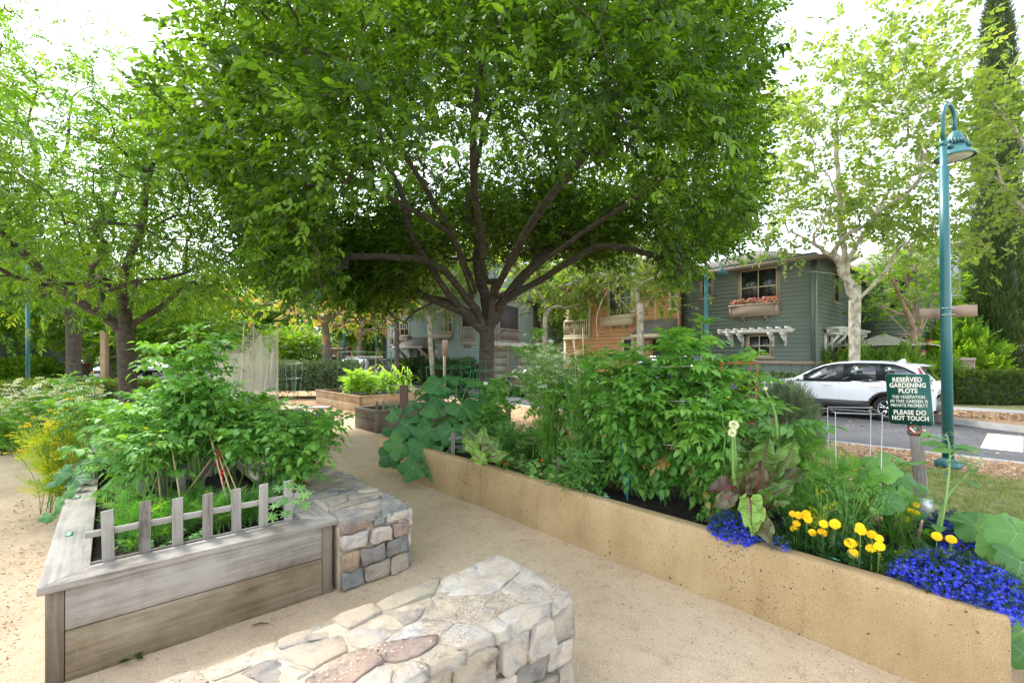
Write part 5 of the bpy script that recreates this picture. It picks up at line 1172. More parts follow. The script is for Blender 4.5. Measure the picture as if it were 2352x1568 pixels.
# ---------------------------------------------------------------- hedges and shrubs
def hedge(label, c, L, W, H, rot, leaf, n, lsz, name='hedge', cat='hedge', z0=0., up=.2, tmpl=None, gap=.0, wild=.05, seed=4):
    """L along local x, W along y"""
    r = np.random.default_rng(seed); root = thing(name, label, cat, (c[0], c[1], z0), rot); tmpl = tmpl or t_spray(6, t_leaf(.2, .05, .05), .9, .45, .05, r, .02, .9, hang=0)
    A = [L*H, L*H, L*W*1.3, W*H, W*H]; f = r.choice(5, n, p=np.array(A)/sum(A)); u = r.uniform(-.5, .5, n); v = r.uniform(0, 1, n); P = np.zeros((n, 3)); Nn = np.zeros((n, 3))
    for k, (ax, sg) in enumerate(((1, -1), (1, 1), (2, 1), (0, -1), (0, 1))):
        q = f == k
        if ax == 1: P[q] = np.stack([u[q]*L, np.full(q.sum(), sg*W/2), gap+v[q]*(H-gap)], 1); Nn[q, 1] = sg
        if ax == 2: P[q] = np.stack([u[q]*L, (v[q]-.5)*W, np.full(q.sum(), H)], 1); Nn[q, 2] = 1
        if ax == 0: P[q] = np.stack([np.full(q.sum(), sg*L/2), u[q]*W, gap+v[q]*(H-gap)], 1); Nn[q, 0] = sg
    rz = np.clip((P[:, 2]-gap)/(H-gap), 0, 1); P[:, 1] *= 1-.22*rz**3; P[:, 0] *= 1-.06*rz**3*min(1, W/L*3)
    P += Nn*(snoise(P, 1.6/max(H, .5), seed)*wild+snoise(P, 6, seed+1)*wild*.5-r.random(n)*.12*W)[:, None]+r.normal(0, .02, (n, 3))
    D = Nn*.7+r.normal(0, .5, (n, 3)); D[:, 2] += up
    m = MB(); m.inst(tmpl, P, rot_to(D), r.uniform(.6, 1.3, n)*lsz)
    for i in range(len(m.Rn)): m.Rn[i] = np.clip(m.Rn[i]+r.normal(0, .12, len(m.Rn[i])), 0, 1)
    m.build('foliage', leaf, root)
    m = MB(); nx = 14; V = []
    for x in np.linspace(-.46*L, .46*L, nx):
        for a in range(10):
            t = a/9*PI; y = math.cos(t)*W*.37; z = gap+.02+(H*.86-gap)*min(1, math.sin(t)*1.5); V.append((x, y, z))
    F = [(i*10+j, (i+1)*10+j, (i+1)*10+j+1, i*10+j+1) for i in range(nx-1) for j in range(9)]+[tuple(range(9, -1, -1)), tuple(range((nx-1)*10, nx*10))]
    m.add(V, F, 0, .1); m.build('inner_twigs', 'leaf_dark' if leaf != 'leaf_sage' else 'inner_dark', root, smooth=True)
    if gap > .1:
        m = MB()
        for i in range(int(L*5)):
            x = r.uniform(-.48, .48)*L; y = r.uniform(-.3, .3)*W; m.tube([(x, y, -.02), (x+r.normal(0, .1), y+r.normal(0, .1), gap*.6), (x+r.normal(0, .2), y+r.normal(0, .12), gap+.15)], [.012, .009, .006], 4)
        m.build('stems', 'bark_grey', root)
    return root
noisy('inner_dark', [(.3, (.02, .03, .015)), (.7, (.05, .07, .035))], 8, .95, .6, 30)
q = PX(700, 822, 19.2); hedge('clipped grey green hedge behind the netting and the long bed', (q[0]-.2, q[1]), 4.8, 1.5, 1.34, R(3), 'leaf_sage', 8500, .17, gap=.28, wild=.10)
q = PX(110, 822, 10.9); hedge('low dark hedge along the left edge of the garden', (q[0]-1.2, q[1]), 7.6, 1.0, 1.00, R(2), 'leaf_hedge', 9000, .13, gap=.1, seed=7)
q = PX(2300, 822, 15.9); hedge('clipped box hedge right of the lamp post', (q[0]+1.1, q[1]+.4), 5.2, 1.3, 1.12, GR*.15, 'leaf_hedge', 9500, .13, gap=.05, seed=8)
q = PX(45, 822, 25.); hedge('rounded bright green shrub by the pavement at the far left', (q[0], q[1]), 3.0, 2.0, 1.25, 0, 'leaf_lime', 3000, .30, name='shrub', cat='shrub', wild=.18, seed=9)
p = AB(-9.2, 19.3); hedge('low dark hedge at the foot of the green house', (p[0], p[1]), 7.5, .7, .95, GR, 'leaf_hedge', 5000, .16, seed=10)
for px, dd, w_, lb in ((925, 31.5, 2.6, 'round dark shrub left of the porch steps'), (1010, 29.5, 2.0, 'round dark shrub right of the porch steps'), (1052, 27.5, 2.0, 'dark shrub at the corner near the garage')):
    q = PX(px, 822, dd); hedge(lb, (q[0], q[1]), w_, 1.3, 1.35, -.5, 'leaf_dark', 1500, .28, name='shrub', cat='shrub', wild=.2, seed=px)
# open, needle leaved bushes
def bush(label, c, rad, H, n, leaf, tmpl, sz, seed=1, name='shrub', cat='shrub', z0=0):
    r = np.random.default_rng(seed); root = thing(name, label, cat, (c[0], c[1], z0)); d = r.normal(0, 1, (n, 3)); d[:, 2] = np.abs(d[:, 2]); d /= np.linalg.norm(d, axis=1)[:, None]
    q = r.uniform(.2, 1, n)**.45; P = d*q[:, None]*np.array([rad, rad, H])*(1+.15*snoise(d, 3, seed))[:, None]; D = d+np.array([0, 0, .5])+r.normal(0, .3, (n, 3))
    m = MB(); m.inst(tmpl, P, rot_to(D), r.uniform(.6, 1.25, n)*sz)
    for i in range(len(m.Rn)): m.Rn[i] = np.clip(m.Rn[i]+r.normal(0, .12, len(m.Rn[i])), 0, 1)
    m.build('foliage', leaf, root)
    m = MB()
    for i in range(14):
        e = d[i]*np.array([rad, rad, H])*.75; m.tube([(0, 0, -.02), e*.5+np.array([0, 0, .05]), e], [.012, .008, .004], 4)
    m.build('stems', 'bark_grey', root); return root
SP_rose = t_spray(12, t_leaf(.09, .02, .0), 1., .28, .0, r_, .02, .7, hang=-.2)
q = PX(1796, 822, 8.6); bush('grey green rosemary bush behind the tomatoes, beside the road', (q[0], q[1]), .52, 1.16, 2600, 'leaf_sage', SP_rose, .20, 3)
SP_fern = t_spray(11, t_leaf(.2, .04, .1), 1., .30, .2, r_, .012, .9, hang=.1)
for i, (px, dd, h, lb) in enumerate(((1985, 17.6, 1.9, 'bright ferny shrub in front of the side windows'), (2045, 17.4, 1.75, 'bright green shrub under the patio umbrella'), (2085, 17.2, 1.85, 'bright shrub at the foot of the slim stemmed tree'), (2160, 17.8, 1.7, 'green shrub left of the lamp post'), (1900, 18.4, 1.8, 'small leafy shrub at the house corner'))):
    q = PX(px, 822, dd); bush(lb, (q[0], q[1]), .75, h, 420, 'leaf_myrtle', SP_fern, .42, 20+i)
q = PX(2215, 822, 19.5); bush('dense climbing shrub with yellow green tips beside the cypress', (q[0], q[1]), 1.3, 3.3, 1500, 'leaf_myrtle', SP_round[0], .5, 31)
q = PX(2140, 822, 23); bush('leafy green tree like shrub behind the house wing', (q[0], q[1]), 2.0, 4.5, 1500, 'leaf_lime', SP_round[0], .6, 32)
# ---------------------------------------------------------------- garden plants
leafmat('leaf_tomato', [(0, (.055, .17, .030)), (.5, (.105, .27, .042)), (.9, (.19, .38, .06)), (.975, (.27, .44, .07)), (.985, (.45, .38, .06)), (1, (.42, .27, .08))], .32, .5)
leafmat('leaf_squash', [(0, (.040, .14, .045)), (.6, (.065, .20, .055)), (1, (.11, .26, .07))], .25, .55)
leafmat('leaf_cucumber', [(0, (.07, .18, .045)), (.6, (.11, .26, .06)), (1, (.16, .33, .07))], .3, .55)
leafmat('leaf_chard', [(0, (.055, .13, .022)), (.5, (.10, .22, .03)), (.8, (.22, .40, .05)), (.9, (.085, .05, .03)), (1, (.15, .17, .07))], .28, .38, spec=.6)
leafmat('leaf_feather', [(0, (.06, .20, .025)), (.6, (.12, .31, .04)), (1, (.22, .42, .06))], .4, .6)
leafmat('leaf_yellow', [(0, (.20, .34, .03)), (.6, (.38, .46, .04)), (1, (.58, .52, .05))], .4, .6)
leafmat('leaf_corn', [(0, (.16, .34, .03)), (1, (.34, .52, .06))], .45, .45)
leafmat('leaf_nasturtium', [(0, (.08, .24, .04)), (.7, (.17, .36, .07)), (1, (.35, .48, .16))], .35, .5)
leafmat('leaf_marigold', [(0, (.018, .07, .018)), (1, (.05, .14, .03))], .2, .5)
leafmat('leaf_lobelia', [(0, (.02, .06, .02)), (1, (.06, .14, .03))], .2, .5)
leafmat('flower_blue', [(0, (.014, .028, .55)), (.6, (.03, .065, .80)), (.93, (.08, .09, .88)), (1, (.22, .24, .9))], .25, .6)
leafmat('flower_sky', [(0, (.12, .20, .70)), (1, (.34, .40, .85))], .3, .6); leafmat('flower_white', [(0, (.62, .64, .60)), (1, (.85, .86, .82))], .3, .7)
leafmat('flower_yellow', [(0, (.82, .56, .010)), (1, (.90, .74, .03))], .3, .6); leafmat('flower_orange', [(0, (.75, .03, .01)), (1, (.85, .20, .01))], .3, .6)
leafmat('flower_pink', [(0, (.62, .06, .22)), (.3, (.78, .30, .48)), (.9, (.75, .6, .65)), (1, (.3, .15, .5))], .3, .6)
plain('stem_green', (.13, .25, .05), .6); plain('stem_pale', (.22, .36, .10), .6); plain('stem_red', (.16, .012, .035), .45); plain('stem_dry', (.40, .30, .16), .8); plain('vein', (.20, .34, .12), .6); plain('vein_red', (.14, .015, .035), .5)
r_ = np.random.default_rng(5)
lf_tom = t_half([(0, 0), (.08, .09), (.10, .28), (.22, .16), (.27, .35), (.42, .17), (.47, .30), (.60, .14), (.66, .21), (.80, .06), (1, 0)], .06, .30)
def t_tomato(r):
    xs = np.linspace(0, 1, 6); dr = r.uniform(.25, .55); z = lambda x: .10*math.sin(x*2)-dr*x*x; P = [(x, 0, z(x)) for x in xs]
    parts = [ribbon(P, .028, 0)]
    for x, s_ in ((.16, .16), (.30, .40), (.42, .15), (.54, .44), (.66, .15), (.78, .36)):
        for sd in (-1, 1): parts.append(xf(lf_tom, (x, 0, z(x)), sd*r.uniform(.85, 1.15), -r.uniform(.0, .5), sd*r.uniform(-.2, .4), s_*r.uniform(.85, 1.15)))
    parts.append(xf(lf_tom, (1, 0, z(1)), 0, -dr*1.4, 0, .42)); return merge(parts)
T_TOM = [t_tomato(r_) for _ in range(5)]
star = merge([xf(([(0, 0, 0), (.5, .16, .1), (1, 0, .05), (.5, -.16, .1)], [(0, 3, 2, 1)], [0]), (0, 0, 0), k*2*PI/5, .2) for k in range(5)])
def bezier(p0, p1, p2, n=8):
    t = np.linspace(0, 1, n)[:, None]; return (1-t)**2*np.array(p0)+2*t*(1-t)*np.array(p1)+t*t*np.array(p2)
def tomato(label, base, H, spread, nst=4, nl=90, lsz=.24, seed=1, lean=(0, 0), leaf='leaf_tomato', flowers=10, name='tomato_plant', cat='tomato plant', tm=None, low=.12, group=None, pale=False, cut=None):
    """stems rise from the base and fan out; compound leaves spiral up each of them"""
    r = np.random.default_rng(seed); base = np.array(base, float); root = thing(name, label, cat, base, 0, group); tm = tm or T_TOM
    ms = MB(); ml = MB(); mf = MB(); LT = []; LD = []; FT = []
    for s_ in range(nst):
        an = s_*2*PI/nst+r.uniform(-.6, .6); q = r.uniform(.45, 1.35) if name == 'tomato_plant' else r.uniform(.45, 1); tip = np.array([math.cos(an)*spread*q+lean[0], math.sin(an)*spread*q+lean[1], H*(1-.40*min(q, 1)*r.random()) if s_ else H])
        if s_ == 0: tip[:2] = np.array(lean)+r.normal(0, .05, 2)
        mid = np.array([tip[0]*.35+r.normal(0, .08), tip[1]*.35+r.normal(0, .08), tip[2]*.62]); C = bezier((r.normal(0, .03), r.normal(0, .03), 0), mid, tip, 12); C[1:-1] += r.normal(0, .012, (10, 3))
        ms.tube(C, np.linspace(.010, .004, 12), 5)
        k = nl//nst
        for j in range(k):
            f = low+(1-low)*(j+.5*r.random())/k; i = f*11; i0 = min(int(i), 10); p = C[i0]+(C[i0+1]-C[i0])*(i-i0)
            th = j*2.4+an; up = r.uniform(-.1, .6) if f > .8 else r.uniform(-.35, .35); LT.append(p); LD.append((math.cos(th), math.sin(th), up))
        if r.random() < .9:      # side shoot
            i0 = r.integers(4, 9); e = C[i0]+np.array([math.cos(an+1)*.22, math.sin(an+1)*.22, .22]); S_ = bezier(C[i0], (C[i0]+e)/2+np.array([0, 0, -.04]), e, 6); ms.tube(S_, np.linspace(.006, .003, 6), 4)
            for j in range(6): LT.append(S_[min(j+1, 5)]); LD.append((math.cos(j*2.4), math.sin(j*2.4), .3))
        for j in range(4):      # small new leaves at the tip
            LT.append(tip-np.array([0, 0, .015*j])); LD.append((math.cos(j*1.6+an), math.sin(j*1.6+an), .9))
    LT = np.array(LT); LD = np.array(LD); k = rng.random(len(LT)) < (.65 if name == 'tomato_plant' else .2); LT = np.concatenate([LT, LT[k]+rng.normal(0, .02, (k.sum(), 3))]); LD = np.concatenate([LD, LD[k][:, [1, 0, 2]]*np.array([-1, 1, 1])]); n = len(LT); S = lsz*(.74 if name == 'tomato_plant' else 1)*r.uniform(.65, 1.15, n); S[LT[:, 2] > H*.93] *= .6
    if cut is not None: k = cut(LT+base); LT, LD, S = LT[k], LD[k], S[k]; n = len(LT)
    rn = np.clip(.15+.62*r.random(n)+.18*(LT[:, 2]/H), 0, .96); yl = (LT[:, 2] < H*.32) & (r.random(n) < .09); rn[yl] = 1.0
    for i, t in enumerate(tm):
        k = np.arange(n) % len(tm) == i
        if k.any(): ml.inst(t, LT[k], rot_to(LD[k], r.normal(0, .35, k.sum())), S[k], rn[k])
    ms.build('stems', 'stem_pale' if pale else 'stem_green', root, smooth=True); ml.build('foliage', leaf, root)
    if flowers:
        for _ in range(flowers):
            p = LT[r.integers(n//3, n)]+r.normal(0, .05, 3); a = r.uniform(-3, 3); f = MB(); tp = xf(star, (0, 0, 0), a, .6, .4, 1)
            f.inst(star, p[None], rotm(a, r.uniform(-.8, .8), .5), .020); f.build('flower', 'flower_yellow', root)
    return root
def pb(px, b, h=.385):      # bed spot on the line b under image column px
    k = (px-CX)/FP; t = b/(k*Vv[0]+Vv[1]); return np.array([k*t, t, h])
def pa(px, a, h=.41):
    k = (px-CX)/FP; t = a/(k*U[0]+U[1]); return np.array([k*t, t, h])
def top(base, py): return CH+(HY-py)/FP*base[1]-base[2]
def openL(P):
    px = CX+P[:, 0]/P[:, 1]*FP; return (P[:, 2] > .86) | (px < 330) | (px > 640) | ((P[:, 0]*97 % 1) > .80)
def inbedR(P): a, b = P[:, 0]*U[0]+P[:, 1]*U[1], P[:, 0]*Vv[0]+P[:, 1]*Vv[1]; return b > 3.02
for (px, b, py, sp, ns, nl, ls, sd, ln, lb) in (
    (1292, 4.1, 762, .35, 5, 70, .24, 1, (-.30, .1), 'tomato plant with a long stem arching left above the white coriander flowers'),
    (1345, 4.2, 800, .28, 4, 70, .24, 22, (0, 0), 'tomato plant with canes behind the white coriander'),
    (1150, 4.0, 868, .30, 5, 90, .20, 2, (0, 0), 'dark leaved tomato plant right behind the big squash leaves'),
    (1385, 3.75, 812, .34, 5, 110, .25, 3, (.0, .0), 'dense tomato plant at the left end of the tall row, beside white flowers'),
    (1455, 3.62, 796, .34, 6, 150, .27, 4, (0, 0), 'big tomato plant with blue twine, second in the tall row'),
    (1530, 3.70, 775, .32, 6, 150, .27, 5, (0, 0), 'large tomato plant in the wire ring, third in the tall row'),
    (1605, 3.85, 738, .30, 6, 150, .26, 6, (0, 0), 'tallest tomato plant, its tip in front of the street lamp post'),
    (1670, 3.80, 845, .22, 5, 90, .25, 7, (0, 0), 'tomato plant with yellowing lower leaves behind the onion stalks'),
    (1475, 4.15, 830, .32, 4, 70, .25, 8, (0, 0), 'tomato plant filling the back of the tall row'),
    (1640, 3.45, 905, .22, 4, 60, .22, 9, (0, 0), 'lower tomato plant at the front, above the beet leaves')):
    bs = pb(px, b); tomato(lb, bs, top(bs, py), sp, ns, nl, ls, sd+100, ln, cut=inbedR)
pep = [t_spray(7, t_leaf(.27, .05, .25), .8, .50, .3, r_, .03, .9, hang=.5)]
bs = pb(1738, 3.95); tomato('pepper plant with long drooping leaves beside the rosemary', bs, top(bs, 925), .26, 5, 34, .20, 210, (.08, 0), 'leaf_cucumber', 3, 'pepper_plant', 'pepper plant', pep)
# left bed
for (px, a, py, sp, ns, nl, ls, sd, ln, lb) in (
    (455, -4.6, 752, .26, 6, 130, .23, 11, (0, 0), 'tallest tomato plant of the left bed, with a bare flowering top'),
    (375, -4.75, 872, .30, 6, 110, .23, 12, (-.05, 0), 'bushy tomato plant left of the tallest one in the left bed'),
    (530, -4.8, 885, .30, 6, 120, .23, 13, (.05, 0), 'bushy tomato plant below the left edge of the netting'),
    (600, -4.35, 925, .30, 6, 110, .22, 14, (.1, 0), 'tomato plant in the right part of the left bed, before the netting'),
    (655, -4.25, 960, .30, 5, 90, .23, 15, (.35, .05), 'tomato plant leaning right over the stone bench'),
    (315, -5.4, 895, .28, 5, 80, .23, 16, (0, 0), 'tomato plant in the back left of the left bed'),
    (245, -6.3, 862, .22, 4, 34, .20, 17, (-.38, .05), 'thin flowering tomato plant sprawling left above the low hedge'),
    (420, -5.9, 880, .32, 5, 100, .25, 18, (0, 0), 'tomato plant at the back of the left bed behind the canes'),
    (565, -5.7, 925, .30, 5, 80, .24, 19, (0, 0), 'tomato plant at the back right corner of the left bed'),
    (315, -4.35, 1000, .20, 4, 45, .20, 20, (0, 0), 'low tomato plant at the left side board of the left bed'),
    (690, -5.3, 1000, .26, 4, 50, .21, 24, (.1, .1), 'small tomato plant spilling beyond the far end of the stone bench')):
    bs = pa(px, a); h = top(bs, py); tomato(lb, bs, h, sp, ns, nl, ls, sd+200, ln, low=.40 if px in (455, 375, 530, 600) else .2, cut=openL)

# big lobed leaves
def t_blade(lobes=5, depth=.3, n=44, wav=.07, cup=.12, serr=.03, r=None, notch=.5):
    r = r or r_; th = np.linspace(-PI+notch*.5, PI-notch*.5, n); ph = r.uniform(0, 6)
    R = .62+.38*np.cos(th*.5)**.6; R = R*(1-depth*(.5-.5*np.cos(lobes*(th)+PI))**1.2*(np.abs(th) < 2.6)); R = R*(1+serr*np.sin(th*23+ph)+r.normal(0, .012, n))
    V = [(0, 0, 0)]; rings = [.3, .62, .86, 1.]
    for q in rings:
        for i in range(n):
            z = cup*q*q*-1.0+wav*q*q*math.sin(th[i]*lobes+ph)+.03*q*math.sin(th[i]*11+ph*2)+.05*q; V.append((R[i]*q*math.cos(th[i]), R[i]*q*math.sin(th[i]), z))
    F = [(0, 1+i, 2+i) for i in range(n-1)]
    for k in range(len(rings)-1): F += [(1+k*n+i, 1+(k+1)*n+i, 2+(k+1)*n+i, 2+k*n+i) for i in range(n-1)]
    M = [0]*len(F); parts = [(V, F, M)]
    for j in range(-(lobes//2), lobes//2+1):
        t = j*2*PI/lobes*.92; i = int(np.argmin(abs(th-t))); P = [(0, 0, .006)]+[np.array(V[1+k*n+i])*.97+np.array([0, 0, .008]) for k in range(4)]; parts.append(ribbon(P, np.array([.022, .018, .014, .008, .004]), 1))
        for sd in (-.14, .14):
            i2 = min(max(int(np.argmin(abs(th-t-sd*2))), 0), n-1); parts.append(ribbon([np.array(V[1+i])*1.1+np.array([0, 0, .006]), np.array(V[1+n+i2])+np.array([0, 0, .008]), np.array(V[1+2*n+i2])*.98+np.array([0, 0, .008])], .008, 1))
    return merge(parts)
BL_SQ = [t_blade(5, .24, r=r_, wav=.09, cup=.22) for _ in range(4)]; BL_CU = [t_blade(5, .16, r=r_, wav=.08, cup=.25) for _ in range(3)]; BL_NA = [t_blade(7, .03, 22, .04, .06, 0, r=r_, notch=.02) for _ in range(2)]
def leafy(label, base, pts, tm, leaf, stemw=.012, seed=1, name='squash_plant', cat='squash plant', stem='stem_green', vein='vein', face=None, arc=.15):
    """pts: (x,y,z, size, (nx,ny,nz) blade normal or None); petioles run from base to each blade"""
    r = np.random.default_rng(seed); base = np.array(base, float); root = thing(name, label, cat, base); ms = MB(); ml = MB()
    for i, (p, s_, nr) in enumerate(pts):
        p = np.array(p)-base; out = p*np.array([1, 1, .15]); out = out/(np.linalg.norm(out)+1e-6)
        nn = np.array(nr, float) if nr is not None else out*.45+np.array([0, 0, .8])+r.normal(0, .22, 3)
        if face is not None and nr is None: nn = nn+np.array(face)
        nn /= np.linalg.norm(nn); x = out+r.normal(0, .3, 3); x -= nn*(x@nn); x /= np.linalg.norm(x); y = np.cross(nn, x)
        M3 = np.stack([x, y, nn], 1); ml.inst(tm[i % len(tm)], p[None], M3[None], s_, [min(1, max(0, r.random()))])
        C = bezier((0, 0, 0) if np.linalg.norm(p[:2]) < .9 else p*np.array([.4, .4, 0]), p*np.array([.45, .45, 1.0])+np.array([0, 0, arc*.3-.05]), p-nn*.004, 8); ms.tube(C, np.linspace(stemw, stemw*.6, 8), 6)
    ms.build('stems', stem, root, smooth=True); ml.build('foliage', [leaf, vein], root, smooth=True); return root
rs = np.random.default_rng(44)
cb = pb(1045, 3.75); P = []
to_cam = -np.array([cb[0], cb[1], 0])/np.linalg.norm(cb[:2])
for (x, y, dz, s_) in ((1010, 880, 0, .21), (1085, 872, .1, .20), (950, 925, 0, .21), (1000, 935, -.2, .20), (1060, 930, -.3, .22), (1110, 925, 0, .20), (935, 975, -.35, .20), (985, 985, -.45, .21), (1040, 985, -.5, .20), (1090, 975, -.45, .19), (1135, 950, -.3, .17), (920, 1020, -.6, .19), (975, 1030, -.7, .20), (1015, 1045, -.75, .17), (948, 1072, -.95, .17), (1000, 905, .3, .2), (1045, 900, .3, .18), (1110, 885, .3, .18), (965, 890, .35, .17), (1140, 990, -.35, .14), (905, 985, -.2, .16), (1070, 1030, -.6, .13), (1135, 900, .25, .15), (1030, 955, -.1, .19), (900, 1045, -.55, .17), (1020, 1000, -.2, .19), (960, 960, -.2, .2), (1065, 1005, -.3, .16), (1120, 965, -.2, .15), (930, 1000, -.4, .19), (1000, 1075, -.85, .15), (985, 1010, -.3, .18), (1050, 870, .1, .17), (1165, 925, .1, .13), (1010, 915, -.1, .18), (1085, 945, -.1, .18), (905, 950, -.1, .13)):
    q = PX(x, y, cb[1]+dz*.85); P.append((q, s_*1.22, None if y < 1000 else to_cam*.9+np.array([0, 0, .45])+rs.normal(0, .15, 3)))
leafy('huge leaved squash plant tumbling over the left end of the concrete bed', cb, P, BL_SQ, 'leaf_squash', .013, 3, face=to_cam*.35)
# cucumber in front of the sign post; vine at the right corner; vine left of the timber bed
cb = pb(2040, 4.0); P = [(PX(x, y, cb[1]+dz), s_, None) for x, y, dz, s_ in ((2012, 1052, 0, .10), (2050, 1048, .1, .10), (2085, 1060, 0, .10), (2030, 1078, -.15, .10), (2075, 1095, -.1, .10), (2000, 1090, -.1, .09), (2060, 1130, -.2, .09), (2105, 1110, .0, .09), (2040, 1150, -.3, .09), (1985, 1060, .1, .08))]
leafy('cucumber plant with broad light green leaves left of the sign post', cb, P, BL_CU, 'leaf_cucumber', .007, 4, 'cucumber_plant', 'cucumber plant', face=(-.15, -.3, 0))
cb = pb(2330, 4.2); P = [(PX(x, y, z), s_, n_) for x, y, z, s_, n_ in ((2240, 1205, 2.75, .12, None), (2290, 1195, 2.7, .13, None), (2335, 1225, 2.5, .14, None), (2300, 1255, 2.55, .12, None), (2345, 1290, 2.4, .13, (.2, -.6, .6)), (2260, 1245, 2.8, .10, None), (2350, 1370, 2.3, .11, (.1, -.8, .4)), (2345, 1450, 2.28, .11, (.1, -.9, .2)), (2380, 1330, 2.4, .13, None), (2390, 1230, 2.6, .14, None), (2352, 1500, 2.25, .09, (0, -.9, .2)), (2220, 1215, 2.9, .09, None), (2420, 1400, 2.3, .12, None))]
leafy('pumpkin vine with broad leaves hanging over the right end of the concrete bed', cb, P, BL_CU, 'leaf_cucumber', .008, 5, 'pumpkin_vine', 'pumpkin vine', face=(-.1, -.3, .1))
cb = AB(-5.9, -.1, .44); P = [(PX(x, y, z), s_, n_) for x, y, z, s_, n_ in ((140, 1085, 3.9, .11, (-.2, -.7, .4)), (175, 1100, 3.9, .11, None), (155, 1130, 3.7, .08, (-.2, -.8, .3)), (130, 1160, 3.55, .08, (-.3, -.8, .2)), (112, 1185, 3.45, .06, None), (185, 1075, 4.1, .12, None), (235, 1000, 4.3, .15, (.1, -.6, .6)), (250, 1040, 4.2, .13, None), (210, 1055, 4.2, .12, None), (125, 1105, 3.9, .08, None))]
leafy('squash vine creeping over the left side board of the timber bed', cb, P, BL_SQ, 'leaf_squash', .007, 6, 'squash_vine', 'squash vine', face=(0, -.3, .2))
# seedling melon by the fence
cb = pa(655, -3.75); P = [(PX(x, y, 2.95+dz), .045, None) for x, y, dz in ((640, 1120, .1), (665, 1112, .0), (690, 1120, -.05), (700, 1135, -.1), (650, 1150, 0), (680, 1150, -.05), (630, 1160, .1), (625, 1185, 0), (655, 1178, 0), (700, 1160, -.05))]
leafy('young melon plant with pale deeply cut leaves at the right end of the picket fence', cb, P, [t_blade(7, .55, 36, .05, .1, .05, r=r_)], 'leaf_cucumber', .003, 7, 'melon_plant', 'melon plant', face=(0, -.3, .2))
for nm, px, a, pts in (('low round leaved seedlings behind the second picket', 395, -3.65, 12), ('cluster of young seedlings at the left end of the picket fence', 320, -3.7, 10)):
    cb = pa(px, a); P = [(cb+np.array([rs.normal(0, .09), rs.normal(0, .06), rs.uniform(.04, .14)]), rs.uniform(.025, .045), None) for _ in range(pts)]
    leafy(nm, cb, P, BL_CU, 'leaf_cucumber', .002, 8, 'seedling', 'seedling')

# beet and chard: crumpled blades on red stalks
def t_chard(r, w=.29, crump=.075):
    n = 13; m = 7; V = []; W = lambda t: w*math.sin(PI*min(1, t**.75))**.7*(1+.1*math.sin(t*14)); bend = r.uniform(.2, .9)
    for i in range(n):
        t = i/(n-1)*.97+.015
        for j in range(m):
            s_ = (j/(m-1)-.5)*2; e = abs(s_); V.append((t-.06*e, s_*W(t), -bend*.35*t*t+.10*e+crump*math.sin(t*19+s_*5+bend*9)*e*1.2+crump*.7*math.sin(s_*13+t*7)))
    F = [(i*m+j, (i+1)*m+j, (i+1)*m+j+1, i*m+j+1) for i in range(n-1) for j in range(m-1)]; parts = [(V, F, [0]*len(F))]
    mid = [np.array(V[i*m+3])+np.array([0, 0, .010]) for i in range(n)]; parts.append(ribbon(mid, np.linspace(.055, .012, n), 1))
    for i in range(1, n-2):
        for sd in (-1, 1): parts.append(ribbon([mid[i], np.array(V[(i+1)*m+3+sd*2])+np.array([0, 0, .010]), np.array(V[min(i+1, n-1)*m+3+sd*3])*.98+np.array([0, 0, .010])], .011, 1))
    return merge(parts)
CH_T = [t_chard(r_) for _ in range(5)]
def chard(label, base, leaves, seed, stalk='stem_red', leaf='leaf_chard', vein='vein_red', name='beet_plant', cat='beet plant'):
    r = np.random.default_rng(seed); base = np.array(base); root = thing(name, label, cat, base); ms = MB(); ml = MB()
    for i, (st, tip, tone) in enumerate(leaves):
        st = np.array(st)-base; tip = np.array(tip)-base; d = tip-st; L = np.linalg.norm(d); d /= L; C = bezier((r.normal(0, .02), r.normal(0, .02), 0), st*np.array([.4, .4, .8]), st, 6); ms.tube(C, np.linspace(.008, .005, 6), 6)
        # blade faces up and toward the open side
        nn = np.array([-.25, -.75, .65])+r.normal(0, .25, 3); nn -= d*(nn@d); nn /= np.linalg.norm(nn); y = np.cross(nn, d); ml.inst(CH_T[i % 5], st[None], np.stack([d, y, nn], 1)[None], L, [tone])
    ms.build('stems', stalk, root, smooth=True); ml.build('foliage', [leaf, vein], root, smooth=True); return root
Zc = 3.25; cb = pb(1735, 3.5)
LV = [((1700, 1080, 3.35), (1690, 1005, 3.3), .3), ((1745, 1090, 3.25), (1765, 1002, 3.15), .45), ((1790, 1080, 3.3), (1832, 1008, 3.3), .72), ((1760, 1110, 3.2), (1800, 1055, 3.1), .3), ((1700, 1120, 3.1), (1715, 1055, 3.0), .35), ((1735, 1130, 3.05), (1748, 1065, 2.95), .93), ((1690, 1120, 3.05), (1630, 1118, 2.95), .91), ((1680, 1135, 2.95), (1640, 1165, 2.85), .96), ((1745, 1150, 3.0), (1775, 1120, 2.9), .4), ((1770, 1140, 3.1), (1830, 1100, 3.05), .5), ((1720, 1145, 2.95), (1735, 1215, 2.72), .79), ((1740, 1180, 2.9), (1770, 1248, 2.72), .99), ((1800, 1100, 3.2), (1862, 1080, 3.2), .88), ((1715, 1100, 3.2), (1675, 1060, 3.2), .25), ((1690, 1095, 3.3), (1640, 1070, 3.3), .60), ((1740, 1100, 3.4), (1730, 1030, 3.4), .92), ((1780, 1160, 3.0), (1815, 1150, 2.95), .55), ((1800, 1110, 3.35), (1850, 1045, 3.4), .75)]
chard('clump of beets with dark red veined crinkled leaves in the concrete bed', cb, [(PX(*a), PX(*b), t) for a, b, t in LV], 3)
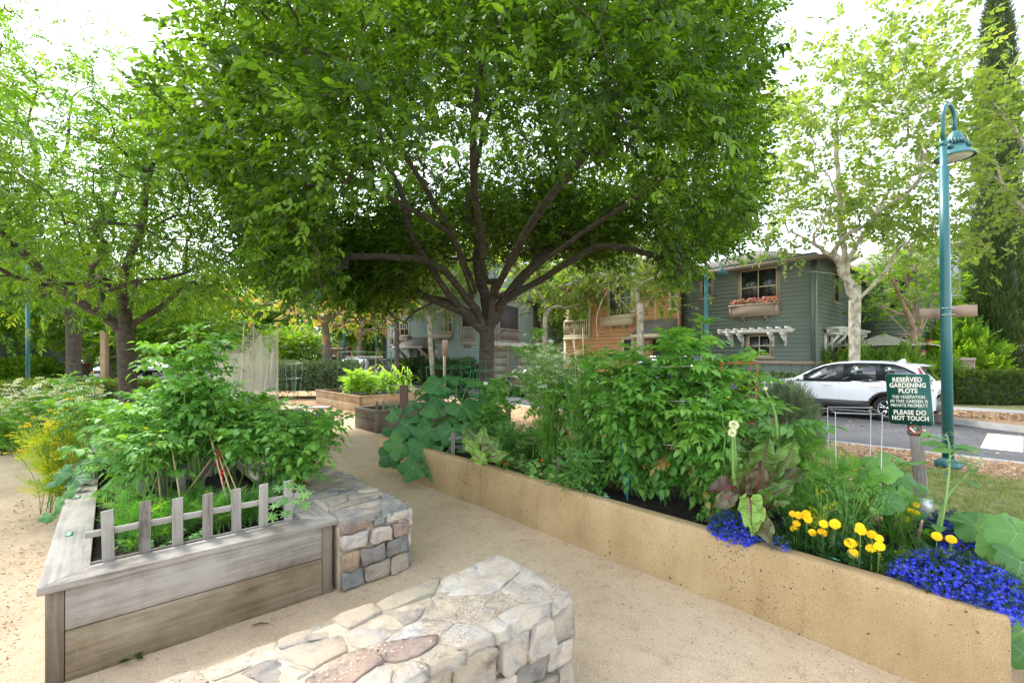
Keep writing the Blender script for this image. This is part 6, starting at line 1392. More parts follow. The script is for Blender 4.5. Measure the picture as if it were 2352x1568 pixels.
cb = pb(1100, 3.45); LV = [((1095, 1040, 4.75), (1065, 1005, 4.7), .7), ((1105, 1035, 4.8), (1110, 975, 4.8), .6), ((1115, 1040, 4.75), (1150, 1000, 4.7), .5), ((1090, 1045, 4.7), (1120, 1065, 4.5), .75), ((1085, 1035, 4.9), (1070, 975, 4.9), .4), ((1120, 1050, 4.7), (1165, 1040, 4.6), .6)]
chard('young beet plant right of the squash with pale green leaves', cb, [(PX(*a), PX(*b), t) for a, b, t in LV], 4)
rr = np.random.default_rng(8)
for lb, cc, n, sp, hh, nm in (('row of small beet greens in the timber bed by the netting', AB(-9.3, 2.75, .40), 26, .22, .18, 'beet_plant'), ('low strawberry like greens at the near corner of the netted bed', AB(-9.6, 2.85, .40), 16, .2, .15, 'strawberry_plant')):
    LV = []
    for _ in range(n): p = cc+np.array([rr.normal(0, sp), rr.normal(0, sp), rr.uniform(.03, hh)]); LV.append((p, p+np.array([rr.normal(0, .08), rr.normal(0, .08), rr.uniform(-.02, .09)]), rr.uniform(0, .8)))
    chard(lb, cc, LV, 5, 'stem_green', 'leaf_squash', 'vein', nm, nm.replace('_', ' '))

for px, b, lb in ((1175, 3.6, 'low basil like plant behind the nasturtium leaves'), (1230, 3.75, 'bushy green basil plant in the middle of the concrete bed'), (1075, 4.1, 'leafy pepper plant just behind the squash'), (1125, 3.75, 'low leafy plant between the squash and the young beets'), (1340, 3.35, 'low sprawling tomato shoots by the small picket fence')):
    bs = pb(px, b); tomato(lb, bs, .38 if b < 4 else .8, .22, 5, 60, .20, int(px), leaf='leaf_squash' if b > 4 else 'leaf_cucumber', flowers=0, name='leafy_plant', cat='vegetable plant', tm=[SP_round[0], SP_round[1]])
# feathery plants
def t_feather(r, n=34, L=1., thin=.02, spread=.8, droop=.15, lobe=False):
    parts = [ribbon([(x, 0, -droop*x*x) for x in np.linspace(0, 1, 5)], thin*1.3, 0)]
    for i in range(n):
        f = .12+.88*i/n; ln = .34*(1-.55*f)*r.uniform(.6, 1.2); sd = 1 if i % 2 else -1; a = sd*spread*r.uniform(.6, 1.2); p = np.array([f, 0, -droop*f*f]); d = np.array([math.cos(a), math.sin(a), r.normal(0, .35)]); q = p+d*ln
        if lobe: parts.append(xf(t_leaf(.42, .05, .1), p+d*ln*.5, a, r.normal(0, .4), r.normal(0, .4), ln*.75))
        else:
            parts.append(ribbon([p, (p+q)/2, q], np.array([thin*.7, thin*.6, thin*.15])))
            for _ in range(3): u = r.uniform(.3, .9); b_ = p+(q-p)*u; e = b_+np.array([math.cos(a*.3), math.sin(a*1.5), r.normal(0, .4)])*ln*.38; parts.append(ribbon([b_, e], np.array([thin*.6, thin*.15])))
    return merge(parts)
FE = [t_feather(r_) for _ in range(3)]; FE_L = [t_feather(r_, 12, lobe=True, spread=.9) for _ in range(2)]
def t_umbel(r, n=14):
    parts = []
    for i in range(n):
        a = i*2.4; q = math.sqrt((i+.5)/n); c = np.array([math.cos(a)*q, math.sin(a)*q, .12*(1-q*q)]); parts.append(([c+np.array(v)*.23 for v in ((-1, -.4, 0), (.3, -1, .1), (1, .3, 0), (-.3, 1, .1))], [(0, 1, 2, 3)], [0]))
    return merge(parts)
UMB = [t_umbel(r_, 14), t_umbel(r_, 10)]
def feathery(label, base, H, spread, nst, nl, lsz, leaf='leaf_feather', tm=None, umb=0, usz=.03, umat='flower_white', seed=1, name='dill_plant', cat='dill plant', lean=(0, 0), stem='stem_green', sw=.0035, low=.1, zf=.55):
    r = np.random.default_rng(seed); root = thing(name, label, cat, base); ms = MB(); ml = MB(); mu = MB(); T = []; D = []; UT = []; tm = tm or FE
    for s_ in range(nst):
        an = r.uniform(0, 2*PI); q = r.uniform(.1, 1); tip = np.array([math.cos(an)*spread*q+lean[0], math.sin(an)*spread*q+lean[1], H*(1-.35*q*r.random())])
        C = bezier((r.normal(0, .06), r.normal(0, .06), 0), (tip[0]*.3, tip[1]*.3, tip[2]*.6), tip, 9); ms.tube(C, np.linspace(sw*1.4, sw*.6, 9), 4)
        for j in range(max(1, nl//nst)):
            f = r.uniform(low, .84 if umb else 1); i0 = min(int(f*8), 7); p = C[i0]+(C[i0+1]-C[i0])*(f*8-i0); th = r.uniform(0, 6.28); T.append(p); D.append((math.cos(th), math.sin(th), r.uniform(.2, 1.3)))
        for j in range(umb//nst+1 if umb else 0):
            p = C[-1-r.integers(0, 3)]+r.normal(0, 1, 3)*np.array([1, 1, .6])*spread*.20; 
            p[2] += usz*2.2
            if p[2] > H*zf: UT.append(p); ms.tube([C[-4], (C[-4]+p)/2+np.array([0, 0, -.01]), p], sw*.45, 3, cap=False)
    T = np.array(T); D = np.array(D)
    for i, t in enumerate(tm):
        k = np.arange(len(T)) % len(tm) == i
        if k.any(): ml.inst(t, T[k], rot_to(D[k]), lsz*r.uniform(.6, 1.2, k.sum()))
    ms.build('stems', stem, root); ml.build('foliage', leaf, root)
    if umb and len(UT):
        UT = np.array(UT); 
        for i in range(len(UT)): mu.inst(UMB[i % 2], UT[i:i+1], rotm(r.uniform(-3, 3), r.normal(0, .3), r.normal(0, .3)), usz*r.uniform(.7, 1.25))
        tag(mu.build('flowers', umat, root), kind='stuff')
    return root
bs = pb(1262, 3.62); feathery('flowering coriander with masses of small white flowers in the concrete bed', bs, top(bs, 800), .38, 56, 380, .15, 'leaf_feather', FE+FE_L, 330, .031, seed=2, name='coriander_plant', cat='coriander', lean=(0, 0), zf=.45)
bs = pb(1330, 3.5); feathery('green coriander stems right of the white flower mass', bs, top(bs, 850), .18, 20, 130, .15, 'leaf_feather', FE+FE_L, 24, .02, seed=3, name='coriander_plant', cat='coriander')
for i, (px, py, tp, sp, lb) in enumerate(((110, 1052, 892, .62, 'tall white flowering coriander before the low hedge, the one nearest the timber bed'), (30, 1040, 925, .60, 'white flowering coriander at the left edge before the low hedge'), (185, 1062, 905, .50, 'white flowering coriander behind the yellow fennel'))):
    bs = PG(px, py, 0); feathery(lb, bs, top(bs, tp), sp, 46, 330, .26, 'leaf_feather', FE+FE_L, 120, .052, seed=40+i, name='coriander_plant', cat='coriander', lean=(-.05, -.1), zf=.35)
bs = AB(-6.95, -.42, .0); feathery('bolting fennel with yellow green foliage beside the left timber bed', bs, top(bs, 935), .42, 40, 260, .22, 'leaf_yellow', FE+FE_L, 60, .03, 'flower_yellow', 5, 'fennel_plant', 'fennel', zf=.3)
bs = PG(60, 1050, 0)+np.array([-.3, .3, 0]); feathery('wild white flowered plant leaning out onto the sand at the far left', bs, .75, .55, 26, 150, .24, 'leaf_feather', FE, 60, .04, seed=6, name='coriander_plant', cat='coriander', lean=(-.1, -.3), zf=.3)
for (px, b, py, sp, ns, nl, sz, sd, lb) in ((1850, 3.9, 985, .16, 14, 110, .15, 7, 'tall feathery dill left of the cucumber, before the road'), (1920, 3.7, 1040, .20, 18, 150, .14, 8, 'feathery dill behind the yellow marigolds'), (1975, 3.75, 1085, .22, 18, 160, .13, 9, 'dense dill right of the parsley'), (1850, 3.55, 1110, .16, 14, 100, .13, 10, 'low dill beside the beet leaves'), (2080, 3.8, 1130, .16, 14, 110, .12, 11, 'dill at the foot of the sign post'), (1800, 4.05, 1010, .14, 10, 60, .13, 12, 'thin dill just right of the tomatoes')):
    bs = pb(px, b); feathery(lb, bs, top(bs, py), sp, ns, nl, sz, seed=sd)
bs = pb(1945, 3.5); feathery('flat leaved parsley behind the marigolds', bs, top(bs, 1105), .2, 16, 80, .12, 'leaf_cucumber', FE_L, 0, seed=13, name='parsley_plant', cat='parsley')
bs = pb(1885, 3.42); feathery('yellow topped celery like plant above the marigolds', bs, top(bs, 1130), .1, 6, 24, .09, 'leaf_yellow', FE_L, 0, seed=14, name='celery_plant', cat='celery')
bs = pb(2010, 3.35); feathery('lime green parsley between marigolds and the blue flowers', bs, .16, .14, 10, 40, .08, 'leaf_yellow', FE_L, 0, seed=15, name='parsley_plant', cat='parsley')
for (px, a, py, sp, n_, sd, lb) in ((330, -3.75, 1175, .14, 60, 16, 'carrot tops behind the first two pickets'), (420, -3.9, 1165, .18, 80, 17, 'carrot tops in the middle of the left bed'), (500, -3.8, 1150, .16, 70, 18, 'carrot tops by the red tied cane'), (570, -3.85, 1145, .14, 60, 19, 'carrot tops behind the right pickets'), (290, -4.1, 1130, .12, 40, 20, 'sparse carrot tops at the left board'), (450, -4.4, 1130, .2, 60, 21, 'carrot tops under the canes')):
    bs = pa(px, a); feathery(lb, bs, top(bs, py), sp, 20, n_, .15, seed=sd, name='carrot_plant', cat='carrot')
# nasturtium
cb = pb(1240, 3.30); P = []
for _ in range(120): x = rs.uniform(1140, 1322); q = pb(x, rs.uniform(3.16, 3.5), .0); P.append((np.array([q[0], q[1], rs.uniform(.43, .60)]), rs.uniform(.022, .042), None))
o = leafy('nasturtium patch with round leaves and a few orange red flowers', cb, P, BL_NA, 'leaf_nasturtium', .0016, 9, 'nasturtium_plant', 'nasturtium', face=(0, -.5, .1))
FL = merge([xf(t_leaf(.45, -.1, -.1), (0, 0, 0), k*2*PI/5, .5, 0, 1) for k in range(5)])
for x, y, tn in ((1157, 1060, 0), (1245, 1058, .2), (1273, 1080, 1), (1163, 1066, .1)):
    m = MB(); m.inst(FL, (PX(x, y, pb(x, 3.2)[1])-cb)[None], rotm(-1.5, .3, .2), .028, [tn]); m.build('flower', 'flower_orange', o)
# marigolds
def t_mari(r):
    parts = []
    for ring, (n, q, z, w, pt) in enumerate(((13, 1., .10, .34, .0), (13, .95, .30, .34, .3), (12, .80, .50, .34, .6), (9, .56, .66, .32, 1.0), (6, .30, .74, .28, 1.3))):
        for k in range(n):
            a = k*2*PI/n+ring*.4+r.normal(0, .08); c = np.array([math.cos(a), math.sin(a), 0]); t = np.array([-math.sin(a), math.cos(a), 0]); o = c*q*.45+np.array([0, 0, z]); e = c*q+np.array([0, 0, z+.22*pt*(1 if ring else .2)+r.normal(0, .03)])
            parts.append(([o-t*w*.25, o+t*w*.25, e+t*w*.6+np.array([0, 0, .05]), e+c*.05-np.array([0, 0, .06]), e-t*w*.6+np.array([0, 0, .05])], [(0, 1, 2, 3, 4)], [0]))
    parts.append(([(0, 0, .66)]+[(.66*math.cos(k*PI/5), .66*math.sin(k*PI/5), .42) for k in range(10)]+[(.85*math.cos(k*PI/5), .85*math.sin(k*PI/5), .0) for k in range(10)], [(0, 1+k, 1+(k+1) % 10) for k in range(10)]+[(1+k, 11+k, 11+(k+1) % 10, 1+(k+1) % 10) for k in range(10)], [0]*20)); return merge(parts)
MA = [t_mari(r_) for _ in range(3)]; FEM = [t_feather(r_, 12, lobe=False, thin=.07, spread=.9)]
def c5(x, y): return 1550+.3776*x, 976+.3776*y
def marigold(label, px, b, n, sp, fl, seed, elong=1.):
    bs = pb(px, b); r = np.random.default_rng(seed); root = thing('marigold_plant', label, 'marigold', bs); T = np.stack([r.normal(0, sp, n)*elong, r.normal(0, sp*.6, n)*elong, r.uniform(.02, .15, n)], 1); ca, sa = U; T[:, :2] = T[:, :1]*U+T[:, 1:2]*Vv*.7
    D = T*np.array([1, 1, 0])*3+np.array([0, 0, .5])+r.normal(0, .4, (n, 3)); ml = MB(); ml.inst(FEM[0], T, rot_to(D), r.uniform(.06, .11, n)); ml.build('foliage', 'leaf_marigold', root)
    for i, (x, y, s_) in enumerate(fl):
        X, Y = c5(x, y); q = PX(X, Y, pb(X, b-.04)[1])-bs; m = MB(); nn_ = np.array([-.25, -.55, .8])+r.normal(0, .2, 3); nn_ /= np.linalg.norm(nn_); x_ = np.cross(nn_, [.3, .9, .1]); x_ /= np.linalg.norm(x_); m.inst(MA[i % 3], q[None], np.stack([x_, np.cross(nn_, x_), nn_], 1)[None], s_*.0245, [r.random()]); m.build('flower', 'flower_yellow', root)
        m = MB(); m.tube([(q[0]*.8, q[1]*.8, 0.), q*np.array([.95, .95, .6]), q], .0025, 4); m.build('stem', 'stem_green', root)
    return root
marigold('marigold plant with a cluster of yellow blooms next to the beet leaves', 1835, 3.30, 90, .10, [(800, 545, 1.1), (755, 550, 1.), (805, 570, 1.1), (740, 600, .9), (725, 632, .9), (716, 540, .8)], 1)
marigold('marigold plant with four yellow blooms in the middle of the row', 1893, 3.30, 80, .09, [(905, 602, 1.), (975, 603, 1.2), (835, 655, .95), (895, 657, 1.1)], 2)
marigold('marigold plant with two blooms low at the bed edge above the tag', 1955, 3.26, 80, .08, [(1068, 722, 1.25), (1085, 778, 1.1), (1130, 642, 1.15)], 3)
marigold('marigold plant touching the big mound of blue flowers', 2000, 3.28, 80, .08, [(1200, 668, 1.0), (1195, 755, 1.1), (1245, 738, 1.1), (1240, 690, .9), (1125, 618, .9)], 4)
marigold('marigolds peeping out behind the big mound of blue flowers', 2160, 3.50, 40, .07, [(1592, 677, 1.), (1680, 697, 1.)], 5)
marigold('small yellow marigolds by the foot of the sign post', 2095, 3.85, 40, .06, [(1430, 520, .8), (1465, 540, .9), (1410, 575, .8), (1467, 485, .7)], 6)
# lobelia mounds
LO = merge([xf(([(0, 0, 0), (.45, .22, .0), (1, .16, -.05), (1, -.16, -.05), (.45, -.22, 0)], [(0, 4, 3, 2, 1)], [0]), (0, 0, 0), a, .1) for a in (-.75, 0, .75)]+[xf(([(0, 0, 0), (.5, .1, .1), (.6, -.1, .1)], [(0, 2, 1)], [0]), (0, 0, 0), a, .5) for a in (2.6, -2.6)]+[([(0, -.08, .02), (.16, 0, .02), (0, .08, .02), (-.1, 0, .02)], [(0, 1, 2, 3)], [1])])
def lobelia(label, c, ra, rb, H, nf, seed, fs=.010, drop=0.):
    r = np.random.default_rng(seed); root = thing('lobelia_plant', label, 'lobelia', c, GR); d = r.normal(0, 1, (nf, 3)); d[:, 2] = np.abs(d[:, 2])*.9-drop; d /= np.linalg.norm(d, axis=1)[:, None]
    q = r.uniform(.80, 1.04, nf)*(1+.10*snoise(d, 5, seed)); P = d*q[:, None]*np.array([ra, rb, H]); P[:, 2] = np.where(P[:, 2] < 0, P[:, 2]*.8, P[:, 2]); Nn = d/np.array([ra, rb, H]); Nn /= np.linalg.norm(Nn, axis=1)[:, None]
    Nn = Nn+r.normal(0, .35, (nf, 3)); Nn /= np.linalg.norm(Nn, axis=1)[:, None]; X = np.cross(Nn, r.normal(0, 1, (nf, 3))); X[:, 2] -= .5; X -= Nn*np.sum(X*Nn, 1)[:, None]; X /= np.linalg.norm(X, axis=1)[:, None]; Y = np.cross(Nn, X)
    m = MB(); m.inst(LO, P, np.stack([X, Y, Nn], -1), r.uniform(.75, 1.25, nf)*fs); tag(m.build('flowers', ['flower_blue', 'flower_white'], root), kind='stuff')
    n2 = int(nf*.9); d2 = r.normal(0, 1, (n2, 3)); d2[:, 2] = np.abs(d2[:, 2]); d2 /= np.linalg.norm(d2, axis=1)[:, None]; P2 = d2*r.uniform(.5, .99, n2)[:, None]*np.array([ra, rb, H]); m = MB(); m.inst(FEM[0], P2, rot_to(d2+r.normal(0, .5, (n2, 3))), r.uniform(.02, .045, n2)); m.build('foliage', 'leaf_lobelia', root)
def abh(px, b, h): q = pb(px, b, h); return q
lobelia('big mound of deep blue lobelia at the right end of the concrete bed', abh(2205, 3.27, .455), .275, .15, .185, 3000, 1, .0125, .25)
lobelia('small blue lobelia under the beet leaves, spilling over the wall edge', abh(1688, 3.16, .47), .17, .12, .14, 1300, 2, .012, .3)
lobelia('blue lobelia behind the borage at the back of the bed', abh(2222, 4.05, .46), .30, .18, .20, 1500, 3, .012)
lobelia('tiny sprig of blue lobelia right of the small one', abh(1790, 3.14, .47), .06, .05, .06, 60, 4, .010)
# borage
def borage():
    bs = pb(2140, 3.85); root = thing('borage_plant', 'tall borage with hairy stems and drooping blue star flowers beside the sign', 'borage', bs); r = np.random.default_rng(5); ms = MB(); ml = MB(); LT = []; LD = []; zz = bs[1]
    for pts in (((2150, 1235), (2165, 1130), (2180, 1040), (2176, 995)), ((2155, 1220), (2190, 1150), (2225, 1090), (2262, 1050)), ((2170, 1060), (2200, 1030), (2240, 1040)), ((2178, 1010), (2150, 1000), (2130, 1015)), ((2180, 1030), (2215, 1050), (2250, 1075))):
        C = smooth_path([PX(x, y, zz)-bs+np.array([0, r.normal(0, .02), 0]) for x, y in pts], 4); C[0] *= 1; ms.tube(C, np.linspace(.010 if pts[0][1] > 1200 else .004, .003, len(C)), 6)
        for j in range(9 if pts[0][1] > 1200 else 3): p = C[r.integers(0, len(C)*3//4+1)]; a = r.uniform(0, 6.28); LT.append(p); LD.append((math.cos(a), math.sin(a), .2))
        for j in range(6):
            p = C[-1-r.integers(0, 5)]; q = p+np.array([r.normal(0, .045), r.normal(0, .04), r.uniform(-.03, .03)]); ms.tube([p, (p+q)/2+np.array([0, 0, .015]), q], .0015, 3)
            m = MB(); m.inst(star, q[None], rotm(r.uniform(-3, 3), r.uniform(-.6, .6), r.uniform(-.5, .5)), .017); m.build('flower', 'flower_sky', root)
    ml.inst(t_half([(0, 0), (.2, .14), (.5, .26), (.8, .16), (1, 0)], .05, .3), np.array(LT), rot_to(np.array(LD), r.normal(0, .3, len(LT))), r.uniform(.08, .15, len(LT))); ms.build('stems', 'stem_pale', root, smooth=True); ml.build('foliage', 'leaf_cucumber', root)
borage()
# onions in flower
noisy('onion_flower', [(.3, (.45, .48, .36)), (.6, (.82, .84, .74))], 60, .9, .8, 90, dist=.01)
def onion(label, pts, d, r0, seed):
    p0 = PX(pts[0][0], pts[0][1], d); root = thing('onion_stalk', label, 'onion', p0); r = np.random.default_rng(seed); m = MB(); C = smooth_path([PX(x, y, d)-p0 for x, y in pts], 3); m.tube(C, np.interp(np.linspace(0, 1, len(C)), [0, .3, 1], [.011, .013, .005]), 8); m.build('stem', 'stem_green', root, smooth=True)
    n = 150; D = r.normal(0, 1, (n, 3)); D /= np.linalg.norm(D, axis=1)[:, None]; m = MB(); m.inst(star, C[-1]+np.array([0, 0, r0*.9])+D*r0*.8, rot_to(D), r0*.34); m.build('flower_head', 'flower_white', root)
onion('thick onion stalk with a round white flower head, the higher of the pair', [(1694, 1135), (1690, 1060), (1686, 985)], 3.1, .032, 1); onion('onion stalk with a white flower head just below its neighbour', [(1688, 1140), (1684, 1070), (1682, 1002)], 3.06, .028, 2)
onion('thin bent onion stalk with a small bud against the rosemary', [(1785, 1010), (1780, 950), (1758, 896)], 3.3, .014, 3)
# corn, beans and pansies in the far timber bed
def t_strap(r): 
    n = 8; d = r.uniform(.5, 1.2); P = [(x*.8, 0, .9*x-d*x*x*1.3) for x in np.linspace(0, 1, n)]; return ribbon(P, np.array([.05, .075, .08, .075, .06, .045, .03, .005]))
ST = [t_strap(r_) for _ in range(4)]
def corn(label, base, H, seed):
    r = np.random.default_rng(seed); root = thing('corn_plant', label, 'corn plant', base, 0, 'corn plants in the far timber bed'); m = MB(); m.tube([(0, 0, 0), (0, 0, H*.5), (.01, 0, H*.85)], [.012, .010, .005], 6); m.build('stem', 'stem_pale', root); m = MB(); n = 10
    T = np.stack([np.zeros(n), np.zeros(n), np.linspace(.1, .8, n)*H], 1); 
    for i in range(n): m.inst(ST[i % 4], T[i:i+1], rotm(i*2.6+r.normal(0, .4), 0, 0), H*.55*r.uniform(.8, 1.2))
    m.build('foliage', 'leaf_corn', root)
for i in range(9):
    a_, b_ = -13.75-.38*(i % 3)-.0*i, 6.75+.42*(i//3)+.1*(i % 3); corn(('front row', 'middle row', 'back row')[i % 3]+' corn plant in the far timber bed, '+('left', 'centre', 'right')[i//3]+' of its row', AB(a_, b_, .40), .95+.1*((i*7) % 3), 30+i)
for i, (a_, b_, lb) in enumerate(((-14.6, 6.1, 'climbing beans at the left of the corn'), (-14.2, 6.35, 'lime green bean bush in front of the corn'), (-15.2, 6.2, 'leafy bean bush under the green metal frame'), (-14.7, 7.2, 'bean plants behind the corn'))):
    tomato(lb, AB(a_, b_, .40), .85-.12*i+.2*(i == 3), .3, 5, 90, .30, 60+i, leaf='leaf_corn', flowers=0, name='bean_plant', cat='bean plant', tm=[SP_round[0], SP_round[1]])
for i, (a_, b_) in enumerate(((-13.8, 6.0), (-13.7, 6.6), (-13.75, 7.3), (-14.2, 5.95))):
    bs = AB(a_, b_, .40); rt = thing('pansy_plant', ('purple pansies at the near corner of the corn bed', 'purple pansies along the front board of the corn bed', 'orange and purple pansies at the right of the corn bed', 'small pansies on the long side of the corn bed')[i], 'pansy', bs); P = rs.normal(0, 1, (60, 3))*np.array([.16, .16, .02])+np.array([0, 0, .07])
    m = MB(); m.inst(t_leaf(.35), P, rot_to(rs.normal(0, 1, (60, 3))), .07); m.build('foliage', 'leaf_hedge', rt); m = MB(); m.inst(FL, P[:14]+np.array([0, 0, .05]), rotm(rs.uniform(-3, 3, 14), .6, 0), .035); m.build('flowers', 'leaf_pansy' if 'leaf_pansy' in MATS else leafmat('leaf_pansy', [(0, (.10, .02, .35)), (.85, (.22, .05, .5)), (.9, (.8, .3, .02)), (1, (.8, .3, .02))], .2), rt)
# flower box of the green house
root, wf, a0, a1, h1 = FLOWERBOX; m = MB(); n = 230; A = rs.uniform(a0+.05, a1-.05, n); Pq = np.array([wf.P(a, rs.uniform(.12, .40), h1+rs.uniform(.0, .24)) for a in A]); m.inst(FL, Pq, rotm(rs.uniform(-3, 3, n), rs.uniform(0, 1, n), 0), rs.uniform(.05, .085, n)); ob = m.build('window_flowers', 'flower_pink', root)
m = MB(); n = 200; A = rs.uniform(a0+.05, a1-.05, n); Pq = np.array([wf.P(a, rs.uniform(.10, .42), h1+rs.uniform(.0, .20)) for a in A]); m.inst(t_leaf(.3), Pq, rot_to(rs.normal(0, 1, (n, 3))), .10); m.build('window_greens', 'leaf_cucumber', root)
bs = AB(-9.9, 5.0, .40); feathery('sprouting greens in the small dark timber bed', bs, .16, .35, 14, 40, .1, 'leaf_feather', FE_L, 0, seed=70, name='salad_plant', cat='salad greens')
# yucca like tuft at the far left edge
q = PG(8, 1040, 0); m = MB(); rt = thing('flax_plant', 'strappy green tuft at the far left edge of the sand', 'flax plant', q); 
for i in range(26): m.inst(ST[i % 4], np.zeros((1, 3)), rotm(i*2.4, .2, 0), .55)
m.build('foliage', 'leaf_hedge', rt)
# ---------------------------------------------------------------- fences, canes, netting, cages
plain('bamboo', (.52, .38, .19), .55); plain('bamboo_pale', (.62, .50, .32), .6); plain('red_tape', (.60, .02, .03), .5); plain('wire_steel', (.42, .43, .43), .35, .9); plain('wire_green', (.03, .33, .10), .4); plain('frame_green', (.015, .13, .06), .4)
plain('wire_red', (.6, .03, .02), .4); plain('twine_blue', (.03, .42, .55), .7); plain('can_grey', (.33, .39, .43), .45); plain('teal_paint', (.018, .125, .135), .38, .0, .5, .2); plain('sign_green', (.004, .085, .060), .45); plain('sign_cream', (.82, .78, .66), .5); plain('sign_edge', (.55, .57, .60), .4, .6)
plain('sign_red', (.65, .05, .03), .5); plain('brown_board', (.30, .205, .15), .6); plain('umbrella_cloth', (.52, .49, .44), .8); plain('stop_red', (.50, .01, .02), .4); plain('lens', (.62, .63, .58), .25); plain('kiosk_brown', (.13, .075, .05), .7); plain('kiosk_red', (.22, .03, .03), .6); plain('dark_metal', (.03, .03, .03), .4, .6)
def picket_fence(label, a, pxs, h0, h1, rails, W=.055, group=None):
    bsx = [toAB(pa(x, a))[1] for x in pxs]; b0 = bsx[0]; root = thing('picket_fence', label, 'picket fence', AB(a, b0, 0), GR, group); r = np.random.default_rng(int(-a*10))
    for b in bsx:
        y = b-b0; m = MB(); dh = r.normal(0, .006); tl = r.normal(0, .006); m.add([(0.0, y-W/2, h0), (.014, y-W/2, h0), (.014, y+W/2, h0), (0, y+W/2, h0), (0, y-W/2+tl, h1+dh), (.014, y-W/2+tl, h1+dh), (.014, y+W/2+tl, h1+dh+.004), (0, y+W/2+tl, h1+dh+.004)], [(3, 2, 1, 0), (4, 5, 6, 7), (0, 1, 5, 4), (1, 2, 6, 5), (2, 3, 7, 6), (3, 0, 4, 7)]); m.build('picket', 'wood_grey_z', root, bevel=.002)
    for z in rails: m = MB(); m.box(-.016, -.0015, -.10, bsx[-1]-b0+.08, z-.018, z+.018); m.build('rail', 'wood_grey_y', root, bevel=.002)
    return root
picket_fence('weathered little picket fence along the front of the grey timber bed', -3.46, [250, 332, 408, 476, 543, 604, 662], .44, .785, (.49, .665))
picket_fence('low grey picket fence across the middle of the left bed', -4.75, [275, 325, 372, 418, 462], .42, .72, (.50, .63)); picket_fence('grey picket fence near the back of the left bed', -5.9, [285, 325, 365, 400, 440, 480], .42, .78, (.52, .68))
def fence_b(label, b, pxs, h0, h1, rails, group=None):
    as_ = [toAB(pb(x, b))[0] for x in pxs]; a0 = as_[0]; root = thing('picket_fence', label, 'picket fence', AB(a0, b, 0), GR, group)
    for a in as_: m = MB(); m.box(a-a0-.025, a-a0+.025, -.014, 0, h0, h1); m.build('picket', 'wood_grey_z', root, bevel=.002)
    for z in rails: m = MB(); m.box(-.08, as_[-1]-a0+.08, .0015, .015, z-.018, z+.018); m.build('rail', 'wood_grey_x', root, bevel=.002)
def fence_v(label, a, b0, b1, h0, h1, n, rails):
    root = thing('picket_fence', label, 'picket fence', AB(a, b0, 0), GR)
    for i in range(n): y = (b1-b0)*i/(n-1); m = MB(); m.box(0, .014, y-.025, y+.025, h0, h1); m.build('picket', 'wood_grey_z', root, bevel=.002)
    for z in rails: m = MB(); m.box(-.016, -.0015, -.05, b1-b0+.05, z-.018, z+.018); m.build('rail', 'wood_grey_y', root, bevel=.002)
fence_v('short grey picket fence between squash and beets in the concrete bed', -4.95, 3.35, 4.25, .40, .68, 6, (.48, .60)); fence_v('short picket fence between coriander and tomatoes', -3.05, 3.32, 4.2, .40, .68, 5, (.56,)); fence_v('small picket fence inside the dark timber bed', -9.9, 4.6, 5.6, .40, .66, 7, (.55,)); fence_v('small picket fence in the corn bed', -14.9, 5.9, 7.2, .40, .68, 6, (.55,))
def cane(root, p, q, r=.007, mat='bamboo', name='cane'):
    p, q = np.array(p), np.array(q); n = 14; t = np.linspace(0, 1, n); C = p+(q-p)*t[:, None]; rr = np.full(n, r)*(1-.25*t); m = MB(); L = np.linalg.norm(q-p); m.tube(C, rr, 7)
    k = .12
    while k < L: c = p+(q-p)*k/L; d = (q-p)/L*.004; m.tube([c-d, c+d], r*1.22, 7); k += .17+.04*rng.random()
    return m.build(name, mat, root, smooth=True)
def canes():
    bs = pa(470, -4.1); root = thing('bamboo_teepee', 'bamboo canes tied with red tape holding the tomatoes of the left bed', 'bamboo canes', bs)
    for (b, t) in (((464, 1146), (428, 960, 4.25)), ((533, 1192), (470, 950, 3.85)), ((372, 1203), (358, 1000, 3.7)), ((426, 1219), (392, 1015, 3.6)), ((573, 1198), (500, 1020, 3.8)), ((556, 1210), (497, 1030, 3.7)), ((345, 1160), (432, 990, 4.3)), ((385, 1190), (488, 1050, 3.8)), ((425, 1165), (502, 1050, 4.)), ((310, 1190), (372, 1045, 3.7)), ((500, 1160), (545, 1020, 4.1))):
        cane(root, PG(*b, .40)-bs, PX(*t)-bs, .0085 if b[0] in (533,) else .0065, 'bamboo_pale' if b[0] in (533, 464) else 'bamboo')
    cane(root, PX(429, 930, 4.1)-bs, PX(479, 806, 4.25)-bs, .011, 'bamboo_pale')
    for (x, y, d) in ((502, 1052, 3.66), (512, 1092, 3.6), (462, 840, 4.2), (448, 868, 4.18)):
        c = PX(x, y, d)-bs; m = MB(); P = [c+np.array([.016*math.cos(t), .016*math.sin(t), .010*math.sin(2.7*t)+t*.003]) for t in np.linspace(0, 18, 40)]; m.tube(P, .0035, 4); m.tube([c, c+np.array([.01, -.02, -.03]), c+np.array([.02, -.02, -.08])], .003, 4); m.build('red_tape', 'red_tape', root)
canes()
def small_canes(label, pts, mat='bamboo'):
    bs = np.array(pts[0][0]); root = thing('cane_teepee', label, 'garden canes', bs)
    for p, q in pts: cane(root, np.array(p)-bs, np.array(q)-bs, .007, mat)
small_canes('thin canes rising behind the white coriander flowers', [(pb(1330, 4.2), PX(1318, 755, 5.3)), (pb(1345, 4.2), PX(1338, 752, 5.35)), (pb(1375, 4.1), PX(1312, 764, 5.3))], 'bamboo_pale')
def gp(cx, cy): return 603+.2563*cx, 717.7+.2563*cy
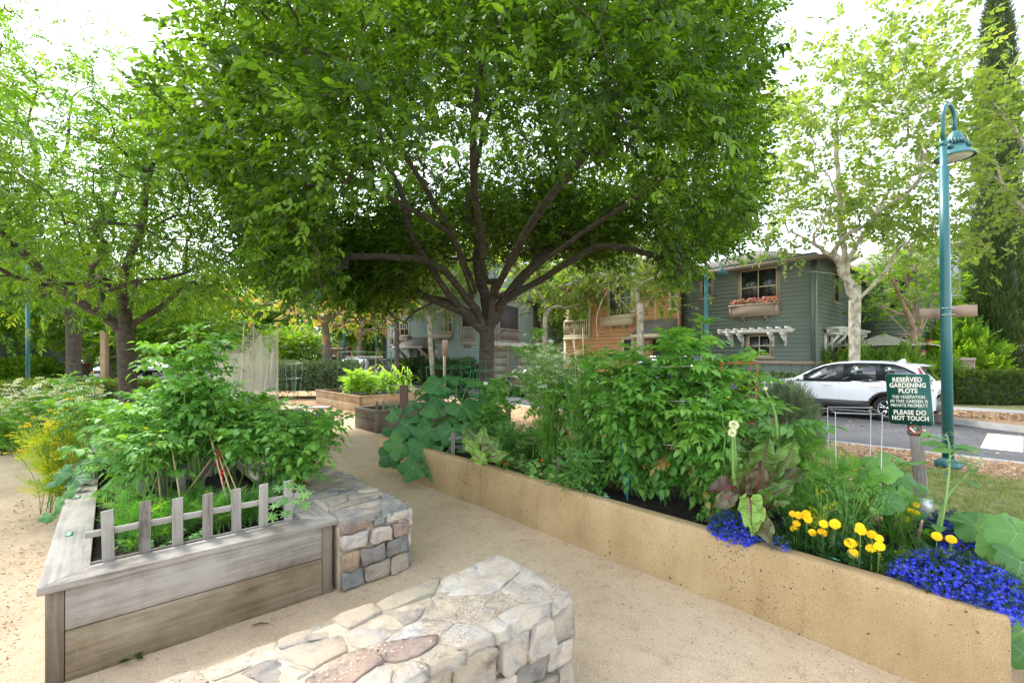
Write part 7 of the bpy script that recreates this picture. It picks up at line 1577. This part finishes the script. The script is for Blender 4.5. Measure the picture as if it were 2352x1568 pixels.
small_canes('brown stick teepee among the corn', [(AB(-13.9, 6.3, .4), PX(865, 800, 14.0)), (AB(-14.3, 7.2, .4), PX(868, 798, 14.2)), (AB(-14.8, 6.7, .4), PX(867, 802, 14.4))], 'stem_dry'); small_canes('thin dry stick in front of the borage', [(PG(2104, 1262, .4), PX(2118, 1195, 2.52))], 'wood_brown_z')
# netting
def mat_net():
    m, nt, b, o = newmat('netting'); L = nt.links; tr = N(nt, 'ShaderNodeBsdfTransparent'); tl = N(nt, 'ShaderNodeBsdfTranslucent'); tl.inputs['Color'].default_value = (.80, .76, .64, 1)
    b.inputs['Base Color'].default_value = (.75, .71, .6, 1); b.inputs['Roughness'].default_value = .8; m1 = N(nt, 'ShaderNodeMixShader'); m1.inputs[0].default_value = .5; L.new(b.outputs[0], m1.inputs[1]); L.new(tl.outputs[0], m1.inputs[2])
    m2 = N(nt, 'ShaderNodeMixShader'); n = N(nt, 'ShaderNodeTexNoise', Scale=2.5, Detail=3.); L.new(coords(nt, (1, 1, .3)), n.inputs['Vector']); r = ramp(nt, [(.3, (.24,)*3), (.7, (.42,)*3)]); L.new(n.outputs['Fac'], r.inputs[0]); L.new(r.outputs[0], m2.inputs[0]); L.new(tr.outputs[0], m2.inputs[1]); L.new(m1.outputs[0], m2.inputs[2]); L.new(m2.outputs[0], o.inputs['Surface'])
mat_net()
def netting():
    cs = [(-9.3, 1.5, 2.02), (-9.3, 1.95, 2.30), (-9.3, 2.36, 2.28), (-10.5, 2.36, 2.22), (-10.5, 1.5, 2.05)]; bs = AB(-9.3, 1.5, .40); root = thing('netting_cage', 'tall pale garden netting hung on bamboo poles', 'netting', bs)
    pts = [AB(a, b, 0)-np.array([bs[0], bs[1], 0]) for a, b, _ in cs]
    for (p, c) in zip(pts, cs): cane(root, (p[0], p[1], 0), (p[0]+.01, p[1], c[2]-.40+.03), .011, 'bamboo', 'pole')
    cane(root, (pts[0][0]+.2, pts[0][1]+.1, 0), (pts[0][0]+.28, pts[0][1]+.12, 1.88), .010, 'bamboo_pale', 'pole')
    for i in range(5):
        p, q = pts[i], pts[(i+1) % 5]; h0, h1 = cs[i][2]-.42, cs[(i+1) % 5][2]-.42; nx, nz = 22, 34; V = []; d = q-p; L = np.linalg.norm(d); nn = np.array([d[1], -d[0], 0])/L
        for a in range(nx):
            u = a/(nx-1); ht = h0+(h1-h0)*u-.42*L**.7*math.sin(PI*u)**.8
            for c in range(nz):
                v = c/(nz-1); z = ht*v; wv = (.035*math.sin(u*19+i*2+v*3)+.03*math.sin(u*7+v*9+i)+.02*math.sin(u*31-v*5))*math.sin(PI*u)**.5*(1-.3*v); V.append((p[0]+d[0]*u+nn[0]*wv, p[1]+d[1]*u+nn[1]*wv, z))
        m = MB(); m.add(V, [(a*nz+c, (a+1)*nz+c, (a+1)*nz+c+1, a*nz+c+1) for a in range(nx-1) for c in range(nz-1)], 0, 0); m.build('net_panel', 'netting', root, smooth=True)
netting()
# wire cages
def ring_cage(label, c, radii, hs, nleg, mat, wr=.003, squ=False, seed=0, cat='tomato cage'):
    root = thing('wire_cage', label, cat, c); n = 4 if squ else 28
    for r0, h in zip(radii, hs):
        th = np.linspace(0, 2*PI, n+1)+(seed if squ else 0); m = MB(); P = [(r0*math.cos(t), r0*math.sin(t), h+.012*math.sin(t+seed*2)) for t in th]; m.tube(P, wr, 6, cap=False); m.build('ring', mat, root)
    for k in range(nleg):
        t = k*2*PI/nleg+(seed if squ else seed*.7); P = [(r*math.cos(t), r*math.sin(t), h) for r, h in zip([radii[0]*.8]+list(radii), [-.05]+list(hs))]; m = MB(); m.tube(P, wr, 6); m.build('leg', mat, root)
c_ = pb(1030, 3.75); ring_cage('green ring tomato cage standing over the squash leaves', c_, [.22, .30, .33], [.35, .78, top(c_, 842)], 4, 'wire_green', .0026)
c_ = pb(1117, 4.0); ring_cage('second green ring cage just before the big tree trunk', c_, [.18, .22, .23], [.35, .75, top(c_, 850)], 4, 'wire_green', .0026, seed=1)
c_ = pb(1560, 3.75); ring_cage('galvanised ring cage around the tall tomatoes', c_, [.26, .30, .30], [.55, .92, top(c_, 838)], 4, 'wire_steel', .003, seed=.6)
c_ = pb(1690, 3.9); ring_cage('red wire cage at the right of the tomato row', c_, [.14, .17, .19], [.35, .75, top(c_, 832)], 4, 'wire_red', .0028, True, .5)
c_ = pb(1960, 3.85); ring_cage('bare square steel cage over the dill and cucumber', c_, [.16, .17, .18], [.10, .33, top(c_, 942)], 4, 'wire_steel', .0028, True, .35)
c_ = PX(660, 822, 10.3)*np.array([1, 1, 0]); ring_cage('green wire cage left on the sand before the hedge', c_, [.14, .2, .22], [.3, .62, 1.18], 4, 'wire_green', .0035, seed=2); c_ = PX(675, 822, 16.8)*np.array([1, 1, 0]); ring_cage('grey wire cage tilted beside the hedge', c_, [.2, .26, .3], [.4, .9, 1.45], 4, 'wire_steel', .004, seed=.3)
root = thing('twine', 'bright blue twine strung down through the tomatoes', 'twine', pb(1432, 3.45)); q0 = pb(1432, 3.45)
for (x0, y0, x1, y1) in ((1429, 905, 1430, 1070), (1430, 1060, 1440, 1150), (1440, 1170, 1444, 1085), (1465, 925, 1510, 926), (1442, 1092, 1470, 1094)):
    m = MB(); d = q0[1]-.05; m.tube([PX(x0, y0, d)-q0, PX(x1, y1, d)-q0], .003, 5); m.build('strand', 'twine_blue', root)
# green metal frame in the corn bed
cn = [AB(a, b, .4) for a, b in ((-14.55, 5.9), (-15.75, 5.9), (-15.75, 7.3), (-14.55, 7.3))]; root = thing('metal_plant_frame', 'dark green box frame of metal rods over the far timber bed', 'plant frame', cn[0])
for i, c in enumerate(cn): m = MB(); m.tube([c-cn[0], c-cn[0]+np.array([0, 0, 1.45])], .016, 8); m.build('post', 'frame_green', root); d = cn[(i+1) % 4]; m = MB(); m.tube([c-cn[0]+np.array([0, 0, 1.45]), d-cn[0]+np.array([0, 0, 1.45])], .014, 8); m.build('rail', 'frame_green', root)
c_ = PX(1082, 822, 9.3)*np.array([1, 1, 0]); root = thing('trellis', 'dark zigzag metal trellis to the left of the big trunk', 'trellis', c_)
for k in range(3): m = MB(); x = -.20+.17*k; m.tube([(x, 0, 1.2), (x+.085, 0, 1.58), (x+.17, 0, 1.2)], .008, 5); m.build('bar', 'frame_green', root)
m = MB(); m.tube([(-.24, 0, 1.6), (.34, 0, 1.6)], .009, 5); m.build('rail', 'frame_green', root)
for x in (-.2, .3): m = MB(); m.tube([(x, 0, 0), (x, 0, 1.6)], .009, 5); m.build('leg', 'frame_green', root)
# watering can
def can():
    c = PG(650, 1112, .51); root = thing('watering_can', 'grey blue watering can on the stone bench behind the tomato leaves', 'watering can', c, .3); m = MB(); m.lathe([(.095, 0), (.10, .01), (.105, .12), (.10, .20), (.085, .235), (.04, .25)], (0, 0, 0), 24); m.build('body', 'can_grey', root, smooth=True)
    m = MB(); m.tube(smooth_path([(-.09, 0, .10), (-.15, 0, .26), (-.09, 0, .40), (.03, 0, .40), (.07, 0, .25)], 5), .013, 8); m.build('handle', 'can_grey', root, smooth=True); m = MB(); m.tube([(.09, 0, .06), (.17, 0, .20), (.24, 0, .36)], [.024, .018, .013], 10); m.tube([(.24, 0, .36), (.26, 0, .385)], [.015, .034], 12); m.build('spout', 'can_grey', root, smooth=True)
can()
# ---------------------------------------------------------------- lamp post
def lamp():
    d = 6.9; b = PX(2178, 822, d)*np.array([1, 1, 0]); H = lambda y: CH+(HY-y)/FP*d; root = thing('street_lamp', 'teal street lamp post with gooseneck and bell shade beside the lawn', 'street lamp', b); ln = -.075/4.8
    L = lambda z: (z*ln, 0, z)
    m = MB(); m.tube([L(0.05), L(2.), L(H(600)), L(H(385))], [.069, .066, .063, .060], 28); m.tube([L(H(385)), L(H(383)), L(H(336))], [.060, .046, .044], 24); m.tube([L(H(336)), L(H(334)), L(H(327)), L(H(325))], [.044, .050, .050, .036], 24); m.build('pole', 'teal_paint', root, smooth=True)
    m = MB(); m.lathe([(.145, 0), (.155, .01), (.155, .04), (.14, .08), (.10, .12), (.075, .14)], (0, 0, 0), 28); m.build('base', 'teal_paint', root, smooth=True)
    for k in range(4): m = MB(); a = k*PI/2+.6; m.lathe([(.035, 0), (.04, .02), (.035, .05), (.015, .07)], (.125*math.cos(a), .125*math.sin(a), .02), 12); m.build('bolt_cover', 'teal_paint', root, smooth=True)
    tx, ty = L(H(325))[0], 0.; dx, dy = .32, .15; z0, z1 = H(325), H(270); R0 = math.hypot(dx, dy)/2; arc = [(tx+dx*(.5-.5*math.cos(t)), ty+dy*(.5-.5*math.cos(t)), z1+R0*1.35*math.sin(t)) for t in np.linspace(0, PI, 16)]
    m = MB(); m.tube([(tx, ty, z0-.02), (tx, ty, (z0+z1)/2)]+arc+[(tx+dx, ty+dy, H(292))], .027, 14); m.build('gooseneck', 'teal_paint', root, smooth=True)
    c = (tx+dx, ty+dy, H(353)); hh = (H(290)-H(353)); m = MB(); m.lathe([(.245, 0), (.25, .012), (.235, .03), (.18, .10), (.135, .145), (.125, .16), (.125, .175)], c, 32, cap=False); sh = m.build('lamp_shade', 'teal_paint', root, smooth=True)
    m = MB(); m.lathe([(.112, .175), (.112, .27), (.10, .30), (.075, .37), (.045, .40), (.028, .42)], c, 24); m.build('cap', 'teal_paint', root, smooth=True)
    m = MB()
    for k in range(22): a = k*2*PI/22; m.obox((c[0]+.12*math.cos(a), c[1]+.12*math.sin(a), c[2]+.225), (.026, .012, .09), rotm(a, 0, 0)[0])
    m.build('fins', 'teal_paint', sh)
    for k in range(4): m = MB(); a = k*PI/2+.5; m.lathe([(.035, 0), (.03, .06), (.015, .07)], (c[0]+.165*math.cos(a), c[1]+.165*math.sin(a), c[2]+.115), 10); m.build('clip', 'teal_paint', sh, smooth=True)
    m = MB(); m.lathe([(.22, .012), (.16, -.012), (.08, -.02)], c, 28); m.build('lens', 'lens', sh, smooth=True)
    # blank boards seen from behind, clamped to the pole
    for (x0, x1, y0, y1, off, nm) in ((2112, 2170, 706.5, 729.5, .13, 0), (2180, 2245, 700.5, 727, .10, 1)):
        p = PX(x0, 0, d+off)-b; q = PX(x1, 0, d+off-(.10 if nm else -.0))-b; za, zb = H(y1), H(y0); m = MB(); m.bar((p[0], p[1], (za+zb)/2), (q[0], q[1], (za+zb)/2+(.01 if nm else -.0)), .006, zb-za); sb = m.build('name_board', 'brown_board', root)
    for y in (709, 724): m = MB(); m.lathe([(.069, 0), (.069, .012)], (L(2.2)[0], 0, H(y)), 24); m.box(-.02+L(2.2)[0], .03, -.082, -.066, H(y)-.004, H(y)+.012); m.build('band', 'wire_steel', root)
lamp()
def post(label, px, d, H, r0=.075, arm=False, z=0, name='lamp_post', cat='lamp post'):
    b = PX(px, 822, d)*np.array([1, 1, 0])+np.array([0, 0, z]); root = thing(name, label, cat, b); m = MB(); m.tube([(0, 0, 0), (0, 0, H)], [r0, r0*.85], 12); m.build('pole', 'teal_paint', root, smooth=True); m = MB(); m.lathe([(r0*2.2, 0), (r0*2.2, .06), (r0*1.3, .14)], (0, 0, 0), 16); m.build('base', 'teal_paint', root)
    if arm: m = MB(); m.tube([(0, 0, H)]+[(.3-.3*math.cos(t), 0, H+.3*math.sin(t)) for t in np.linspace(0, PI, 10)], .03, 8); m.lathe([(.26, H-.28), (.1, H-.12), (.05, H)], (.6, 0, 0), 16); m.build('lamp', 'teal_paint', root)
    return root
post('teal lamp post rising through the leaves in front of the green house', 1622, 17.2, 5.2, .09, True, -.1); post('teal lamp post standing in the low hedge at the far left', 64, 12.6, 4.6, .05, True); post('teal lamp post right of the notice board near the left tree', 338*1.0-7, 33, 4.6, .10, True); post('dark green pole beside the stop sign', 791, 30, 6.0, .10); post('slim dark green pole near the blue house', 865, 30, 5.5, .07); post('thin teal pole behind the netting carrying small signs', 488, 34, 5, .09)
# garden sign
def text_mesh(name, s, size, mat, parent, loc, rot, bold=.012, width=None, ext=.0008):
    cu = bpy.data.curves.new('t', 'FONT'); cu.body = s; cu.size = size; cu.offset = bold*size; cu.extrude = ext; cu.align_x = 'CENTER'; cu.align_y = 'CENTER'; cu.space_character = 1.04
    o = bpy.data.objects.new('t', cu); COL.objects.link(o); bpy.context.view_layer.update(); dg = bpy.context.evaluated_depsgraph_get(); me = bpy.data.meshes.new_from_object(o.evaluated_get(dg)); w = o.dimensions.x
    bpy.data.objects.remove(o); me.materials.clear(); me.materials.append(MATS[mat]); q = bpy.data.objects.new(name, me); COL.objects.link(q); q.parent = parent; q.location = loc; q.rotation_euler = rot
    if width: q.scale = (width/w, 1, 1)
    return q
def rrect(w, h, r, n=5):
    P = []
    for cx, cy, a in ((w/2-r, h/2-r, 0), (-w/2+r, h/2-r, PI/2), (-w/2+r, -h/2+r, PI), (w/2-r, -h/2+r, 1.5*PI)): P += [(cx+r*math.cos(a+t), cy+r*math.sin(a+t)) for t in np.linspace(0, PI/2, n)]
    return P
def garden_sign():
    d = 4.15; c = PX(2098, 822, d); b = np.array([c[0], c[1]+.04, 0]); root = thing('garden_sign', 'green sign on a leaning grey wooden post asking not to touch the plants', 'sign', b, GR+.06)
    z0, z1 = CH-(975-822)/FP*d, CH-(859-822)/FP*d; w, h = .305, (z1-z0); zc = (z0+z1)/2; tl = -.075      # lean in the sign's plane
    def T(x, z): dz = z-zc; return (x*math.cos(tl)-dz*math.sin(-tl)*-1*-1, z)
    def pl(x, z):      # rotate (x, z-zc) by lean
        dz = z-zc; return x*math.cos(tl)-dz*math.sin(tl)*-1, zc+x*math.sin(tl)*1.0+dz*math.cos(tl)
    def lean(x, z): dz = z-zc; a = R(3.6); return (x*math.cos(a)-dz*math.sin(a), zc+x*math.sin(a)*.2+dz*math.cos(a))
    m = MB(); P = [lean(x, zc+y) for x, y in rrect(w, h, .022)]; m.prism(P, (0, -.052, 0), (1, 0, 0), (0, 0, 1), (0, 1, 0), .004); pn = m.build('sign_panel', 'sign_green', root)
    m = MB(); P = [lean(x, zc+y) for x, y in rrect(w+.006, h+.006, .024)]; m.prism(P, (0, -.0475, 0), (1, 0, 0), (0, 0, 1), (0, 1, 0), .003); m.build('panel_edge', 'sign_edge', root)
    for s_, y, sz, wd in (('RESERVED', .385, .058, .205), ('GARDENING', .275, .058, .252), ('PLOTS', .165, .058, .130), ('THE VEGETATION', .045, .040, .228), ('IN THIS GARDEN IS', -.04, .040, .258), ('PRIVATE PROPERTY', -.125, .040, .256), ('PLEASE DO', -.262, .056, .225), ('NOT TOUCH', -.375, .056, .252)):
        x, z = lean(-.004, zc+y*h); text_mesh('lettering', s_, sz*h/.45*.96, 'sign_cream', root, (x, -.0535, z), (R(90), R(-2.2), 0), .035 if sz > .05 else .018, wd)
    m = MB(); x0, zt = lean(.012, z0+.02); xb = x0+.26*.0+.085
    V = []
    for (x, z, q) in ((xb, -.05, .047), (x0-.01, z1-.03, .045)): V += [(x-q, -.042, z), (x+q, -.042, z), (x+q, .045, z), (x-q, .045, z)]
    m.add(V, [(0, 3, 2, 1), (4, 5, 6, 7), (0, 1, 5, 4), (1, 2, 6, 5), (2, 3, 7, 6), (3, 0, 4, 7)]); m.build('post', 'wood_grey_z', root, bevel=.004)
    # small picture plate under it: crossed out picking hand
    pw = .098; xc, zz = lean(.020, z0-.045); m = MB(); m.prism([(x, y) for x, y in rrect(pw, .098, .004)], (xc, -.050, zz), (1, 0, 0), (0, 0, 1), (0, 1, 0), .004); pt = m.build('picture_plate', 'sign_green', root)
    def disc(r0, r1, y, mat, nm, cx=0, cz=0, sx=1, sz=1):
        m = MB(); th = np.linspace(0, 2*PI, 33)[:-1]; V = [(xc+cx+r1*sx*math.cos(t), y, zz+cz+r1*sz*math.sin(t)) for t in th]
        if r0: V += [(xc+cx+r0*sx*math.cos(t), y, zz+cz+r0*sz*math.sin(t)) for t in th]; m.add(V, [(i, (i+1) % 32, 32+(i+1) % 32, 32+i) for i in range(32)])
        else: m.add(V, [tuple(range(32))])
        return m.build(nm, mat, pt)
    disc(.036, .043, -.0520, 'sign_red', 'red_ring'); disc(0, .012, -.0508, 'teal_light' if 'teal_light' in MATS else plain('teal_light', (.05, .5, .38), .5), 'pepper', .004, .016); disc(0, .014, -.0511, 'sign_red', 'tomato', -.010, -.006)
    m = MB(); m.add([(xc+x, -.0514, zz+z) for x, z in ((-.034, .018), (-.026, .022), (-.012, .010), (.004, -.010), (.012, -.020), (.026, -.012), (.022, -.024), (.004, -.026), (-.010, -.020), (-.020, -.006), (-.030, .004))], [tuple(range(11))]); m.build('hand', 'sign_cream', pt)
    m = MB(); m.add([(xc+x, -.0524, zz+z) for x, z in ((-.031, .026), (-.026, .031), (.031, -.026), (.026, -.031))], [(0, 3, 2, 1)]); m.build('red_bar', 'sign_red', pt)
    for z in (z1-.02, z0+.02): x, z_ = lean(0, z); m = MB(); m.add([(x+.006*math.cos(t), -.0535, z_+.006*math.sin(t)) for t in np.linspace(0, 2*PI, 11)[:-1]], [tuple(range(10))]); m.build('screw', 'wire_steel', root)
    m = MB(); m.box(xb-.055, xb+.05, -.056, -.05, CH-(1180-822)/FP*d, CH-(1143-822)/FP*d+.02); m.build('metal_plate', 'sign_edge', root)
garden_sign()
# stop sign and street name board
q = PX(804, 822, 43)*np.array([1, 1, 0]); root = thing('stop_sign', 'red octagonal stop sign far behind the hedge', 'stop sign', q, .05); m = MB(); m.tube([(0, 0, 0), (0, 0, 2.7)], .04, 8); m.build('post', 'teal_paint', root); zc = CH+(822-807)/FP*43
m = MB(); P = [(.40*math.cos(k*PI/4+PI/8), .40*math.sin(k*PI/4+PI/8)) for k in range(8)]; m.prism(P, (0, -.06, zc), (1, 0, 0), (0, 0, 1), (0, 1, 0), .01); m.build('white_edge', 'sign_cream', root); m = MB(); m.prism([(x*.93, y*.93) for x, y in P], (0, -.072, zc), (1, 0, 0), (0, 0, 1), (0, 1, 0), .008); m.build('panel', 'stop_red', root); text_mesh('lettering', 'STOP', .30, 'sign_cream', root, (0, -.078, zc), (R(90), 0, 0), .03, .58)
q = PX(1021, 822, 20.5)*np.array([1, 1, 0]); root = thing('sign_post', 'brown sign on a slim brown post at the kerb, seen edge on', 'sign', q, .9); m = MB(); m.box(-.05, .05, -.04, .04, -.1, 2.0); m.build('post', 'brown_board', root); m = MB(); m.box(-.18, .18, -.05, -.041, 1.75, 2.45); m.build('panel', 'brown_board', root)
# notice board far left
q = PX(178, 822, 30)*np.array([1, 1, 0]); root = thing('notice_board', 'brown notice board with a red header behind the low hedge', 'notice board', q, .02); w2 = .92; zt = CH+(HY-832)/FP*30
for sx in (-w2, w2): m = MB(); m.box(sx-.05, sx+.05, -.05, .05, 0, zt); m.build('post', 'kiosk_brown', root)
m = MB(); m.box(-w2+.05, w2-.05, -.03, .03, .32, zt-.26); m.build('board', 'kiosk_brown', root); m = MB(); m.box(-w2+.05, w2-.05, -.035, .035, zt-.258, zt-.03); m.build('header', 'kiosk_red', root); m = MB(); m.box(-w2-.12, w2+.12, -.12, .12, zt+.001, zt+.05); m.build('cap', 'brown_board', root)
for k, (px, d, h, lb) in enumerate(((240, 24, 3.0, 'square timber tree stake right of the notice board'), (122, 34, 3.6, 'slim brown tree trunk at the sidewalk, left of the notice board'), (108, 40, 3.6, 'farther brown tree trunk along the sidewalk'))):
    q = PX(px, 822, d)*np.array([1, 1, 0])
    if k == 0: root = thing('tree_stake', lb, 'stake', q); m = MB(); m.box(-.13, .13, -.13, .13, -.05, h); m.build('post', 'wood_brown_z', root, bevel=.01)
    else: tree(lb, px, d, h, .22, (q[0], d, 6.5), (2.2, 2.2, 2.2), 30, SP_round, 12, .9, .5, 'bark_grey', 'leaf_lime', (), 90+k)
# umbrella, bird houses, fence piece
def umbrella():
    d = 19.; c = PX(2029, 822, d)*np.array([1, 1, 0]); root = thing('patio_umbrella', 'large off white patio umbrella behind the plane trunk', 'umbrella', c); zr, za, rr = CH+(822-795)/FP*d, CH+(822-766)/FP*d, 1.78; m = MB(); V = [(0, 0, za)]; n = 8
    for q, zq in ((.35, .52), (.7, .22), (1., 0)):
        for k in range(n*4): t = k*2*PI/(n*4)+.2; sc_ = 1-.05*math.cos(t*n-.2*n+PI)*q; V.append((rr*q*math.cos(t)*sc_, rr*q*math.sin(t)*sc_, zr+(za-zr)*zq-.03*q*(k % 4 == 2)))
    k4 = n*4; F = [(0, 1+i, 1+(i+1) % k4) for i in range(k4)]+[(1+j*k4+i, 1+(j+1)*k4+i, 1+(j+1)*k4+(i+1) % k4, 1+j*k4+(i+1) % k4) for j in range(2) for i in range(k4)]; m.add(V, F, 0, 0); m.build('canopy', 'umbrella_cloth', root); m = MB(); m.tube([(0, 0, 0), (0, 0, za+.05)], .03, 10); m.build('pole', 'dark_metal', root); m = MB(); m.lathe([(.3, 0), (.3, .06), (.05, .1)], (0, 0, 0), 20); m.build('base', 'dark_metal', root)
umbrella()
for (px, py, d, lb, s_) in ((2132, 784, 17, 'hanging wooden bird feeder with a red roof left of the lamp post', .62), (2119, 808, 16.5, 'smaller red roofed bird house below the feeder', .5)):
    c = PX(px, py, d); root = thing('bird_house', lb, 'bird house', c, .5); m = MB(); m.box(-.10*s_, .10*s_, -.09*s_, .09*s_, -.22*s_, .0); m.build('body', 'wood_brown_z', root); m = MB(); m.prism([(-.19*s_, 0), (.19*s_, 0), (0, .13*s_)], (0, -.14*s_, .002), (1, 0, 0), (0, 0, 1), (0, 1, 0), .28*s_); m.build('roof', 'kiosk_red', root); m = MB(); m.tube([(0, 0, .13*s_), (0, 0, .5)], .006, 4); m.build('hook', 'dark_metal', root)
q = PX(2208, 822, 18)*np.array([1, 1, 0]); root = thing('garden_wall', 'low taupe slatted fence piece behind the lamp post, above the hedge', 'fence', q, .2)
for k in range(6): m = MB(); m.box(-.5, .55, -.04, .04, .75+.13*k, .86+.13*k); m.build('slat', 'taupe_trim', root)
m = MB(); m.box(-.6, .62, -.09, .09, 1.53, 1.66); m.build('cap', 'taupe_trim', root)
for sx in (-.56, .58): m = MB(); m.box(sx-.05, sx+.05, -.05, .05, 0, 1.52); m.build('post', 'taupe_trim', root)
# tap on a post by the dark bed, stakes near the rosemary
q = PX(928, 822, 9.6)*np.array([1, 1, 0]); root = thing('tap_post', 'short brown wooden post with a metal hose tap beside the dark bed', 'tap', q); zt = CH-(884-822)/FP*9.6; m = MB(); m.box(-.075, .075, -.075, .075, 0, zt); m.build('post', 'kiosk_brown', root, bevel=.006); m = MB(); m.tube([(.075, 0, zt-.12), (.15, 0, zt-.1), (.2, 0, zt-.13), (.22, 0, zt-.2)], .018, 8); m.lathe([(.0, 0), (.035, .01), (.035, .025), (0, .03)], (.14, 0, zt-.07), 10); m.build('tap', 'chrome', root, smooth=True)
m = MB(); m.tube(smooth_path([(.22, 0, zt-.2), (.28, 0, zt-.1), (.34, .05, zt-.2), (.3, .05, zt-.6), (.1, .1, .05)], 5), .012, 6); m.build('hose', 'dark_metal', root, smooth=True)
for px, b, y, lb in ((1768, 4.9, 960, 'short reddish wooden stake behind the pepper plant'), (1168, 5.0, 935, 'short reddish stake at the back of the concrete bed')):
    q = pb(px, b, 0); root = thing('wooden_stake', lb, 'stake', q); m = MB(); m.box(-.04, .04, -.04, .04, 0, top(q, y)); m.build('post', 'kiosk_brown', root, bevel=.004)
q = PG(735, 918, 0); root = thing('paving_slab', 'flat grey slab lying on the sand before the hedge', 'slab', PG(722, 936, .0), .1); m = MB(); m.box(-.5, .5, -.3, .3, .0, .03); m.build('slab', 'kerb_concrete', root, bevel=.005)
# label card on the green cage, dry leaf and stick on the sand
q = PX(1116, 880, pb(1117, 4.0)[1]-.25); root = thing('plant_label', 'white plant label card clipped to the green ring cage', 'label', q); m = MB(); m.box(-.028, .028, -.002, .002, -.022, .022); m.build('card', 'sign_cream', root)
q = PG(320, 1508, 0); root = thing('fallen_leaves', 'small dark green weed at the foot of the grey timber bed', 'weed', q); m = MB(); m.inst(t_leaf(.4, .05, .1), rs.normal(0, .02, (9, 3))*np.array([1, 1, .2])+np.array([0, 0, .015]), rotm(rs.uniform(-3, 3, 9), .2, 0), .045); m.build('foliage', 'leaf_dark', root); root.name = 'weed'
q = PG(1000, 1350, 0); q = PG(690, 1490*0+1375, 0)
for (px, py, L_, a, lb) in ((745, 1357, .16, .7, 'thin brown stick lying beside the stone bench foot'), (598, 1434, .09, .3, 'curled brown dead leaf bits beside the timber bed')):
    q = PG(px, py, .008); root = thing('stick', lb, 'stick', q, a); m = MB(); m.tube([(-L_/2, 0, .004), (0, .008, .008), (L_/2, -.004, .004)], [.004, .005, .003], 5); m.build('twig', 'wood_dark_x', root)
# ---------------------------------------------------------------- camera, light, render
cam = bpy.data.cameras.new('camera'); co = bpy.data.objects.new('camera', cam); COL.objects.link(co)
co.location = (0, 0, CH); co.rotation_euler = (R(90), 0, 0)
cam.sensor_width = 36; cam.lens = 36*FP/2352; cam.shift_y = (HY-784)/2352; cam.clip_start = .05; cam.clip_end = 2000
sc.camera = co
SUN_D = Vector((-.50, .38, .92)).normalized()
sun = bpy.data.lights.new('sun', 'SUN'); so = bpy.data.objects.new('sun', sun); COL.objects.link(so)
sun.energy = SUN_E; sun.angle = R(SUN_A); sun.color = (1, .97, .93)
so.rotation_euler = SUN_D.to_track_quat('Z', 'Y').to_euler()
w = bpy.data.worlds.new('World'); sc.world = w; w.use_nodes = True; nt = w.node_tree
sky = nt.nodes.new('ShaderNodeTexSky'); sky.sky_type = 'NISHITA'; sky.sun_disc = False
sky.sun_elevation = math.asin(SUN_D.z); sky.sun_rotation = math.atan2(SUN_D.x, SUN_D.y)
sky.air_density = 1.; sky.dust_density = 1.2; sky.ozone_density = .6
hs = nt.nodes.new('ShaderNodeHueSaturation'); hs.inputs['Saturation'].default_value = .4
nt.links.new(sky.outputs[0], hs.inputs['Color']); nt.links.new(hs.outputs[0], nt.nodes['Background'].inputs['Color'])
nt.nodes['Background'].inputs['Strength'].default_value = SKY_S
sc.view_settings.view_transform = 'Standard'; sc.view_settings.look = 'None'; sc.view_settings.gamma = 1; sc.view_settings.exposure = EXPO
sc.cycles.max_bounces = 7; sc.cycles.diffuse_bounces = 4; sc.cycles.glossy_bounces = 3; sc.cycles.transmission_bounces = 5; sc.cycles.transparent_max_bounces = 8
sc.cycles.use_denoising = True; sc.cycles.sample_clamp_indirect = 6
